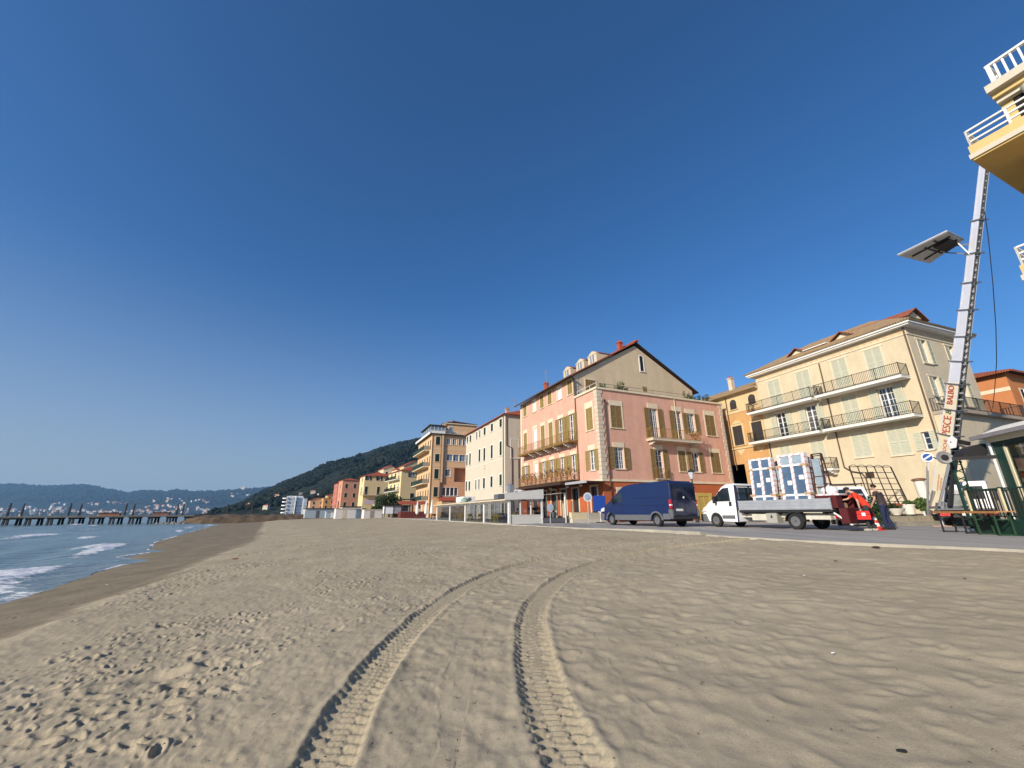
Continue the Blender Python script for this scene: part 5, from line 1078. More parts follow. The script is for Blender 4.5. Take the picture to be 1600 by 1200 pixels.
# ================================================================== VEHICLE KIT
M_TYRE = mat('tyre_rubber', (.018,.018,.018), .85, var=.15); M_RIMW = mat('wheel_dull_steel', (.17,.17,.175), .5, metal=.4, var=.15); M_RIM = mat('wheel_steel', (.42,.42,.43), .4, metal=.6, var=.1); M_BLACK = mat('black_plastic', (.022,.022,.024), .55, var=.1)
M_GREYPL = mat('grey_plastic', (.115,.12,.13), .55, var=.1); M_CARGLASS = pane_mat('car_glass', (.015,.022,.026), .04, 1.0); M_LIGHT = mat('lamp_clear', (.6,.6,.6), .15, var=.05, coat=.5); M_RED = mat('tail_lamp_red', (.45,.012,.012), .2, var=.1, coat=.6)
M_PLATE = mat('number_plate', (.62,.62,.60), .5, var=.05)
def wheel(root, x, y, r, wd=.24, side=-1):
    b = MB(); prof = [(r*.62,-wd/2),(r*.93,-wd/2),(r,-wd/2+.03),(r,wd/2-.03),(r*.93,wd/2),(r*.62,wd/2)]
    b.lathe(prof+[prof[0]], (0,0,0), M_TYRE, 28, axis='x', caps=False); o = ob('wheel', b.mesh('wheel', True), root, (x, y, r)); b = MB()
    f = side; b.lathe([(r*.62, f*(wd/2-.005)), (r*.60, f*(wd/2-.03)), (r*.50, f*(wd/2-.05)), (r*.30, f*(wd/2-.01)), (r*.12, f*(wd/2-.005)), (.01, f*(wd/2-.005))], (0,0,0), M_RIMW, 24, axis='x')
    part(b, 'rim', o, smooth=True); b = MB()
    for k in range(6): a = k*math.pi/3; b.tube((f*(wd/2-.045), r*.44*math.cos(a), r*.44*math.sin(a)), (f*(wd/2-.02), r*.44*math.cos(a), r*.44*math.sin(a)), r*.075, M_BLACK, n=8)
    part(b, 'wheel_hole', o); return o
def arc(yc, r, z0, n=9): return [(yc+r*math.cos(a), max(z0, .0)+r*math.sin(a)*1.0) for a in np.linspace(0, math.pi, n)]
def car_body(root, prof, wd, paint, name='body', tumble=.055, z1=1.1, bev=.06, nosey=None, nose=.14):
    b = MB(); b.prism(prof, 0, wd, paint, 'x'); me = b.mesh(name)
    bm = bmesh.new(); bm.from_mesh(me)
    for v in bm.verts:
        t = max(0, v.co.z-z1)*tumble; s_ = 1 if v.co.x < wd/2 else -1; v.co.x += s_*t
        if nosey and v.co.y > nosey: v.co.x += s_*nose*((v.co.y-nosey)/(max(p[0] for p in prof)-nosey))**1.5
    bm.to_mesh(me); bm.free(); bevel_mesh(me, bev, 3, 24); return ob(name, me, root)
def side_panel(root, pts, x, m, name, th=.012, tumble=.055, z1=1.1, parent=None, side=-1, wd=2.0, label=None):
    b = MB(); P = lambda p, o_: ((x+max(0,p[1]-z1)*tumble-o_) if side < 0 else (x+wd-max(0,p[1]-z1)*tumble+o_), p[0], p[1])
    n = len(pts); b.face([P(p, th) for p in pts], m)
    for k in range(n): b.face([P(pts[k], th), P(pts[(k+1)%n], th), P(pts[(k+1)%n], -.01), P(pts[k], -.01)], m)
    o = part(b, name, parent or root)
    if label: o['label'] = label
    return o
# ------------------------------------------------------------------ blue van
def blue_van():
    BL = mat('van_blue', (.007,.020,.080), .5, var=.1, scale=1.2, coat=.12, spec=.35); BD = mat('van_shade_and_seam_blue', (.006,.012,.045), .35, var=.1, coat=.4)
    root = thing('van', 'long dark blue high-roof panel van parked in front of the pink palazzo', 'van', W(18.4, 17.7), ROT); wd = 2.0
    yr, yf, r = 1.22, 5.55, .35
    prof = [(.02,.42),(yr-.46,.36)]+[(yr-.44*math.cos(a), .36+.40*math.sin(a)) for a in np.linspace(0.1, math.pi-.1, 8)]+[(yr+.46,.34),(yf-.46,.34)]+[(yf-.44*math.cos(a), .34+.42*math.sin(a)) for a in np.linspace(.1, math.pi-.1, 8)]+[(yf+.47,.3),(6.70,.28),(6.83,.55),(6.80,.86),(6.62,1.12),(6.05,1.36),(5.45,1.62),(4.55,2.22),(4.15,2.42),(3.4,2.52),(.25,2.54),(.05,2.42),(0,1.9),(-.02,.9)]
    body = car_body(root, prof, wd, BL, tumble=.07, nosey=5.3, nose=.17)
    # cladding, sills, arches
    b = MB(); b.box(-.03, .03, yr+.5, yf-.5, .34, .66, M_GREYPL)
    for yc in (yr, yf):
        pts_o = [(yc-.56*math.cos(a), .36+.50*math.sin(a)) for a in np.linspace(0, math.pi, 13)]; pts_i = [(yc-.45*math.cos(a), .36+.41*math.sin(a)) for a in np.linspace(0, math.pi, 13)]
        for k in range(12):
            q = [pts_o[k], pts_o[k+1], pts_i[k+1], pts_i[k]]; off = .0 if yc < 3 else .06
            b.face([(-.035+off, *p) for p in q], M_GREYPL); b.face([(-.035+off, *pts_o[k]), (-.035+off, *pts_o[k+1]), (.03+off, *pts_o[k+1]), (.03+off, *pts_o[k])], M_GREYPL); b.face([(-.035+off, *pts_i[k]), (-.035+off, *pts_i[k+1]), (.09+off, *pts_i[k+1]), (.09+off, *pts_i[k])], M_GREYPL)
    b.box(-.035, .04, .1, yr-.58, .42, .72, M_GREYPL); part(b, 'side_cladding', root)
    b = MB(); b.prism([(6.3,.3),(6.86,.3),(6.9,.45),(6.88,.72),(6.5,.74)], .12, wd-.12, M_GREYPL, 'x'); part(b, 'front_bumper', root)
    b = MB(); b.box(.02, wd-.02, -.12, .05, .42, .58, M_BLACK); b.box(-.01, .1, -.1, .2, .45, .95, M_GREYPL); b.box(wd-.1, wd+.01, -.1, .2, .45, .95, M_GREYPL); part(b, 'rear_bumper', root)
    for k in (0, 1):
        b = MB(); x0, x1 = (.10, wd/2-.008) if k == 0 else (wd/2+.008, wd-.10); b.box(x0, x1, -.045, -.005, .62, 2.38, BD); b.box(x0+.06, x1-.06, -.052, -.044, 1.45, 2.2, mat('van_rear_glass', (.008,.012,.03), .15)); b.box(x0+.05, x1-.05, -.056, -.044, .75, 1.15, BD); o = part(b, 'rear_door', root)  # rear doors in a darker blue, their shade put into the colour
        if k == 0: b = MB(); b.box(x0+.22, x0+.72, -.066, -.057, .86, .98, M_PLATE); part(b, 'number_plate', o); b = MB(); b.lathe([(.06,0),(.06,.012),(.01,.014)], (x1-.02, -.07, 1.6), M_FRAME, 12, axis='y'); part(b, 'badge', o)
        for zz in (.9, 2.1): b = MB(); b.box(x0-.03 if k == 0 else x1-.03, x0+.03 if k == 0 else x1+.03, -.07, -.03, zz, zz+.1, M_BLACK); part(b, 'hinge', o)
    for x0 in (-.012, wd-.098): b = MB(); b.box(x0, x0+.11, -.035, .10, 1.0, 1.48, M_RED); b.box(x0-.004, x0+.114, -.04, .08, 1.15, 1.22, M_FRAME); part(b, 'tail_lamp', root)
    for sd in (-1, 1):
        kw = dict(tumble=.07, side=sd, wd=wd); f = side_panel(root, [(4.25,1.42),(5.35,1.42),(5.30,1.58),(4.62,2.02),(4.3,2.05)], 0, M_CARGLASS, 'side_window', **kw)
        for y in (4.18, 3.0, .12, 5.48): side_panel(root, [(y,.72),(y+.018,.72),(y+.018,2.3 if y < 4 else 1.5),(y,2.3 if y < 4 else 1.5)], 0, BD, 'door_seam', .003, **kw)
        for z_ in (1.18, 1.62, 2.15): side_panel(root, [(.4,z_),(4.0,z_),(4.0,z_+.02),(.4,z_+.02)], 0, BD, 'body_crease', .003, **kw)  # darker strips paint the shade of the creases
        side_panel(root, [(1.9,1.62),(3.1,1.62),(3.1,1.66),(1.9,1.66)], 0, BD, 'slide_rail', .012, **kw); side_panel(root, [(4.3,1.25),(4.5,1.25),(4.5,1.3),(4.3,1.3)], 0, M_BLACK, 'door_handle', .03, **kw)
        b = MB(); xx = -.22 if sd < 0 else wd+.04; b.box(xx, xx+.18, 5.0, 5.12, 1.35, 1.7, M_BLACK); b.bar((xx+.09,5.08,1.45), (.12 if sd < 0 else wd-.12,5.2,1.45), .06, M_BLACK); bevel_mesh(me := b.mesh('mirror'), .02); ob('mirror', me, root)
        b = MB(); xx = .10 if sd < 0 else wd-.36; b.prism([(6.4,.88),(6.82,.86),(6.70,1.06),(6.35,1.14)], xx, xx+.26, M_LIGHT, 'x'); part(b, 'headlight', root)
        side_panel(root, [(6.2,.66),(6.4,.66),(6.4,.7),(6.2,.7)], .06, M_RED, 'side_marker', .02, **kw)
    b = MB(); b.face([(.28,5.43,1.66),(wd-.28,5.43,1.66),(wd-.34,4.58,2.22),(.34,4.58,2.22)], M_CARGLASS); me = b.mesh('windscreen'); me.transform(Matrix.Translation((0,.012,.016))); ob('windscreen', me, root)
    b = MB(); b.box(.15, wd-.15, .3, 6.2, .3, .5, M_BLACK); part(b, 'underbody', root)
    for x, sd in ((.13,-1),(wd-.13,1)): wheel(root, x, yr, r, .22, sd); wheel(root, x+(.04 if sd<0 else -.04), yf, r, .22, sd)
blue_van()
# ------------------------------------------------------------------ white flatbed truck
def truck():
    PW = mat('truck_white', (.80,.80,.80), .35, var=.04, scale=1, coat=.4); ALU = mat('aluminium_side', (.50,.51,.52), .42, metal=.55, var=.12, scale=3); CH = mat('chassis_cream', (.52,.49,.40), .7, var=.15)
    root = thing('flatbed_truck', 'white flatbed truck with aluminium dropsides carrying wrapped glazed frames', 'truck', W(11.4, 20.0), ROT); wd = 2.05; yr, yf, r = 1.72, 6.12, .35
    prof = [(4.68,.28),(yf-.48,.28)]+[(yf-.45*math.cos(a), .33+.42*math.sin(a)) for a in np.linspace(.05, math.pi-.05, 9)]+[(yf+.47,.26),(6.95,.24),(7.12,.42),(7.14,.72),(7.0,1.0),(6.55,1.33),(6.2,1.48),(5.55,2.10),(5.3,2.23),(4.68,2.26)]
    body = car_body(root, prof, wd, PW, name='cab', tumble=.09, nosey=5.6, nose=.2, z1=1.15)
    for sd in (-1, 1):
        kw = dict(tumble=.09, side=sd, wd=wd, z1=1.15); side_panel(root, [(5.02,1.36),(6.12,1.36),(6.18,1.42),(5.72,1.86),(5.45,2.04),(5.08,2.06)], 0, M_CARGLASS, 'side_window', **kw)
        side_panel(root, [(5.72,1.36),(5.76,1.36),(5.76,1.84),(5.72,1.88)], 0, M_BLACK, 'window_bar', .02, **kw)
        side_panel(root, [(4.85,.45),(5.62,.45),(5.62,.62),(4.85,.62)], 0, M_GREYPL, 'door_cladding', .03, **kw); side_panel(root, [(4.9,.35),(4.915,.35),(4.915,2.1),(4.9,2.1)], 0, M_GREYPL, 'door_seam', .004, **kw)
        side_panel(root, [(4.97,1.1),(5.1,1.1),(5.1,1.32),(4.97,1.32)], 0, M_BLACK, 'door_handle', .03, **kw); side_panel(root, [(4.66,.3),(4.72,.3),(4.72,2.2),(4.66,2.2)], 0, mat('navy_trim', (.02,.025,.08), .5), 'cab_edge_trim', .01, **kw)
        b = MB(); xx = -.24 if sd < 0 else wd+.06; b.box(xx, xx+.18, 5.85, 5.96, 1.25, 1.62, M_BLACK); b.bar((xx+.09,5.92,1.35), (.1 if sd < 0 else wd-.1,6.05,1.35), .06, M_BLACK); bevel_mesh(me := b.mesh('mirror'), .02); ob('mirror', me, root)
        b = MB(); xx = .12 if sd < 0 else wd-.42; b.prism([(6.72,.85),(7.1,.80),(6.98,1.0),(6.6,1.22)], xx, xx+.3, M_LIGHT, 'x'); part(b, 'headlight', root)
    b = MB(); b.face([(.32,6.22,1.52),(wd-.32,6.22,1.52),(wd-.38,5.58,2.12),(.38,5.58,2.12)], M_CARGLASS); me = b.mesh('windscreen'); me.transform(Matrix.Translation((0,.014,.014))); ob('windscreen', me, root)
    b = MB(); b.prism([(6.6,.26),(7.15,.26),(7.2,.42),(7.19,.68),(6.85,.7)], .1, wd-.1, M_GREYPL, 'x'); bevel_mesh(me := b.mesh('front_bumper'), .03); ob('front_bumper', me, root)
    b = MB(); b.box(.35, wd-.35, 4.66, 4.679, 1.35, 2.05, M_CARGLASS); part(b, 'rear_window', root)
    b = MB(); b.box(.0, wd, .0, 4.55, .76, .86, M_BLACK); b.box(.05, wd-.05, .05, 4.5, .84, .90, mat('bed_planks', (.20,.16,.12), .8)); bed = part(b, 'bed', root)
    for x0 in (-.02, wd-.02):
        b = MB(); b.box(x0, x0+.04, .0, 4.52, .88, 1.34, ALU)
        for z_ in (.92, 1.06, 1.2): b.box(x0-.012, x0+.052, .02, 4.5, z_, z_+.05, ALU)
        b.box(x0-.012, x0+.05, .0, .05, .86, 1.36, ALU); b.box(x0-.012, x0+.05, 4.48, 4.53, .86, 1.36, ALU); part(b, 'dropside', bed)
    b = MB()
    for x in (.04, wd-.04, wd/2): b.bar((x,4.58,.86), (x,4.58,2.15), .06, M_IRON)
    for z_ in (1.4, 1.75, 2.12): b.bar((.04,4.58,z_), (wd-.04,4.58,z_), .05, M_IRON)
    part(b, 'headboard', bed)
    b = MB(); b.box(.35, .47, .1, 6, .52, .72, CH); b.box(wd-.47, wd-.35, .1, 6, .52, .72, CH); b.box(.05, .35, 2.6, 3.9, .38, .68, CH); b.box(.02, .2, .15, 1.2, .45, .62, CH)
    for y in (.4, 2.5, 4.3): b.box(.1, wd-.1, y, y+.1, .68, .76, M_BLACK)
    part(b, 'chassis', root)
    b = MB(); b.box(.0, .42, 2.55, 3.1, .28, .72, mat('grey_tool_box', (.33,.32,.28), .6)); b.box(-.012, -.001, 2.78, 2.86, .5, .62, M_BLACK); part(b, 'side_locker', root)
    b = MB()
    for k in range(9):
        a0, a1 = math.pi*k/9, math.pi*(k+1)/9; P = lambda a, q: (yr-q*math.cos(a), .35+q*math.sin(a)); p = [P(a0,.46), P(a1,.46)]
        b.face([(-.02,*p[0]),(-.02,*p[1]),(.35,*p[1]),(.35,*p[0])], M_BLACK); b.face([(-.02,*p[0]),(-.02,*p[1]),(-.02,*P(a1,.41)),(-.02,*P(a0,.41))], M_BLACK)
    part(b, 'mudguard', root)
    for x in (.06, wd-.36): b = MB(); b.box(x, x+.3, -.06, .0, .5, .66, M_RED); part(b, 'tail_lamp', root)
    b = MB(); b.bar((.1,.05,.75), (.22,-.55,.2), .06, M_FRAME); b.bar((wd-.1,.05,.75), (wd-.22,-.55,.2), .06, M_FRAME); b.box(.1, wd-.1, -.62, -.3, .18, .24, M_IRON); part(b, 'tail_lift', root)
    for x, sd in ((.14,-1),(wd-.14,1)): wheel(root, x, yr, r+.01, .24, sd); wheel(root, x, yf, r, .22, sd)
truck()
# ------------------------------------------------------------------ wrapped window frames on the bed
def striped(name):
    if name in MATS: return MATS[name]
    m = mat(name, (.74,.70,.70), .55, var=0); N, L, b = nodes_of(m); tc = N.new('ShaderNodeTexCoord'); mp = N.new('ShaderNodeMapping'); mp.inputs['Rotation'].default_value = (R_(38),0,0); L.new(tc.outputs['Object'], mp.inputs[0])
    wv = N.new('ShaderNodeTexWave'); wv.bands_direction = 'Z'; wv.inputs['Scale'].default_value = 1.6; wv.inputs['Distortion'].default_value = 1.2; L.new(mp.outputs[0], wv.inputs['Vector'])
    r = N.new('ShaderNodeValToRGB'); r.color_ramp.elements[0].position = .70; r.color_ramp.elements[0].color = (.74,.70,.72,1); r.color_ramp.elements[1].position = .9; r.color_ramp.elements[1].color = (.64,.40,.38,1); L.new(wv.outputs['Fac'], r.inputs[0]); L.new(r.outputs[0], b.inputs['Base Color']); return m
M_WRAP = striped('taped_wrap'); M_BGL = pane_mat('blue_unit_glass', (.075,.125,.20), .12, .8); M_BGL2 = pane_mat('pale_unit_glass', (.26,.33,.38), .12, .8); M_CARD = mat('cardboard', (.42,.28,.16), .9, var=.1)
def frame_unit(label, y0, x0, w_, h, lean, rows):
    root = thing('window_unit', label, 'window frame', W(11.4+y0, 20.0+x0, SZ+.905), ROT, 'wrapped window frames on the truck bed'); root.rotation_euler = (0, lean, ROT)
    t = .26; b = MB(); fw = .13
    for y in (0, w_/2-fw/2, w_-fw): b.box(0, t, y, y+fw, 0, h, M_WRAP)
    for z in (0, h*.23, h*.77, h-fw*.7): b.box(.02, t-.02, .0+fw, w_/2-fw/2, z, z+fw*.7, M_FRAME if 0 < z < h-.2 else M_WRAP); b.box(.02, t-.02, w_/2+fw/2, w_-fw, z, z+fw*.7, M_FRAME if 0 < z < h-.2 else M_WRAP)
    part(b, 'frame', root)
    for a, c in ((fw, w_/2-fw/2), (w_/2+fw/2, w_-fw)):
        for i, (z0, z1) in enumerate(((fw*.7,h*.23),(h*.23+fw*.7,h*.77),(h*.77+fw*.7,h-fw*.7))):
            b = MB(); b.box(.05, .07, a, c, z0, z1, M_BGL2 if rows[i] else M_BGL); part(b, 'pane', root)
    for y, z in ((-.03, h*.76), (w_-.16, h*.76), (-.03, h*.25), (w_-.16, h*.25)): b = MB(); b.box(-.015, t+.01, y, y+.28, z, z+.1, M_CARD); part(b, 'corner_guard', root)
    b = MB(); b.box(.045, .049, fw+.06, fw+.28, h*.52, h*.60, M_FRAME); part(b, 'sticker', root); b = MB(); b.box(.045, .049, w_/2+fw, w_/2+fw+.2, h*.43, h*.51, M_FRAME); part(b, 'sticker', root)
frame_unit('white and red taped double window frame nearer the cab on the truck bed', 2.5, .08, 1.22, 2.52, R_(4), (0,0,0))
frame_unit('white and red taped double window frame farther from the cab on the truck bed', .86, .08, 1.30, 2.55, R_(4), (0,0,1))
frame_unit('wrapped window frame standing behind the one nearer the cab', 2.75, .5, 1.22, 2.35, R_(5), (0,0,1)); frame_unit('wrapped window frame standing behind the one farther from the cab', .98, .5, 1.25, 2.38, R_(5), (1,0,1))
def rack(label, y0, x0, w_, h):
    root = thing('glass_rack', label, 'rack', W(11.4+y0, 20.0+x0, SZ+.905), ROT, 'steel glass racks on the truck bed'); RI = mat('rusty_steel', (.07,.035,.025), .8, var=.3, scale=8); b = MB()
    for y in (0, w_):
        b.bar((0,y,0), (.35,y,h), .05, RI); b.bar((.75,y,0), (.42,y,h), .05, RI)
        for k in range(4): b.bar((.08*k,y,h*.22*(k+1)), (.75-.08*k,y,h*.22*(k+1)), .04, RI)
    for k in range(6): z = h*k/5.2; b.bar((.07*k,0,z), (.07*k,w_,z), .04, RI)
    b.bar((.38,0,h), (.38,w_,h), .05, RI); part(b, 'frame', root)
    for k in range(3): b = MB(); b.box(.2+.12*k, .23+.12*k, .05, w_-.05, .1, h*.9-.1*k, M_BGL2 if k == 0 else M_WRAP); part(b, 'glass_sheet', root)
rack('dark steel rack between the two wrapped window frames', 2.1, .25, .4, 2.3); rack('dark steel rack with glass sheets at the tail end of the truck bed', .38, .35, .42, 2.45)
# ------------------------------------------------------------------ small white van behind
def small_van():
    PW = mat('small_van_white', (.72,.72,.72), .35, var=.05, coat=.4); root = thing('small_van', 'small white van with a roof rack parked nose towards the beach behind the truck', 'van', (17.4, 26.6, SZ), R_(-75)); wd = 1.85
    # local +y is forward; it points at the beach
    root.rotation_euler = (0,0,R_(150)); root.location = (22.1, 27.2, SZ)
    prof = [(0,.3),(.4,.3)]+[(.8-.36*math.cos(a), .3+.34*math.sin(a)) for a in np.linspace(.1, math.pi-.1, 7)]+[(2.9,.28)]+[(3.4-.36*math.cos(a), .3+.34*math.sin(a)) for a in np.linspace(.1, math.pi-.1, 7)]+[(4.15,.28),(4.2,.75),(4.05,1.05),(3.35,1.35),(2.75,2.0),(2.4,2.2),(.15,2.25),(0,2.05)]
    car_body(root, prof, wd, PW, tumble=.1, nosey=3, nose=.15)
    b = MB(); b.face([(.22,3.34,1.40),(wd-.22,3.34,1.40),(wd-.28,2.78,2.0),(.28,2.78,2.0)], M_CARGLASS); me = b.mesh('windscreen'); me.transform(Matrix.Translation((0,.02,.02))); ob('windscreen', me, root)
    b = MB(); 
    for y in (.4, 1.3, 2.2): b.bar((.05,y,2.36), (wd-.05,y,2.36), .04, M_IRON)
    for x in (.12, wd-.12): b.bar((x,.3,2.38), (x,2.3,2.38), .04, M_IRON); b.bar((x,.4,2.2), (x,.4,2.38), .04, M_IRON); b.bar((x,2.2,2.15), (x,2.2,2.38), .04, M_IRON)
    part(b, 'roof_rack', root)
    for sd in (-1, 1):
        side_panel(root, [(2.2,1.35),(3.15,1.32),(2.75,1.85),(2.2,1.9)], 0, M_CARGLASS, 'side_window', tumble=.1, side=sd, wd=wd)
        b = MB(); xx = .12 if sd < 0 else wd-.42; b.prism([(3.9,.75),(4.2,.72),(4.1,.95),(3.8,1.08)], xx, xx+.3, M_LIGHT, 'x'); part(b, 'headlight', root)
        b = MB(); xx = -.2 if sd < 0 else wd+.04; b.box(xx, xx+.16, 3.0, 3.1, 1.25, 1.5, M_BLACK); b.bar((xx+.08,3.05,1.3), (.1 if sd<0 else wd-.1,3.1,1.3), .05, M_BLACK); part(b, 'mirror', root)
    b = MB(); b.box(.1, wd-.1, 3.9, 4.24, .26, .6, M_BLACK); part(b, 'bumper', root)
    for x, sd in ((.12,-1),(wd-.12,1)): wheel(root, x, .8, .31, .2, sd); wheel(root, x, 3.4, .31, .2, sd)
small_van()
# ================================================================== PEOPLE
M_SKIN = mat('skin', (.46,.27,.19), .6, var=.08, scale=20); M_HAIR = mat('dark_hair', (.022,.015,.011), .8, var=.3, scale=60)
def skin_obj(name, chains, m, parent, sub=2, smooth=.5):
    """chains: lists of (point, radius); points are joined where they coincide"""
    bm = bmesh.new(); sk = bm.verts.layers.skin.verify(); V = {}
    def gv(p, r):
        k = tuple(round(c, 4) for c in p)
        if k not in V: v = bm.verts.new(p); v[sk].radius = (r, r); V[k] = v
        return V[k]
    first = None
    for ch in chains:
        pv = None
        for p, r in ch:
            v = gv(p, r); first = first or v
            if pv is not None and pv is not v and not bm.edges.get((pv, v)): bm.edges.new((pv, v))
            pv = v
    first[sk].use_root = True; me = bpy.data.meshes.new(name); bm.to_mesh(me); bm.free(); me.materials.append(m)
    o = ob(name, me, parent); s = o.modifiers.new('skin', 'SKIN'); s.use_smooth_shade = True; s.branch_smoothing = .4; d = o.modifiers.new('sub', 'SUBSURF'); d.levels = sub; d.render_levels = sub; return o
def lerp(a, b, t): return tuple(a[i]+(b[i]-a[i])*t for i in range(3))
def hand(wr, d, side, curl):
    d = Vector(d).normalized(); s = Vector(side).normalized(); n = d.cross(s).normalized(); W_ = Vector(wr); palm = W_+d*.075; ch = [[(tuple(W_), .025), (tuple(palm), .030)]]
    for i, (o_, L_) in enumerate(((-.030,.070),(-.010,.082),(.010,.078),(.030,.062))):
        a = palm+s*o_+d*.018; b_ = a+(d*math.cos(curl*.6)+n*math.sin(curl*.6))*L_*.5; c_ = b_+(d*math.cos(curl*1.7)+n*math.sin(curl*1.7))*L_*.5
        ch.append([(tuple(palm), .030), (tuple(a), .0105), (tuple(b_), .0095), (tuple(c_), .008)])
    t0 = W_+d*.03-s*.035; t1 = t0+(d*.6-s*.5+n*.3)*.035; t2 = t1+(d*.8+n*.4)*.03; ch.append([(tuple(W_), .025), (tuple(t0), .012), (tuple(t1), .011), (tuple(t2), .009)])
    return ch
def person(label, loc, rz, sc, J, shirt, trousers, shoes, sleeve=.55, face=(0,1,-.2)):
    root = thing('person', label, 'person', loc, rz); root.scale = (sc,)*3
    hip, wst, chst, nk, hd = J['hip'], J['waist'], J['chest'], J['neck'], J['head']; F = Vector(face).normalized(); upv = (Vector(hd)-Vector(nk)).normalized()
    side = F.cross(upv).normalized(); hd_v = Vector(hd); ch = [[(hip, .125), (wst, .115), (chst, .135), (nk, .055), (tuple(Vector(nk)+upv*.05), .050), (tuple(hd_v+upv*.0), .088), (tuple(hd_v+upv*.085), .070)],
          [(tuple(hd_v), .088), (tuple(hd_v+F*.055-upv*.055), .045)], [(tuple(hd_v+F*.055-upv*.055), .045), (tuple(hd_v+F*.108-upv*.012), .014)]]
    for k in (-1, 1):
        A = 'l' if k < 0 else 'r'; sh, el, ha, kn, ft, th = J['sh'+A], J['el'+A], J['ha'+A], J['kn'+A], J['ft'+A], J['th'+A]
        ch.append([(chst, .135), (sh, .062), (lerp(sh, el, .5), .050), (el, .042), (lerp(el, ha, .4), .040), (ha, .027)])
        dv = (Vector(ha)-Vector(el)).normalized(); ch += hand(ha, dv, J.get('hs'+A, (0,1,0)), J.get('curl', .5))
        ch.append([(hip, .125), (th, .095), (lerp(th, kn, .5), .078), (kn, .058), (lerp(kn, ft, .35), .056), (ft, .034), (tuple(Vector(ft)+Vector((0,.10,-.045))), .024)])
    b = skin_obj('body', ch, M_SKIN, root)
    # head details
    b = MB(); 
    for k in (-1, 1): e = hd_v+F*.088+side*(k*.032)+upv*.012; b.lathe([(.001,-.012),(.010,-.006),(.012,0),(.010,.006),(.001,.012)], e, M_BLACK, 8)
    part(b, 'eyes', root, smooth=True); b = MB()
    for k in (-1, 1): e = hd_v+side*(k*.088)-F*.005; b.lathe([(.002,-.03),(.016,-.02),(.02,0),(.014,.024),(.002,.032)], e, M_SKIN, 8)
    part(b, 'ears', root, smooth=True)
    hc = hd_v+upv*.03-F*.022; me = MB(); n1, n2 = 9, 14
    for i in range(n1):
        for j in range(n2):
            def Q(i, j):
                t = math.pi*.62*i/n1; a = 2*math.pi*j/n2; r_ = .106+.006*math.sin(7*a+3*i); v = upv*math.cos(t)+(side*math.cos(a)+F*math.sin(a))*math.sin(t); v = v*r_
                if v.dot(F) > .05 and v.dot(upv) < .06: v = v*.72
                return hc+v
            me.face([Q(i,j), Q(i,(j+1)%n2), Q(i+1,(j+1)%n2), Q(i+1,j)], M_HAIR)
    part(me, 'hair', root, smooth=True)
    e = 1.13; hipd = tuple(Vector(hip)+Vector((0,0,-.01)))
    sc_ = [[((hip[0], hip[1]-.01, hip[2]-.10), .150), (lerp(hip, wst, .1), .152), (wst, .152), (chst, .168), (lerp(chst, nk, .72), .082)]]
    for A in 'lr': sc_.append([(chst, .168), (J['sh'+A], .090), (lerp(J['sh'+A], J['el'+A], sleeve*.6), .072), (lerp(J['sh'+A], J['el'+A], sleeve), .070)])
    skin_obj('shirt', sc_, shirt, root)
    tr = []
    for A in 'lr': tr.append([(hip, .140), (J['th'+A], .108), (lerp(J['th'+A], J['kn'+A], .5), .092), (J['kn'+A], .074), (lerp(J['kn'+A], J['ft'+A], .45), .072), (lerp(J['kn'+A], J['ft'+A], .90), .066), (lerp(J['kn'+A], J['ft'+A], 1.03), .064)])
    tr[0].insert(0, (lerp(hip, wst, .75), .140)); skin_obj('trousers', tr, trousers, root)
    for A in 'lr':
        f = Vector(J['ft'+A]); skin_obj('shoe', [[(tuple(f+Vector((0,-.07,-.03))), .058), (tuple(f+Vector((0,.05,-.035))), .062), (tuple(f+Vector((0,.16,-.045))), .052), (tuple(f+Vector((0,.21,-.05))), .040)]], shoes, root)
    return root
M_REDSH = mat('red_shirt', (.62,.045,.018), .85, var=.1); M_CHAR = mat('charcoal_shirt', (.045,.036,.040), .9, var=.12); M_DKTR = mat('dark_grey_trousers', (.030,.036,.036), .9, var=.15); M_NAVY = mat('navy_trousers', (.018,.024,.065), .9, var=.15)
M_SHOE = mat('grey_trainers', (.34,.31,.27), .7, var=.15); M_SHOEB = mat('black_shoes', (.02,.02,.02), .6)
J1 = dict(hip=(0,-.04,.93), waist=(0,.04,1.12), chest=(0,.20,1.33), neck=(0,.34,1.49), head=(0,.45,1.565), thl=(-.09,-.02,.85), thr=(.09,-.02,.85), knl=(-.11,.07,.47), knr=(.12,-.02,.47), ftl=(-.12,.02,.09), ftr=(.13,-.16,.09),
          shl=(-.19,.26,1.40), shr=(.19,.27,1.41), ell=(-.26,.20,1.11), elr=(.22,.50,1.22), hal=(-.26,.19,.84), har=(.14,.77,1.17), hsl=(0,1,0), hsr=(0,0,1), curl=.9)
person('worker in a red shirt bending over the maroon cabinet, red case in hand', (14.85,18.1,SZ), R_(52), 1.06, J1, M_REDSH, M_DKTR, M_SHOE, .75, (0,.8,-.75))
J2 = dict(hip=(0,0,.94), waist=(0,.02,1.12), chest=(0,.07,1.35), neck=(0,.12,1.53), head=(0,.18,1.65), thl=(-.09,0,.86), thr=(.09,0,.86), knl=(-.10,.03,.48), knr=(.11,.0,.48), ftl=(-.11,.0,.09), ftr=(.13,-.10,.09),
          shl=(-.20,.09,1.44), shr=(.20,.09,1.44), ell=(-.27,.12,1.16), elr=(.29,.0,1.17), hal=(-.26,.26,.95), har=(.34,.06,.91), hsl=(0,1,0), hsr=(0,1,0), curl=.5)
person('worker in charcoal t-shirt and navy trousers leaning forward beside the traffic cone', (16.55,19.2,SZ), R_(26), 1.10, J2, M_CHAR, M_NAVY, M_SHOEB, .62, (-.35,.9,-.35))
M_TBOX = mat('red_plastic', (.55,.02,.015), .35, var=.05, coat=.3)
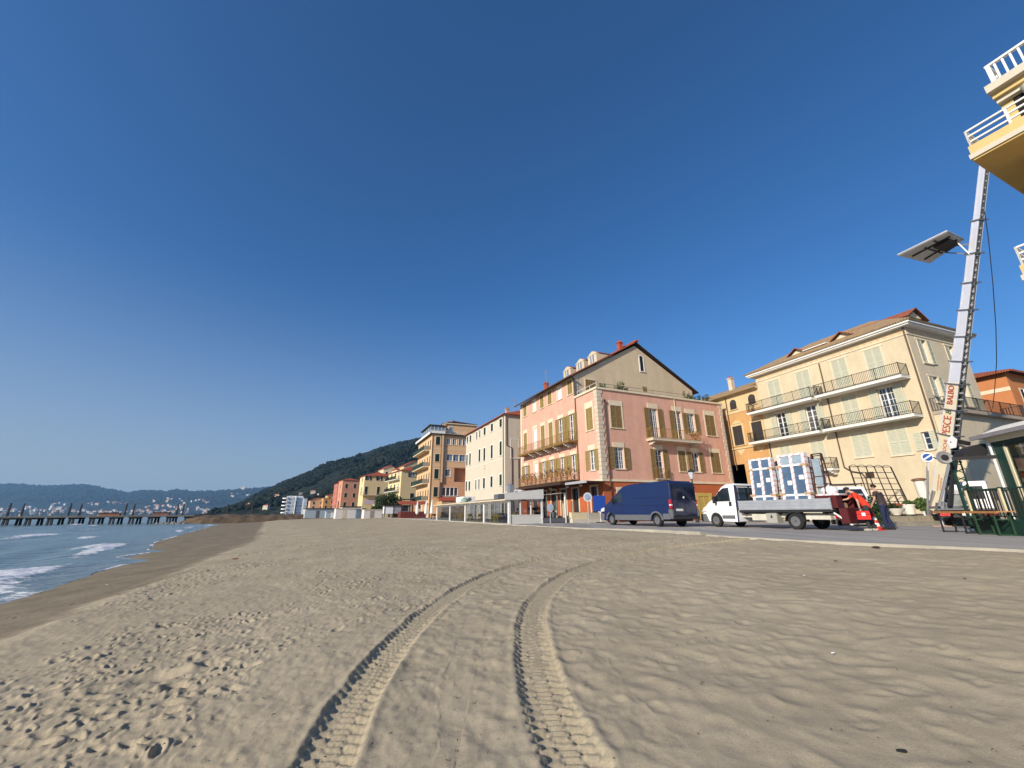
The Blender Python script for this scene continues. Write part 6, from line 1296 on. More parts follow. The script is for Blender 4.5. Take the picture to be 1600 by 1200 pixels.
root = thing('toolbox', 'red plastic tool case held by the worker in the red shirt', 'toolbox', (14.56,17.96,SZ+.46), R_(52-90+6)); b = MB(); b.box(-.22,.22,-.11,.11,0,.20,M_TBOX); part(b, 'body', root); b = MB(); b.prism([(-.22,.215),(.22,.215),(.20,.34),(-.20,.34)], -.11, .11, M_TBOX, 'y'); part(b, 'lid', root)
b = MB(); b.bar((-.09,0,.34),(-.09,0,.43),.03,M_BLACK); b.bar((.09,0,.34),(.09,0,.43),.03,M_BLACK); b.bar((-.1,0,.43),(.1,0,.43),.03,M_BLACK); part(b, 'handle', root); b = MB(); b.box(-.06,.06,-.125,-.11,.15,.27,M_FRAME); part(b, 'latch', root)
root = thing('traffic_cone', 'red and white striped traffic cone standing between the two workers', 'cone', (15.62,18.72,SZ), .3); M_CR = mat('cone_red', (.62,.03,.015), .5, var=.08); M_CW = mat('cone_white', (.75,.75,.72), .4, var=.05)
b = MB(); b.box(-.21,.21,-.21,.21,0,.04,M_CR); part(b, 'base', root)
for z0, z1, m in ((.04,.17,M_CR),(.17,.30,M_CW),(.30,.42,M_CR),(.42,.55,M_CW),(.55,.72,M_CR)): b = MB(); f = lambda z: .17-.145*(z-.04)/.68; b.lathe([(f(z0),z0),(f(z1),z1)], (0,0,0), m, 18); part(b, 'stripe', root, smooth=True)
# maroon tool cabinet on the tail lift
MAR = mat('maroon_paint', (.085,.012,.012), .5, var=.15, coat=.2); root = thing('tool_cabinet', 'maroon open-fronted tool cabinet with a pale top at the tail of the truck', 'cabinet', W(11.25,20.12), ROT)
b = MB(); b.box(0,1.8,-.34,-.02,.30,.92,MAR); b.box(0,.40,-.02,.8,.93,1.46,MAR); b.box(.40,1.8,.74,.8,.93,1.46,MAR); b.box(1.76,1.8,-.02,.74,.93,1.46,MAR); b.box(.4,1.76,-.02,.74,.905,.94,MAR); part(b, 'body', root)
b = MB(); b.box(.05,1.75,-.352,-.341,.35,.87,mat('maroon_door', (.07,.010,.012), .55)); part(b, 'door', root)
b = MB(); b.box(.12,1.9,-.10,.85,1.46,1.53,M_WRAP); part(b, 'top', root); b = MB(); b.box(1.15,1.19,-.02,.74,.94,1.46,MAR); part(b, 'divider', root)
root = thing('cardboard_box', 'small cardboard box on the shelf of the maroon cabinet', 'box', W(11.32,20.72,SZ+.943), ROT); b = MB(); b.box(0,.3,.02,.3,0,.2,M_CARD); part(b, 'body', root); b = MB(); b.box(.13,.17,.015,.305,.198,.204,M_PLATE); part(b, 'tape', root)
root = thing('plastic_sack', 'white plastic sack lying on top of the maroon cabinet', 'sack', W(11.75,20.75,SZ+1.532)); me = MB(); me.lathe([(.02,0),(.28,.02),(.34,.14),(.28,.30),(.12,.36),(.02,.38)], (0,0.05,0), M_FRAME, 14); part(me, 'body', root, smooth=True); b = MB(); b.lathe([(.02,.36),(.05,.40),(.02,.45)], (0,.05,0), M_FRAME, 8); part(b, 'knot', root)
# ================================================================== BUILDER'S LIFT TRUCK
def text_mesh(s, size, m, ext=.004):
    cu = bpy.data.curves.new('lettering', 'FONT'); cu.body = s; cu.size = size; cu.extrude = ext; cu.align_x = 'LEFT'; o = bpy.data.objects.new('tmp', cu); COL.objects.link(o)
    dg = bpy.context.evaluated_depsgraph_get(); me = bpy.data.meshes.new_from_object(o.evaluated_get(dg)); me.name = 'lettering'; me.materials.clear(); me.materials.append(m); bpy.data.objects.remove(o); bpy.data.curves.remove(cu); return me
def lift_truck():
    WHT = mat('lift_white', (.74,.75,.76), .4, var=.05, coat=.3); CRM = mat('boom_cream', (.68,.60,.42), .5, var=.08); ALB = mat('boom_aluminium', (.70,.71,.76), .38, metal=.25, var=.06, scale=2); DKA = mat('dark_alloy_and_boom_shade', (.16,.17,.17), .5, metal=.5, var=.3)
    RTX = mat('red_lettering', (.48,.05,.03), .6, var=.05); GTX = mat('green_lettering', (.04,.09,.05), .6); rz = R_(-48)
    root = thing('lift_truck', 'furniture lift truck with a tall raised ladder boom lettered in red', 'lift truck', (22.0,22.3,SZ), rz)
    inv = (Matrix.Translation((22.0,22.3,SZ)) @ Matrix.Rotation(rz, 4, 'Z')).inverted(); G = lambda p: inv @ Vector(p)
    wd = 2.05
    b = MB(); b.box(.1, wd-.1, .1, 4.6, .55, .8, M_BLACK); b.box(0, wd, .0, 4.3, .8, .88, M_GREYPL); b.box(0, wd, -.06, .06, .45, .72, M_BLACK); b.box(.1,.7,1.2,2.0,.3,.6,M_GREYPL); part(b, 'chassis', root)
    for x in (.0, wd-.42): b = MB(); b.box(x, x+.42, -.1, -.061, .52, .70, M_RED); part(b, 'tail_lamp', root)
    b = MB(); b.box(.75, 1.3, -.085, -.061, .54, .66, M_PLATE); part(b, 'number_plate', root)
    prof = [(4.5,.35),(4.95,.35)]+[(5.45-.42*math.cos(a), .36+.42*math.sin(a)) for a in np.linspace(.1, math.pi-.1, 7)]+[(6.3,.35),(6.45,.9),(6.2,1.4),(5.7,2.15),(5.4,2.35),(4.5,2.38)]
    car_body(root, prof, wd, WHT, name='cab', tumble=.06, z1=1.3)
    for sd in (-1, 1):
        side_panel(root, [(4.9,1.45),(6.0,1.42),(5.6,2.05),(4.95,2.12)], 0, M_CARGLASS, 'side_window', tumble=.06, z1=1.3, side=sd, wd=wd)
        b = MB(); xx = -.25 if sd < 0 else wd+.07; b.box(xx, xx+.18, 5.7, 5.8, 1.3, 1.85, M_BLACK); b.bar((xx+.09,5.75,1.4),(.1 if sd<0 else wd-.1,5.8,1.5),.05,M_BLACK); part(b, 'mirror', root)
    b = MB(); b.box(.25, wd-.25, 4.47, 4.499, 1.4, 2.1, M_CARGLASS); part(b, 'rear_window', root); b = MB(); b.face([(.25,6.18,1.46),(wd-.25,6.18,1.46),(wd-.3,5.72,2.12),(.3,5.72,2.12)], M_CARGLASS); me = b.mesh('windscreen'); me.transform(Matrix.Translation((0,.02,.02))); ob('windscreen', me, root)
    for x, sd in ((.16,-1),(wd-.16,1)): wheel(root, x, 1.1, .36, .3, sd); wheel(root, x, 5.45, .36, .24, sd)
    # turntable, engine, arms
    b0 = Vector((24.1,24.0,1.81)); t0 = Vector((24.34,17.0,18.23)); e = (t0-b0).normalized(); s_ = Vector((1,0,0)); s_ = (s_-e*s_.dot(e)).normalized(); m_ = s_.cross(e).normalized()
    if m_.y < 0: m_ = -m_
    L_ = (t0-b0).length
    c0 = G(b0+s_*.25); b = MB(); b.lathe([(.75,.88),(.75,1.0),(.5,1.02),(.45,1.2),(.01,1.2)], (c0.x, c0.y-.6, 0), M_GREYPL, 20); part(b, 'turntable', root, smooth=True)
    b = MB(); cx, cy = c0.x+.5, c0.y-.9; b.box(cx-.3, cx+.35, cy-.3, cy+.3, 1.0, 1.6, DKA); b.lathe([(.02,-.2),(.25,-.18),(.3,0),(.25,.18),(.02,.2)], (cx, cy-.2, 1.85), M_RIM, 14, axis='y'); b.tube((cx+.3,cy,1.5),(cx+.5,cy-.3,2.1),.05,M_BLACK); b.tube((cx-.2,cy-.3,1.4),(cx-.4,cy-.35,2.0),.04,M_IRON); part(b, 'engine', root, smooth=True)
    b = MB(); b.bar(G(b0+s_*.23+e*2.9-m_*.06), (c0.x+.1, c0.y-1.6, 1.0), .14, M_BLACK); b.bar(G(b0+s_*.0+e*2.9-m_*.06), (c0.x-.3, c0.y-1.5, 1.0), .1, M_RIM); part(b, 'lifting_ram', root)
    for (fx, fy), h in (((24.2,25.4),2.6),((22.3,22.6),1.5),((26.4,23.0),1.2)):
        p = G((fx,fy,SZ)); b = MB(); b.bar((p.x,p.y,.05),(c0.x+(p.x-c0.x)*.35, c0.y-.5+(p.y-c0.y+.5)*.35, h*.6+.3), .13, M_RIM); b.bar((p.x,p.y,.02),(p.x,p.y,.75),.11,M_RIM); b.lathe([(.18,0),(.18,.04),(.03,.06)], (p.x,p.y,.03), M_RIM, 12); o = part(b, 'outrigger', root)
        b = MB(); b.box(p.x-.35,p.x+.35,p.y-.3,p.y+.3,.0,.035,mat('plywood_pad', (.45,.26,.15), .9, var=.15)); part(b, 'pad', o)
    # telescopic ladder boom
    N_ = 11; seg = [-.02]+[.225+ (1-.225)*i/ (N_-2) for i in range(N_-1)]
    seg = [-.03, .145, .225, .305, .385, .455, .53, .61, .69, .775, .87, 1.06]
    def P(t, a, c): # t along, a across (s_), c depth (m_)
        return G(b0+e*(L_*t)+s_*a+m_*c)
    def dims(i): f = i/(len(seg)-2); return .50-.24*f, .74-.44*f     # width, depth
    for i in range(len(seg)-1):
        wA, dA = dims(i); a_, z_ = seg[i]+.0, seg[i+1]; mm = CRM if i < 4 else ALB; b = MB(); off = (.50-wA)/2
        def slab(a0, a1, c0_, c1_, ta, tb, m): 
            k = len(b.v); q = [P(ta,a0,c0_),P(ta,a1,c0_),P(ta,a1,c1_),P(ta,a0,c1_),P(tb,a0,c0_),P(tb,a1,c0_),P(tb,a1,c1_),P(tb,a0,c1_)]; b.v += [tuple(v) for v in q]; j = b.mi(m)
            for f_ in ((0,3,2,1),(4,5,6,7),(0,1,5,4),(1,2,6,5),(2,3,7,6),(3,0,4,7)): b.f.append(tuple(k+x for x in f_)); b.m.append(j)
        slab(off, off+.03, 0, dA, a_, z_, mm); slab(off+wA-.03, off+wA, 0, dA, a_, z_, DKA if i < 4 else ALB)
        slab(off-.012, off-.001, .02, .07, a_, z_, ALB); slab(off-.012, off-.001, dA-.07, dA-.02, a_, z_, ALB)
        for r in (.0, dA-.05): slab(off+.03, off+.09, r, r+.05, a_, z_, DKA); slab(off+wA-.09, off+wA-.03, r, r+.05, a_, z_, DKA)  # rails in dark alloy: shade of the boom underside put into the colour
        n = max(2, int((z_-a_)*L_/.32))
        for k in range(n): t_ = a_+(z_-a_)*(k+.5)/n; slab(off+.03, off+wA-.03, .01, .05, t_-.0016, t_+.0016, ALB); slab(off+.03, off+wA-.03, dA-.05, dA-.01, t_-.0016, t_+.0016, DKA)
        slab(off+.05, off+wA-.05, dA*.45, dA*.5, a_, z_, DKA)
        o = part(b, 'boom_section', root)
        b = MB(); slab(off-.05, off+wA+.16, -.06, -.005, z_-.006, z_-.002, M_GREYPL); slab(off-.04, off-.013, -.05, dA+.1, z_-.006, z_-.002, M_GREYPL); part(b, 'collar', o)
    # carriage platform
    pc = b0+e*(L_*.80); pz = 15.45; q = [(21.95,20.1,pz-.05),(22.9,18.25,pz+.1),(24.5,18.95,pz+.1),(24.4,20.8,pz-.1)]
    b = MB(); q = [Vector(v) for v in q]; n_ = (q[1]-q[0]).cross(q[3]-q[0]).normalized()
    if n_.z < 0: n_ = -n_
    PLT = mat('platform_deck', (.66,.64,.58), .8, var=.15); lo = [G(v-n_*.05) for v in q]; hi = [G(v) for v in q]; b.face(hi, PLT); b.face(lo[::-1], PLT)
    for k in range(4): b.face([hi[k], hi[(k+1)%4], lo[(k+1)%4], lo[k]], M_RIM)
    for k in range(4): b.bar(G(q[k]+n_*.02), G(q[(k+1)%4]+n_*.02), .07, M_RIM)
    def mixp(u, v): return q[0]*(1-u)*(1-v)+q[3]*u*(1-v)+q[2]*u*v+q[1]*(1-u)*v
    for u in (.3,.7): b.bar(G(mixp(u,.1)-n_*.09), G(mixp(u,.95)-n_*.09), .07, M_IRON)
    b.bar(G(mixp(.1,.7)-n_*.1), G(mixp(.9,.7)-n_*.1), .06, M_IRON); b.bar(G(mixp(.2,.45)-n_*.1), G(mixp(.9,.45)-n_*.1), .05, M_BLACK)
    c_ = [mixp(.35,.55),mixp(.9,.55),mixp(.9,.9),mixp(.35,.9)]; k = [G(v-n_*.1) for v in c_]; k2 = [G(v-n_*.2) for v in c_]; b.face(k2[::-1], M_BLACK)
    for j in range(4): b.face([k[j], k[(j+1)%4], k2[(j+1)%4], k2[j]], M_IRON)
    b.bar(G(mixp(.95,.8)-n_*.1), G(pc+s_*.2+m_*.2), .07, M_RIM); b.bar(G(mixp(.95,.5)-n_*.1), G(pc+s_*.2+m_*.35-e*.5), .06, M_RIM); b.bar(G(mixp(.8,.9)-n_*.15), G(pc+s_*.1-e*.6+m_*.2), .05, M_FRAME)
    part(b, 'platform', root)
    # lettering on the seaward cheek
    def letter(s, size, ta, m, cc, stretch, tlen=None):
        me = text_mesh(s, size, m); wv = [v.co.x for v in me.vertices]; wl = max(wv)-min(wv); sx = (tlen/wl) if tlen else stretch
        for v in me.vertices: p = b0+e*(L_*ta+v.co.x*sx)+m_*(cc+v.co.y)+s_*(-.006-v.co.z*.5); v.co = G(p)
        return ob('lettering', me, root)
    letter('TRASLOCHI', .26, .128, RTX, .22, 1, 1.38); letter('PESCE', .58, .218, RTX, .14, 1, 1.10); letter('&', .44, .287, GTX, .18, 1, .30); letter('BALBO', .44, .318, RTX, .17, 1, 1.02)
    b = MB()
    for r_, (t1, t2) in enumerate(((.045,.085),(.04,.09))):
        t = t1
        while t < t2: b.v += [tuple(P(t, -.013, .25+.14*r_)), tuple(P(t+.003, -.013, .25+.14*r_)), tuple(P(t+.003, -.013, .33+.14*r_)), tuple(P(t, -.013, .33+.14*r_))]; k = len(b.v); b.f.append((k-4,k-3,k-2,k-1)); b.m.append(b.mi(mat('faint_red_print', (.55,.25,.14), .6))); t += .0045
    part(b, 'small_print', root)
    b = MB(); hc = b0+e*(L_*.205); b.face([G(hc+s_*-.08+m_*v[0]+e*v[1]) for v in ((-.05,.35),(-.35,.2),(-.35,-.25),(-.05,-.4),(.12,-.1),(.12,.15))], WHT); b.bar(G(hc-s_*.05), G(hc-m_*.6-e*.3+s_*.4), .12, M_BLACK); b.bar(G(hc+s_*.4), G(hc-m_*.5+s_*.4), .2, M_IRON); part(b, 'winch_cover', root)
    return root
lift_truck()
# hanging cable
b = MB()
CPV = [(24.27, 17.5, 16.18), (24.61, 18.0, 15.01), (24.57, 18.5, 12.69), (25.12, 19.5, 10.65), (26.34, 21.0, 9.25), (28.09, 23.0, 8.2), (30.6, 25.5, 7.73)]
CP = [Vector(v) for v in CPV]
for p, q in zip(CP, CP[1:]): b.tube(p, q, .018, M_BLACK, n=5)
tag(part(b, 'cable', None, smooth=True), 'thin dark cable hanging from the yellow balcony house down to the cream house terrace', 'cable')
# ================================================================== STREET FURNITURE
# round sign on leaning pole
root = thing('road_sign', 'round blue and white road sign on a grey pole beside the lift boom', 'sign', (24.45,25.63,SZ)); b = MB(); b.tube((0,0,0),(.10,-.9,3.25),.055,M_RIM,n=10); b.bar((.10,-.9,3.05),(-.02,-1.15,3.6),.07,M_FRAME); part(b, 'pole', root, smooth=True)
b = MB(); BLU = mat('sign_blue', (.012,.075,.30), .4); sc0 = (-.02,-1.2,3.78); nrm = Vector((-.62,-.76,-.05)).normalized(); u_ = nrm.cross(Vector((0,0,1))).normalized(); v_ = u_.cross(nrm).normalized(); C_ = Vector(sc0)
def disc(r, off, m, a0=0, a1=2*math.pi, n=28): b.face([C_+nrm*off+u_*(r*math.cos(a))+v_*(r*math.sin(a)) for a in np.linspace(a0, a1, n, endpoint=False)], m)
disc(.28, .012, M_FRAME); disc(.21, .016, BLU)
b.face([C_+nrm*.02+u_*x+v_*y for x, y in ((-.19,.08),(-.14,.14),(.19,-.08),(.14,-.14))], M_FRAME)
k = [C_+nrm*.012+u_*(.28*math.cos(a))+v_*(.28*math.sin(a)) for a in np.linspace(0, 2*math.pi, 28, endpoint=False)]; k2 = [p-nrm*.03 for p in k]
for j in range(28): b.face([k[j], k[(j+1)%28], k2[(j+1)%28], k2[j]], M_RIM)
b.face(k2[::-1], M_RIM); part(b, 'sign_plate', root)
def street_lamp():
    root = thing('street_lamp', 'dark iron street lamp with a glass lantern behind the blue van', 'street lamp', W(25.3,26.9)); b = MB(); b.lathe([(.14,0),(.14,.3),(.08,.4),(.06,.9),(.05,1.0),(.04,3.0),(.06,3.05),(.03,3.3)], (0,0,0), M_IRON, 12); part(b, 'pole', root, smooth=True)
    b = MB(); b.lathe([(.08,3.3),(.26,3.85),(.01,3.86)], (0,0,0), mat('lantern_glass', (.55,.58,.60), .3, var=.05), 8); part(b, 'lantern_glass', root); b = MB(); b.lathe([(.29,3.86),(.2,4.02),(.08,4.08),(.01,4.2)], (0,0,0), M_IRON, 8); b.lathe([(.10,3.28),(.10,3.33),(.01,3.34)], (0,0,0), M_IRON, 8); part(b, 'lantern_cap', root)
    b = MB(); b.lathe([(.05,3.4),(.08,3.6),(.04,3.8)], (0,0,0), M_FRAME, 8); part(b, 'bulb', root)
street_lamp()
def round_sign(label, loc, h, face, r=.3, bg=(.55,.62,.70)):
    root = thing('road_sign', label, 'sign', loc); b = MB(); b.tube((0,0,0),(0,0,h+r*.8),.035,M_RIM,n=8); part(b, 'pole', root)
    b = MB(); m = mat('sign_face_%d' % int(face), bg, .35, var=.25, scale=4); a = R_(face); 
    n_ = 24; P = lambda t, rr, off: (rr*math.cos(t)*math.cos(a)+off*math.sin(a), rr*math.cos(t)*math.sin(a)-off*math.cos(a), h+rr*math.sin(t))
    b.face([P(2*math.pi*j/n_, r, .05) for j in range(n_)], M_FRAME); b.face([P(2*math.pi*j/n_, r*.8, .055) for j in range(n_)], m); b.face([P(2*math.pi*j/n_, r, .04) for j in range(n_)][::-1], M_RIM)
    for j in range(n_): b.face([P(2*math.pi*j/n_, r, .05), P(2*math.pi*(j+1)/n_, r, .05), P(2*math.pi*(j+1)/n_, r, .04), P(2*math.pi*j/n_, r, .04)], M_RIM)
    part(b, 'sign_plate', root)
round_sign('round traffic sign on a pole behind the cream planter left of the van', W(27.97,18.6), 1.95, 10, .34, (.30,.38,.50)); round_sign('small round sign at the corner of the glazed veranda', W(30.4,16.6), 1.2, 30, .32); round_sign('small white round sign among the cafe posts between veranda and planter', W(33,18.6), 1.35, 12, .2, (.7,.7,.68))
root = thing('blue_board', 'square blue notice board on a leg just left of the blue van', 'board', W(29.8,21.0)); b = MB(); b.box(-.55,.5,-.03,.03,.9,2.15,mat('board_blue', (.012,.05,.26), .5, var=.08)); part(b, 'panel', root); b = MB(); b.bar((0,0.05,0),(0,0.05,2.1),.06,M_FRAME); b.box(-.35,.35,-.2,.25,0,.06,M_IRON); part(b, 'leg', root)
# ------------------------------------------------------------------ cafe terrace in front of the palazzo
PL = mat('planter_cream', (.62,.53,.34), .85, var=.08); PLG = mat('planter_grey', (.42,.38,.31), .85, var=.1)
root = thing('planter', 'long cream masonry planter left of the blue van', 'planter', W(31.2,18.95), ROT-math.pi/2+R_(60)); root.rotation_euler = (0,0,ROT); b = MB(); b.box(0,1.6,-.2,.35,.28,.82,PL); part(b, 'trough', root); b = MB(); b.box(-.1,3.4,-.5,.6,0,.28,mat('travertine_step', (.55,.50,.40), .8, var=.15, scale=4)); part(b, 'step', root)
root = thing('planter', 'shorter grey masonry planter between the cream one and the van', 'planter', W(31.2,20.6,SZ+.285), ROT); b = MB(); b.box(0,1.5,-.2,.35,0,.5,PLG); part(b, 'trough', root); b = MB(); b.box(.05,1.45,-.15,.3,.5,.52,M_LAND); part(b, 'soil', root)
root = thing('deck', 'low dark deck of the cafe terrace beside the glazed veranda', 'deck', W(31.6,16.2), ROT); b = MB(); b.box(0,2.5,-.3,9,0,.42,mat('dark_deck', (.05,.05,.06), .8, var=.1)); part(b, 'platform', root); b = MB(); b.box(0,2.5,-.33,-.301,.05,.38,M_GREYPL); part(b, 'skirt', root)
M_POSTC = mat('cream_post', (.68,.62,.46), .7, var=.05)
for i, (s_, c_) in enumerate(((31.7,16.6),(31.7,17.9),(31.7,18.6),(31.6,19.4),(34.5,16.6),(37.5,16.6),(40.5,16.6))):
    root = thing('terrace_post', 'cream post, %s' % ['right beside the veranda corner','second from the veranda corner','third from the veranda corner','at the cream planter','first in the row going away from the beach corner','second in the row going away','last in the row going away'][i], 'post', W(s_,c_,SZ+.42), ROT, 'cream posts of the cafe terrace'); b = MB(); b.bar((0,0,0),(0,0,1.35),.09,M_POSTC); part(b, 'shaft', root); b = MB(); b.box(-.07,.07,-.07,.07,0,.04,M_POSTC); part(b, 'foot', root)
def chair(label, loc, rz, m, group):
    root = thing('chair', label, 'chair', loc, rz, group); b = MB(); b.box(-.22,.22,-.22,.22,.43,.46,m); part(b, 'seat', root); b = MB(); b.box(-.22,.22,.2,.23,.6,.86,m); part(b, 'backrest', root)
    for x in (-.2,.2):
        for y, h in ((-.2,.43),(.2,.86)): b = MB(); b.bar((x,y,0),(x,y,h),.035,m); part(b, 'leg', root)
    return root
def table(label, loc, rz, m, group, top=.75, w_=.75, name='table'):
    root = thing(name, label, 'table', loc, rz, group); b = MB(); b.box(-w_/2,w_/2,-w_/2,w_/2,top-.03,top,m); part(b, 'tabletop', root); b = MB(); b.bar((0,0,0),(0,0,top-.03),.07,M_IRON); b.box(-.22,.22,-.22,.22,0,.03,M_IRON); part(b, 'leg', root); return root
YC = mat('yellow_chair', (.55,.40,.05), .5, var=.1); DC = mat('dark_chair', (.03,.035,.045), .6); NC = mat('blue_chair', (.05,.10,.17), .6, var=.1)
vz = .64
for i in range(12):
    y = 1.6+i*1.85; m = YC if i % 3 != 1 else NC; W_ = W(31.3+y, 14.4+.5*(i % 2), vz)
    chair('%s chair number %s from the near end inside the veranda' % ('yellow' if m is YC else 'dark blue', ['one','two','three','four','five','six','seven','eight','nine','ten','eleven','twelve'][i]), W_, ROT+i*1.3, m, 'chairs inside the veranda')
for i in range(7):
    table('small white table inside the veranda, %s from the near end' % ['first','second','third','fourth','fifth','sixth','seventh'][i], W(31.3+2.5+i*3.1, 15.3, vz), ROT, M_FRAME, 'tables inside the veranda', .72, .7)
for i, (s_, c_) in enumerate(((32.6,17.1),(33.4,17.9),(35.5,17.4),(36.5,18.2),(39,17.4),(33,20.8))): chair('dark cafe chair under the canopy, %s' % ['closest to the veranda corner','next to the closest one','in the middle pair, seaward','in the middle pair, inland','farthest down the terrace','behind the grey planter'][i], W(s_,c_,SZ+(.43 if c_ < 18.7 else .0)), ROT+i, DC if i % 2 else NC, 'cafe chairs under the canopy')
for i, (s_, c_) in enumerate(((33,17.6),(36,17.8))): potted('potted_shrub', ['grey tub with a low shrub nearest the veranda corner','grey tub with a low shrub farther down the terrace'][i], W(s_-1.2,c_,SZ+.42), .35, .6, 180, .06, 90+i, potm=M_GREYPL, pr=.28)
# ------------------------------------------------------------------ glazed veranda
def fabric(name, col):
    m = mat(name, col, .85, var=.1, scale=1.2); N, L, b = nodes_of(m); t = N.new('ShaderNodeBsdfTranslucent'); t.inputs[0].default_value = (.85,.80,.68,1); mx = N.new('ShaderNodeMixShader'); mx.inputs[0].default_value = .45
    o_ = N['Material Output']; L.new(b.outputs[0], mx.inputs[1]); L.new(t.outputs[0], mx.inputs[2]); L.new(mx.outputs[0], o_.inputs[0]); return m
def veranda():
    root = thing('veranda', 'long white framed glass veranda with beige fabric roof on the beach edge', 'restaurant pavilion', W(31.3,13.4,.58), ROT); GL = clear_glass('veranda_glass', (.70,.73,.76), .10); FAB = fabric('beige_fabric', (.66,.60,.46)); FAB2 = mat('grey_fabric', (.64,.62,.58), .8, var=.06); D = 5.2
    b = MB(); b.box(-.15, D, -.15, 24, -.1, .06, mat('veranda_floor', (.55,.52,.46), .6, var=.1)); part(b, 'floor', root)
    ys = [0,5.75,11.45,17.35,23.6]
    for y in ys: b = MB(); b.box(-.08,.10,y-.09,y+.09,.06,1.92,M_WHITE); part(b, 'post', root)
    for y0, y1 in zip(ys, ys[1:]):
        b = MB(); b.box(-.06,.08,y0+.09,y1-.09,.06,.2,M_WHITE); b.box(-.06,.08,y0+.09,y1-.09,1.78,1.92,M_WHITE); o = part(b, 'window_frame', root); b = MB(); b.box(0,.012,y0+.09,y1-.09,.2,1.78,GL); part(b, 'pane', o)
    for y in ys:
        b = MB(); b.box(D-.1,D,y-.06,y+.06,.06,2.6,M_WHITE); part(b, 'post', root)
    for y0, y1 in zip(ys, ys[1:]):
        for k in range(3): b = MB(); yy = y0+(y1-y0)*(k+.5)/3; b.box(D-.3,D-.24,yy-.05,yy+.05,.06,2.4,M_WHITE); part(b, 'mullion', root)
    # fabric roof with sagging bays
    b = MB(); n = 40; yv = np.linspace(-.2, 24, 81)
    def zr(x, y): 
        t = (x+.45)/(D+.45); base = 1.98+.62*t; ph = abs(math.sin(math.pi*(y)/2.9)); return base+.05*ph
    for i in range(80):
        for j in range(8):
            x0, x1 = -.45+(D+.45)*j/8, -.45+(D+.45)*(j+1)/8; b.face([(x0,yv[i],zr(x0,yv[i])),(x1,yv[i],zr(x1,yv[i])),(x1,yv[i+1],zr(x1,yv[i+1])),(x0,yv[i+1],zr(x0,yv[i+1]))], FAB)
    for i in range(80): b.face([(-.45,yv[i],zr(-.45,yv[i])),(-.45,yv[i+1],zr(-.45,yv[i+1])),(-.40,yv[i+1],1.93),(-.40,yv[i],1.93)], FAB)
    part(b, 'fabric_roof', root, smooth=True)
    b = MB(); b.box(-.25,.0,-.15,24,1.92,2.02,M_WHITE); b.bar((-.42,-.2,2.0),(-.42,24,2.0),.07,M_STONE2)
    for y in (2.9,5.8,8.7,11.6,14.5,17.4,20.3): b.bar((-.46,y,2.01),(-.46,y,1.86),.06,M_STONE)
    part(b, 'gutter', root)
    # camera side
    b = MB(); b.box(0,2.9,-.03,.03,.06,.82,M_STONE2 if False else mat('grey_panel', (.60,.58,.53), .7, var=.05)); part(b, 'lower_panel', root); b = MB()
    for x in (.04,.98,1.92,2.88): b.box(x-.04,x+.04,-.05,.05,.82,2.05,M_WHITE)
    b.box(0,2.9,-.05,.05,.80,.86,M_WHITE); b.box(0,2.9,-.05,.05,1.98,2.08,M_WHITE); b.box(2.84,2.98,-.07,.07,.06,2.75,M_WHITE); o = part(b, 'side_frame', root); b = MB(); b.box(.04,2.88,-.006,.006,.86,1.98,GL); part(b, 'pane', o)
    b = MB(); b.prism([(-.45,2.0),(3.0,2.1),(3.0,2.86),(-.45,2.52)], -.24, -.2, FAB2, 'y'); b.prism([(-.45,2.50),(3.0,2.84),(3.0,2.87),(-.45,2.53)], -.24, 3.0, FAB2, 'y'); part(b, 'side_valance', root)
    b = MB(); b.prism([(.75,1.96),(1.9,1.86),(1.1,2.04)], -.3, -.24, M_BLACK, 'y'); part(b, 'awning_arm', root)
veranda()
root = thing('satellite_dish', 'grey satellite dish on the near corner of the veranda roof', 'satellite dish', W(32.2,13.9,3.05), ROT); b = MB(); b.lathe([(.01,-.1),(.25,-.06),(.42,.03),(.41,.04),(.24,-.04),(.01,-.08)], (0,0,.45), M_RIM, 20, axis='y'); part(b, 'dish', root, smooth=True); b = MB(); b.bar((0,.05,-.1),(0,.05,.45),.05,M_IRON); b.bar((0,-.05,.2),(0,-.35,.42),.025,M_IRON); part(b, 'mast', root)
for i, (y, x, sx, sy, h, lb) in enumerate(((3.2,1.8,.9,1.4,.75,'white air conditioning unit on the veranda roof nearest the dish'),(5.8,1.6,.9,1.0,.5,'low grey air conditioning unit in the middle of the veranda roof'),(16.0,1.4,1.4,3.0,.6,'long white plant box far along the veranda roof'))):
    root = thing('roof_unit', lb, 'air conditioner', W(31.3+y,13.4+x,2.78), ROT); b = MB(); b.box(-sx/2,sx/2,-sy/2,sy/2,0,h,M_FRAME if i != 1 else M_GREYPL); part(b, 'casing', root); b = MB(); b.lathe([(h*.35,0),(h*.35,-.02),(.01,-.03)], (0,-sy/2,h*.5), M_GREYPL, 14, axis='y'); part(b, 'fan', root)
root = thing('roof_dome', 'pale green round cover standing on the far part of the veranda roof', 'dome', W(44.8,13.9,2.68)); b = MB(); b.lathe([(.45,0),(.44,.2),(.35,.4),(.2,.5),(.01,.54)], (0,0,0), mat('pale_green_tarp', (.22,.33,.26), .7, var=.1), 18); part(b, 'cover', root, smooth=True); b = MB(); b.lathe([(.47,-.02),(.47,.05),(.01,.06)], (0,0,0), M_PIPEG, 18); part(b, 'rim', root)
root = thing('fire_hydrant', 'round yellow figure-like ornament at the near end inside the veranda', 'ornament', W(31.95,14.2,vz)); b = MB(); b.lathe([(.22,0),(.28,.2),(.25,.45),(.16,.62),(.20,.74),(.17,.92),(.02,1.0)], (0,0,0), YC, 16); part(b, 'body', root, smooth=True); b = MB(); b.lathe([(.22,.93),(.23,.97),(.10,1.02),(.02,1.06)], (0,0,0), YC, 14); part(b, 'hat', root); root.name = 'yellow_ornament'
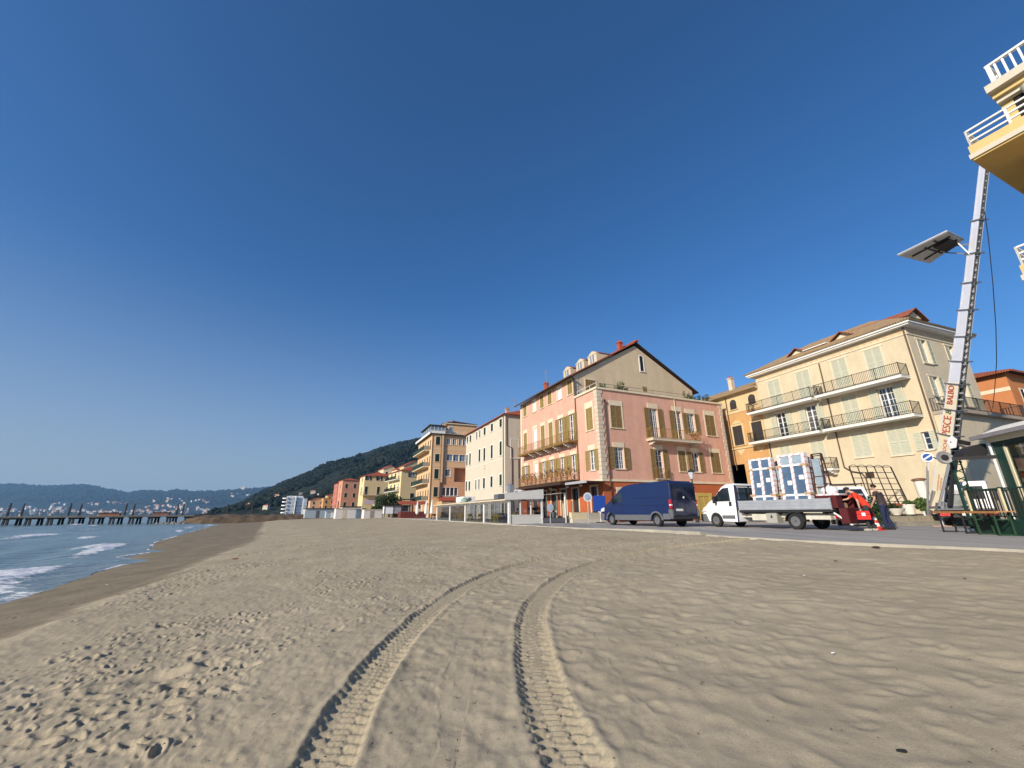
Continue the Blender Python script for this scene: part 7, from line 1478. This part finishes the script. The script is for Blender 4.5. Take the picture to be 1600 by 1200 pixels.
# closed parasols
for i, (x, y, h, lb) in enumerate(((-15.6,70,2.9,'farthest closed white parasol left of the veranda'),(-13.55,67,2.9,'middle closed white parasol left of the veranda'),(-12.2,64.5,2.9,'closed white parasol nearest the far end of the veranda'))):
    root = thing('parasol', lb, 'parasol', (x,y,.7), .2*i, 'closed white parasols'); b = MB(); b.lathe([(.10,.75),(.26,.95),(.20,1.7),(.10,2.5),(.02,h)], (0,0,0), M_WHITE, 10); part(b, 'canopy', root); b = MB(); b.tube((0,0,0),(0,0,h-.1),.035,M_TRUNK); b.lathe([(.3,0),(.3,.08),(.02,.1)], (0,0,0), M_CONC, 14); part(b, 'pole', root)
# ------------------------------------------------------------------ beach huts and stalls
def hut(name, label, x, y, wx, wy, h, m, rz=0., roofm=None, cat='hut', ov=.15, door=None):
    root = thing(name, label, cat, (x,y,.55), ROT+rz); b = MB(); b.box(0,wx,0,wy,0,h,m); part(b, 'wall', root); b = MB(); b.box(-ov,wx+ov,-ov,wy+ov,h,h+.12,roofm or m); part(b, 'roof', root)
    if door: b = MB(); b.box(wx*.3,wx*.3+.9,-.03,-.002,.05,min(2,h-.2),door); part(b, 'door', root)
    return root
BG_ = mat('blue_grey_panel', (.36,.42,.45), .7, var=.1); WP = mat('hut_white', (.66,.62,.58), .8, var=.1)
hut('beach_hut', 'long blue-grey cabin at the far left of the beach huts', -58.5,121,9.5,3,2.6,BG_,.12,M_IRON,'cabin',.3,M_GREYPL); hut('beach_hut', 'low grey-blue cabin continuing the long one', -51.2,118,4,3,1.7,BG_,.1,cat='cabin',door=M_FRAME)
hut('beach_hut', 'white canvas walled hut in the middle of the beach huts', -41.6,101,4.9,3,2.2,WP,.1,M_STONE2,'cabin',.1,M_STONE); hut('beach_hut', 'grey store with blue doors right of the canvas hut', -37.1,102,2.6,3,2.0,mat('steel_blue', (.11,.16,.22), .6, var=.2),.1,M_GREYPL,'cabin',.1,M_GREYPL)
hut('beach_hut', 'white fenced hut left of the dark trees', -34.6,100,4.6,3,1.9,WP,.1,M_STONE2,'cabin',.1,M_PIPEG); hut('beach_hut', 'cream shed behind the white fenced hut', -36.0,112,5,3,3.4,PL,.1,M_STONE2,'cabin',.1,M_BROWN); hut('beach_hut', 'pale shed behind the canvas hut', -45.5,114,5,3,2.9,mat('pale_shed', (.50,.46,.42), .8, var=.15),.1,M_IRON,'cabin',.2,M_BROWN)
def stall():
    root = thing('market_stall', 'covered beach stall wrapped in white and grey sheets beside the dark trees', 'stall', (-26.6,89,.7), ROT); DKR = mat('dark_red_boards', (.14,.03,.025), .7, var=.2)
    b = MB(); b.box(0,1.8,0,3,.9,2.35,mat('white_sheet', (.66,.68,.72), .7, var=.08)); b.box(1.8,3.4,0,3,.9,2.5,mat('grey_sheet', (.26,.26,.29), .7, var=.3, scale=3)); b.box(3.4,5.2,0,3,.9,2.4,mat('grey_sheet', (.26,.26,.29), .7)); part(b, 'sheeting', root)
    b = MB()
    for x in (0,1.8,3.4,5.2): b.bar((x,0,0),(x,0,2.5),.12,M_BROWN); b.bar((x,3,0),(x,3,2.5),.12,M_BROWN)
    b.box(2,5.4,.2,2.8,.1,.95,M_BROWN); part(b, 'frame', root); b = MB(); b.box(-.3,5.6,-.3,3.3,2.5,2.62,M_BROWN); part(b, 'roof', root)
    root = thing('market_stall', 'dark red timber kiosk with tiled roof at the foot of the peach apartments', 'stall', (-20.6,79,.7), ROT); b = MB(); b.box(0,4.6,0,3,0,1.25,DKR); 
    for x in (0,1.5,3.1,4.5): b.box(x,x+.1,0,.1,1.25,2.6,DKR)
    b.box(.2,1.3,.05,.3,1.3,2.3,mat('poster_black', (.02,.02,.025), .5)); part(b, 'frame', root); b = MB(); roof_plane(b, [(-.3,-.4,2.6),(5,-.4,2.6),(5,3,3.2),(-.3,3,3.2)], .1, M_TILER, M_BROWN); part(b, 'roof', root)
    b = MB(); b.box(.1,4.5,-.02,-.001,.5,.56,M_BROWN); b.box(.1,4.5,-.02,-.001,.9,.96,M_BROWN); part(b, 'rail', root)
    root = thing('gate_canopy', 'small dark canopy with reddish posts left of the peach apartments', 'canopy', (-24.5,96,.7), ROT); b = MB(); b.box(-.3,4.3,-.3,2.3,3.9,4.05,M_IRON); part(b, 'roof', root)
    for x in (0,2,4): b = MB(); b.bar((x,0,0),(x,0,3.9),.3,DKR if x else stucco('orange_pier', (.5,.25,.1))); part(b, 'post', root)
stall()
for i, (x, y) in enumerate(((-11.6,62.5),(-10.9,61))): chair('small brown wooden chair on the sand %s' % ['near the parasols','at the far end of the veranda'][i], (x,y,.66), i, M_BROWN, 'wooden chairs on the sand')
# ------------------------------------------------------------------ planters and trellis by the cream house
b = MB(); 
root = thing('flower_bed', 'raised stone edged bed in front of the cream house', 'flower bed', (0,0,SZ)); pts = [(18.4,22.6),(25.3,24.9),(33,27.5),(31.5,30.2),(24.2,30.5),(19.8,26.6)]
def poly_box(b, pts, z0, z1, m):
    b.face([(x,y,z1) for x,y in pts], m); n = len(pts)
    for k in range(n): b.face([(pts[k][0],pts[k][1],z0),(pts[(k+1)%n][0],pts[(k+1)%n][1],z0),(pts[(k+1)%n][0],pts[(k+1)%n][1],z1),(pts[k][0],pts[k][1],z1)], m)
b = MB(); poly_box(b, pts, 0, .22, M_CONC); poly_box(b, [(x+.25*(0 if i in (0,) else 1)*0+(.35 if i < 3 else 0), y+(.55 if i < 3 else 0)) for i, (x, y) in enumerate(pts)], .22, .5, mat('bed_stone', (.40,.34,.25), .9, var=.2)); part(b, 'kerb', root)
b = MB(); poly_box(b, [(x+(.7 if i < 3 else -.1), y+(1.1 if i < 3 else 0)) for i, (x, y) in enumerate(pts)], .5, .57, M_LAND); part(b, 'soil', root)
def pot_plant(name, label, loc, pr, ph, potm, r, h, n, sz, seed, mats=None, fl=None, bowl=False):
    root = thing(name, label, 'planter', loc); b = MB()
    if bowl: b.lathe([(pr*.35,0),(pr*.4,.06),(pr*.9,ph*.75),(pr,ph),(pr*.9,ph),(.01,ph*.9)], (0,0,0), potm, 22)
    else: pot(b, (0,0,0), pr*.72, pr, ph, potm, 20)
    part(b, 'pot', root, smooth=True); b = MB(); leaves(b, (0,0,ph+h*.4), (r,r,h*.5), n, sz, mats or M_LEAF, seed); part(b, 'foliage', root)
    if fl: b = MB(); leaves(b, (0,0,ph+h*.55), (r,r,h*.4), n//2, sz, [fl], seed+1); part(b, 'flowers', root)
zb = SZ+.58
pot_plant('bowl_planter', 'wide white bowl planter with red-brown flowers behind the workers', (21.6,24.3,zb-.03), .44, .36, M_POTW, .42, .35, 320, .07, 7, fl=mat('rust_flower', (.35,.09,.05), .8), bowl=True)
pot_plant('flower_pot', 'large white round pot with low green leaves in the flower bed', (23.1,25.1,zb), .32, .56, M_POTW, .34, .25, 300, .07, 8); pot_plant('flower_pot', 'second white pot with a bushy plant left of the sign pole', (25.6,26.5,zb), .33, .5, M_POTW, .4, .3, 300, .07, 9)
pot_plant('flower_pot', 'white pot half hidden behind the lift truck ladder', (26.7,26.3,zb), .4, .6, M_POTW, .8, .3, 420, .07, 10)
bush('shrub', 'bright green bush between the white pots', 'shrub', (24.9,26.1,zb), (.62,.6,.5), 1500, .09, [M_LEAF[2], M_LEAF[1], M_LEAF[2]], 12); bush('shrub', 'dark green shrub behind the worker in the charcoal shirt', 'shrub', (18.9,22.6,SZ+.1), (.85,.7,.62), 1500, .08, [M_LEAF[0], M_LEAF[1]], 13)
bush('shrub', 'low green ground plants under the trellis', 'shrub', (22.4,26.6,zb), (1.6,.5,.32), 1200, .08, M_LEAF, 14)
root = thing('pedestal', 'leaning white cylindrical pot stand against the cream house wall', 'pedestal', (27.1,28.0,zb)); root.rotation_euler = (0,R_(-4),0); b = MB(); b.lathe([(.30,0),(.30,.1),(.30,2.1),(.33,2.14),(.28,2.14),(.26,2.0),(.01,2.0)], (0,0,0), M_POTW, 22); part(b, 'cylinder', root, smooth=True); b = MB(); b.lathe([(.36,2.1),(.38,2.2),(.2,2.26),(.01,2.27)], (0,0,0), mat('rusty_rim', (.22,.11,.06), .9, var=.4, scale=9), 18); part(b, 'rusty_rim', root)
root = thing('trellis', 'black wire trellis standing against the cream house', 'trellis', (23.3,28.6,zb+.17), R_(8)); b = MB()
for k in range(6): x = k*.74; b.bar((x,0,0),(x*.90+.25,.5,3.0),.045,M_IRON)
for k in range(8): z = .25+k*.39; b.bar((0+.25*z/3,z/6,z),(3.7-.37*z/3+.25*z/3*.3,z/6,z),.04,M_IRON)
for k in range(5): 
    x0 = (k*.74)*.9+.25; pts_ = [(x0+.666*t, .5, 3.0+.11*math.sin(math.pi*t)) for t in np.linspace(0,1,7)]
    for p, q in zip(pts_, pts_[1:]): b.bar(p, q, .03, M_IRON)
part(b, 'lattice', root); b = MB(); b.bar((0,0,0),(.25,.5,3.0),.07,M_IRON); b.bar((3.7,0,0),(3.58,.5,3.0),.07,M_IRON); part(b, 'post', root)
# ------------------------------------------------------------------ green kiosk with fenced terrace
def kiosk():
    rz = R_(-17); root = thing('kiosk', 'dark green framed glass kiosk with a white roof at the right edge', 'kiosk', (18.2,15.6,SZ+.12), rz); GN = mat('kiosk_green', (.012,.045,.032), .45, var=.12); GL = clear_glass('kiosk_glass', (.55,.62,.60), .2); CRF = mat('kiosk_cream', (.66,.58,.40), .7, var=.06); WR = mat('roof_membrane', (.74,.71,.64), .7, var=.05)
    for q_ in ((0,.38,-.40,0),(0,.3,-5,-4.7),(3.7,4,-.3,0)): b = MB(); b.box(*q_,0,3.3,GN); part(b, 'post', root)
    b = MB(); b.box(.05,.12,-4.7,-.4,.0,1.0,GN); b.box(.1,4,-.12,-.02,0,1.0,GN); part(b, 'lower_wall', root)
    b = MB()
    for y in (-.45,-1.55,-3.0,-4.4): b.box(.02,.1,y-.05,y+.05,1.0,3.0,CRF)
    b.box(.02,.12,-4.7,-.4,1.0,1.08,CRF); b.box(.02,.12,-4.7,-.4,2.92,3.0,GN); o = part(b, 'window_frame', root); b = MB(); b.box(.055,.065,-4.7,-.4,1.08,2.92,GL); b.box(.4,3.7,-.06,-.05,1.08,2.92,GL); part(b, 'pane', o)
    b = MB(); b.box(-.1,4.2,-5.1,.12,3.12,3.36,CRF); b.box(-.02,4.1,-5,.02,3.0,3.12,GN); part(b, 'fascia', root)
    b = MB(); n = 12
    def prof(t): return 3.36+.5*math.sin(min(1, t*1.6)*math.pi/2)
    for k in range(n):
        t0, t1 = k/n, (k+1)/n; x0, x1 = -.28+t0*2.4, -.28+t1*2.4; b.face([(x0,-5.3,prof(t0)),(x1,-5.3,prof(t1)),(x1,.35-.0,prof(t1)),(x0,.35,prof(t0))], WR)
        b.face([(x0,.35,3.36),(x1,.35,3.36),(x1,.35,prof(t1)),(x0,.35,prof(t0))], WR)
    b.box(2.1,4.6,-5.3,.35,3.36,3.86,WR); b.box(-.3,2.1,-5.3,.35,3.30,3.362,WR); b.box(-.38,-.28,-5.3,.42,3.28,3.42,M_RIM); part(b, 'roof', root, smooth=True)
    b = MB(); b.box(.9,3.6,-4.2,-.8,0,1.1,mat('counter_grey', (.20,.22,.24), .6)); b.box(1.4,3.2,-3.8,-1.0,1.1,2.2,mat('kiosk_shelves', (.28,.20,.14), .8, var=.4, scale=3)); part(b, 'counter', root)
    b = MB()
    for k in range(7): a0, a1 = math.pi*(.5+k/14), math.pi*(.5+(k+1)/14); P = lambda a, y: (-.0+.8*math.cos(a), y, 2.62+.52*math.sin(a)); b.face([P(a0,.3),P(a1,.3),P(a1,.9),P(a0,.9)], M_BLACK)
    b.face([(0,.3,3.14)]+[(.8*math.cos(math.pi*(.5+k/14)),.3,2.62+.52*math.sin(math.pi*(.5+k/14))) for k in range(8)]+[(0,.3,2.62)], M_BLACK); b.face([(0,.9,3.14)]+[(.8*math.cos(math.pi*(.5+k/14)),.9,2.62+.52*math.sin(math.pi*(.5+k/14))) for k in range(8)]+[(0,.9,2.62)], M_BLACK)
    b.bar((-1.2,.3,2.6),(.1,.0,2.6),.12,M_BLACK); part(b, 'awning', root)
    b = MB()
    b.bar((-.9,.9,0),(-.9,.9,2.6),.08,GN); b.bar((-.6,.9,0),(-.6,.9,2.6),.04,GN)
    for k in range(8): b.bar((-.9,.9,.3+k*.3),(-.6,.9,.45+k*.3),.03,GN); b.bar((-.6,.9,.3+k*.3),(-.9,.9,.45+k*.3),.03,GN)
    b.bar((-.9,.9,2.6),(0,.3,2.7),.07,GN); part(b, 'trellis_post', root)
    pipe(root, [(-.06,.05,.1),(-.06,.05,3.2)], .04, M_FRAME)
    b = MB(); b.lathe([(.01,-.04),(.12,-.03),(.23,-.06),(.25,0),(.20,.10),(.01,.14)], (-1.4,.3,2.66), M_RIM, 22, axis='y'); b.lathe([(.01,-.09),(.10,-.085),(.12,-.03),(.01,-.02)], (-1.4,.3,2.66), M_BLACK, 16, axis='y'); b.bar((-1.35,.42,2.66),(-1.1,.35,2.62),.06,M_BLACK); part(b, 'round_lamp', root, smooth=True)
    r2 = thing('terrace_fence', 'dark green plinth with green posts and iron railing fencing the kiosk terrace', 'fence', (16.95,16.05,SZ), rz); 
    b = MB(); b.box(0,.16,-5,0,0,.48,GN); b.box(.16,3.2,-.16,0,0,.48,GN); part(b, 'plinth', r2)
    for y in (-.1,-1.7,-3.3,-4.9): b = MB(); b.bar((.08,y,.48),(.08,y,1.55),.10,GN); b.bar((.0,y-.08,.45),(.0,y-.08,1.5),.05,PL); part(b, 'post', r2)
    for y0, y1 in ((-.15,-1.65),(-1.75,-3.25),(-3.35,-4.85)):
        b = MB(); b.bar((.08,y0,1.5),(.08,y1,1.5),.05,GN); b.bar((.08,y0,.6),(.08,y1,.6),.04,GN)
        for k in range(11): y = y0+(y1-y0)*k/10; b.bar((.08,y,.6),(.08,y,1.5),.025,M_IRON)
        part(b, 'railing', r2)
    b = MB(); b.bar((.1,-.08,1.5),(3.1,-.08,1.5),.05,GN)
    for k in range(20): b.bar((.2+k*.15,-.08,.5),(.2+k*.15,-.08,1.5),.025,M_IRON)
    part(b, 'railing', r2)
kiosk()
WOOD = mat('orange_table_wood', (.42,.20,.07), .6, var=.15, scale=5); GLEG = mat('green_table_leg', (.02,.06,.03), .5)
def beer_table(label, loc, rz, L_, m, lm):
    root = thing('folding_table', label, 'table', loc, rz, 'folding tables in front of the kiosk'); b = MB(); b.box(-.25,.25,0,L_,.74,.77,m); b.box(-.25,-.21,0,L_,.70,.74,m); part(b, 'tabletop', root)
    for y in (.25, L_-.25): b = MB(); b.bar((-.2,y,0),(-.2,y,.74),.045,lm); b.bar((.2,y,0),(.2,y,.74),.045,lm); b.bar((-.2,y,.03),(.2,y,.03),.035,lm); b.bar((-.2,y,.5),(.2,y,.5),.03,lm); part(b, 'leg', root)
    b = MB(); b.bar((0,.25,.45),(0,L_*.5,.72),.03,lm); b.bar((0,L_-.25,.45),(0,L_*.5,.72),.03,lm); part(b, 'brace', root)
beer_table('near orange folding table with green legs in front of the kiosk terrace', (15.95,13.95,SZ), R_(-16), 1.35, WOOD, GLEG); beer_table('far orange folding table with dark legs next to the first one', (16.35,15.35,SZ), R_(-16), 1.7, WOOD, M_IRON)
for i, (x, y) in enumerate(((18.2,14.2),(18.9,13.2),(17.9,12.6))): chair('white terrace chair behind the kiosk fence, %s' % ['nearest the green corner post','in the middle','nearest the picture edge'][i], (x-.6,y,SZ), 1.2*i, M_FRAME, 'white chairs on the kiosk terrace')
# twig and seaweed scraps; the dark ones also stand in for sand shadows
rg = random.Random(3); b = MB(); WEED_SHADE = mat('weed_and_sand_shadow', (.055,.042,.028), .95, var=.3); WEED2 = mat('pale_straw', (.30,.24,.15), .95)
xs = []; 
while len(xs) < 520:
    a_ = R_(rg.uniform(-58, 48)); r_ = 2.2*math.exp(rg.random()*2.4); x, y = r_*math.sin(a_), r_*math.cos(a_); c_ = x*B2[0]+y*B2[1]
    if -4.6 < c_ < 12.5 and (c_ < 1.5 or rg.random() < .25): xs.append((x, y))
XA = np.array([p[0] for p in xs]); YA = np.array([p[1] for p in xs]); z_, s_, c_, cs_, cb_ = sand_base(XA, YA); d_, dr_, in_ = sand_detail(XA, YA, s_, c_, cs_, cb_); z_ = z_+d_
for (x, y), z in zip(xs, z_):
    q_ = min(1, .25+math.hypot(x, y)/14); L_ = rg.uniform(.012, .045)*q_; a_ = rg.uniform(0, 6.28); w_ = rg.uniform(.003, .008)*q_; m = WEED_SHADE if rg.random() < .8 else WEED2; dx, dy = math.cos(a_), math.sin(a_); k = z+.004
    b.face([(x-dx*L_,y-dy*L_,k),(x+dy*w_,y-dx*w_,k+.012),(x+dx*L_,y+dy*L_,k+.003),(x-dy*w_,y+dx*w_,k+.006)], m)
tag(part(b, 'debris', None), 'twig and seaweed scraps, with dark flecks standing in for small sand shadows', None, kind='stuff')
# ================================================================== PIER
def pier():
    PX, PY = -133.0, 112.0; CP_ = mat('pier_concrete', (.20,.18,.15), .9, var=.2, scale=.6); DP = mat('pier_dark_pile', (.035,.035,.035), .8, var=.3, scale=.8)
    root = thing('pier', 'long low pier on dark paired piles crossing the bay to the rocky bank', 'pier', (PX,PY,0), R_(23.7)); x0, x1 = -45, 41.5
    b = MB(); b.box(x0,x1,-.3,6.3,1.18,1.55,CP_); b.box(x0,x1,-.4,-.2,1.42,1.62,CP_); b.box(x0,x1,6.2,6.4,1.42,1.62,CP_); part(b, 'deck', root)
    b = MB()
    x = x0
    while x < x1: 
        for y in (-.25, 6.25): b.bar((x,y,1.6),(x,y,2.5),.05,M_IRON)
        x += 2.0
    for y in (-.25, 6.25):
        for z in (2.0,2.5): b.bar((x0,y,z),(x1,y,z),.035,M_IRON)
    part(b, 'railing', root)
    k = 0; x = 39.6
    while x > x0:
        b = MB()
        for y in (.3, 5.7): b.bar((x-.55,y,-3.2),(x-.3,y,1.2),.42,DP); b.bar((x+.55,y,-3.2),(x+.3,y,1.2),.42,DP); b.bar((x-.7,y,1.05),(x+.7,y,1.05),.45,DP)
        b.bar((x,.1,.98),(x,5.9,.98),.4,DP); part(b, 'pile', root); x -= 4.3; k += 1
    for i, x in enumerate((47.0,36.9,24.9,12.9,.9,-11,-23)):
        for y in (.2, 5.8):
            if x > 41: continue
            w_ = at_pier = (PX+x*math.cos(R_(23.7))-y*math.sin(R_(23.7)), PY+x*math.sin(R_(23.7))+y*math.cos(R_(23.7)), 1.55)
            q = thing('pier_lamp', '%s pier lamp post from the bank, on the %s side' % (['','first','second','third','fourth','fifth','sixth'][i], 'near' if y < 1 else 'far'), 'lamp post', w_, R_(23.7), 'lamp posts on the pier')
            b = MB(); b.bar((0,0,0),(0,0,2.9),.32,DP,h=.32); part(b, 'post', q); b = MB(); b.bar((0,0,2.9),(0,0,3.4),.22,M_IRON); b.bar((0,0,3.3),(0,.35 if y > 1 else -.35,3.4),.14,M_IRON); part(b, 'lamp_head', q)
    for i, (x, wd, h, m, lb) in enumerate(((18.2,4.6,.75,mat('rusty_bench', (.30,.12,.07), .8, var=.2),'low rusty red shelter on the outer part of the pier'),(30.5,3.8,.8,mat('rusty_bench2', (.26,.12,.08), .8),'low rusty red shelter on the inner part of the pier'))):
        w_ = (PX+x*math.cos(R_(23.7))-3*math.sin(R_(23.7)), PY+x*math.sin(R_(23.7))+3*math.cos(R_(23.7)), 1.55); q = thing('pier_shelter', lb, 'shelter', w_, R_(23.7)); b = MB(); b.box(0,wd,0,1,0,h,m); part(b, 'wall', q); b = MB(); b.box(-.15,wd+.15,-.15,1.15,h,h+.1,M_BROWN); part(b, 'roof', q)
    # beach bank lamps beyond the pier root
    for i, (x, y) in enumerate(((-88.5,133),(-84.5,139),(-71,140),(-58,142))):
        q = thing('bank_lamp', 'dark lamp post on the earth bank, %s' % ['just right of the pier root','second from the pier root','third from the pier root','fourth from the pier root'][i], 'lamp post', (x,y,1.0)); b = MB(); b.bar((0,0,0),(0,0,3.6 if i < 2 else 4.5),.26,DP); part(b, 'post', q); b = MB(); b.bar((0,0,3.6 if i < 2 else 4.5),(0,-.6,3.8 if i < 2 else 4.7),.14,M_IRON); part(b, 'lamp_head', q)
pier()
# earth and rock bank where the pier meets the beach
BM = mat('earth_bank', (.115,.078,.045), .95, var=.35, scale=.5, bump=.6, bscale=3)
u, v = np.meshgrid(np.linspace(0,1,220), np.linspace(0,1,40), indexing='ij'); bx = -97.5+u*45; by = 127.5+u*22; wv = 3+6*np.minimum(1,u*6)
X = bx-.4*(v-.5)*wv*2*.4; Y = by+(v-.5)*wv*2; Z = -1+2.6*np.sin(np.pi*v)**.55*np.clip(u*9,0.02,1)**.5*np.clip((1-u)*5,0.02,1)**.6+.45*fbm(X*.5,Y*.5,4,77)
tag(grid_obj('rocky_bank', X, Y, Z, BM), 'brown earth bank where the pier meets the beach', None, kind='structure')
def rock(label, p, r, seed, name='rock'):
    bm = bmesh.new(); bmesh.ops.create_icosphere(bm, subdivisions=2, radius=r); rg = random.Random(seed)
    for vv in bm.verts: vv.co *= 1+rg.uniform(-.22,.22); vv.co.z *= .7
    me = bpy.data.meshes.new('rock'); bm.to_mesh(me); bm.free(); me.materials.append(mat('grey_rock', (.24,.21,.18), .9, var=.3, scale=1.5)); return ob(name, me, None, p)
for i, (x, y, r) in enumerate(((-99.5,123.5,.8),(-98.0,122.6,.6),(-96.4,123.0,.9),(-94.8,122.6,.7),(-93.0,122.8,.6),(-100.8,124.2,.6),(-102.0,124.0,.5),(-91.4,124.0,.7))): tag(rock('', (x,y,-.75), r, i), '%s boulder in the water at the foot of the pier bank' % ['third','fifth','sixth','seventh','last but one','second','leftmost','rightmost'][i], 'rock', 'boulders at the pier root')
# debris on the sand
zs = lambda x, y: float(sand_base(np.array([x]), np.array([y]))[0][0])
for i, (x, y, r, m, nm, lb, ct) in enumerate(((8.95,10.9,.06,M_BROWN,'driftwood','dark scrap of driftwood on the sand below the street kerb','driftwood'),(2.35,3.05,.020,M_IRON,'pebble','black pebble on the smooth sand in the right foreground','pebble'),(-12.3,19.6,.09,mat('reddish_stone', (.20,.08,.05), .9),'stone','reddish stone on the wet sand','stone'),
    (1.35,3.55,.010,M_FRAME,'shell','white shell fragment right of the tyre tracks','shell'),(3.1,4.6,.013,M_FRAME,'shell','white shell on the smooth sand farther right','shell'),(-13.6,15.1,.018,M_FRAME,'shell','pale shell on the wet sand strip','shell'),(7.2,7.2,.016,M_BROWN,'twig','brown twig at the right side of the beach','twig'),(5.3,8.2,.014,M_FRAME,'shell','pale shell midway to the street','shell'),(6.8,9.4,.025,M_BROWN,'twig','brown twig closer to the street','twig'))):
    me = rock('', (x,y,zs(x,y)+.012), r, 50+i, nm); me.data.materials.clear(); me.data.materials.append(m); me.scale = (1.6,.8,.5); tag(me, lb, ct)
# ------------------------------------------------------------------ haze
hm = bpy.data.materials.new('haze'); hm.use_nodes = True; nt = hm.node_tree; nt.nodes.clear()
vo = nt.nodes.new('ShaderNodeOutputMaterial'); pv = nt.nodes.new('ShaderNodeVolumePrincipled')
pv.inputs['Color'].default_value = (.34, .64, 1.0, 1); pv.inputs['Density'].default_value = 0.00008; pv.inputs['Anisotropy'].default_value = .1
nt.links.new(pv.outputs[0], vo.inputs['Volume'])
mb = MB(); mb.box(-9500, 9500, -2500, 9500, -3.2, 420, hm)
tag(part(mb, 'haze', None), 'thin bluish sea haze over the bay', None, kind='stuff')
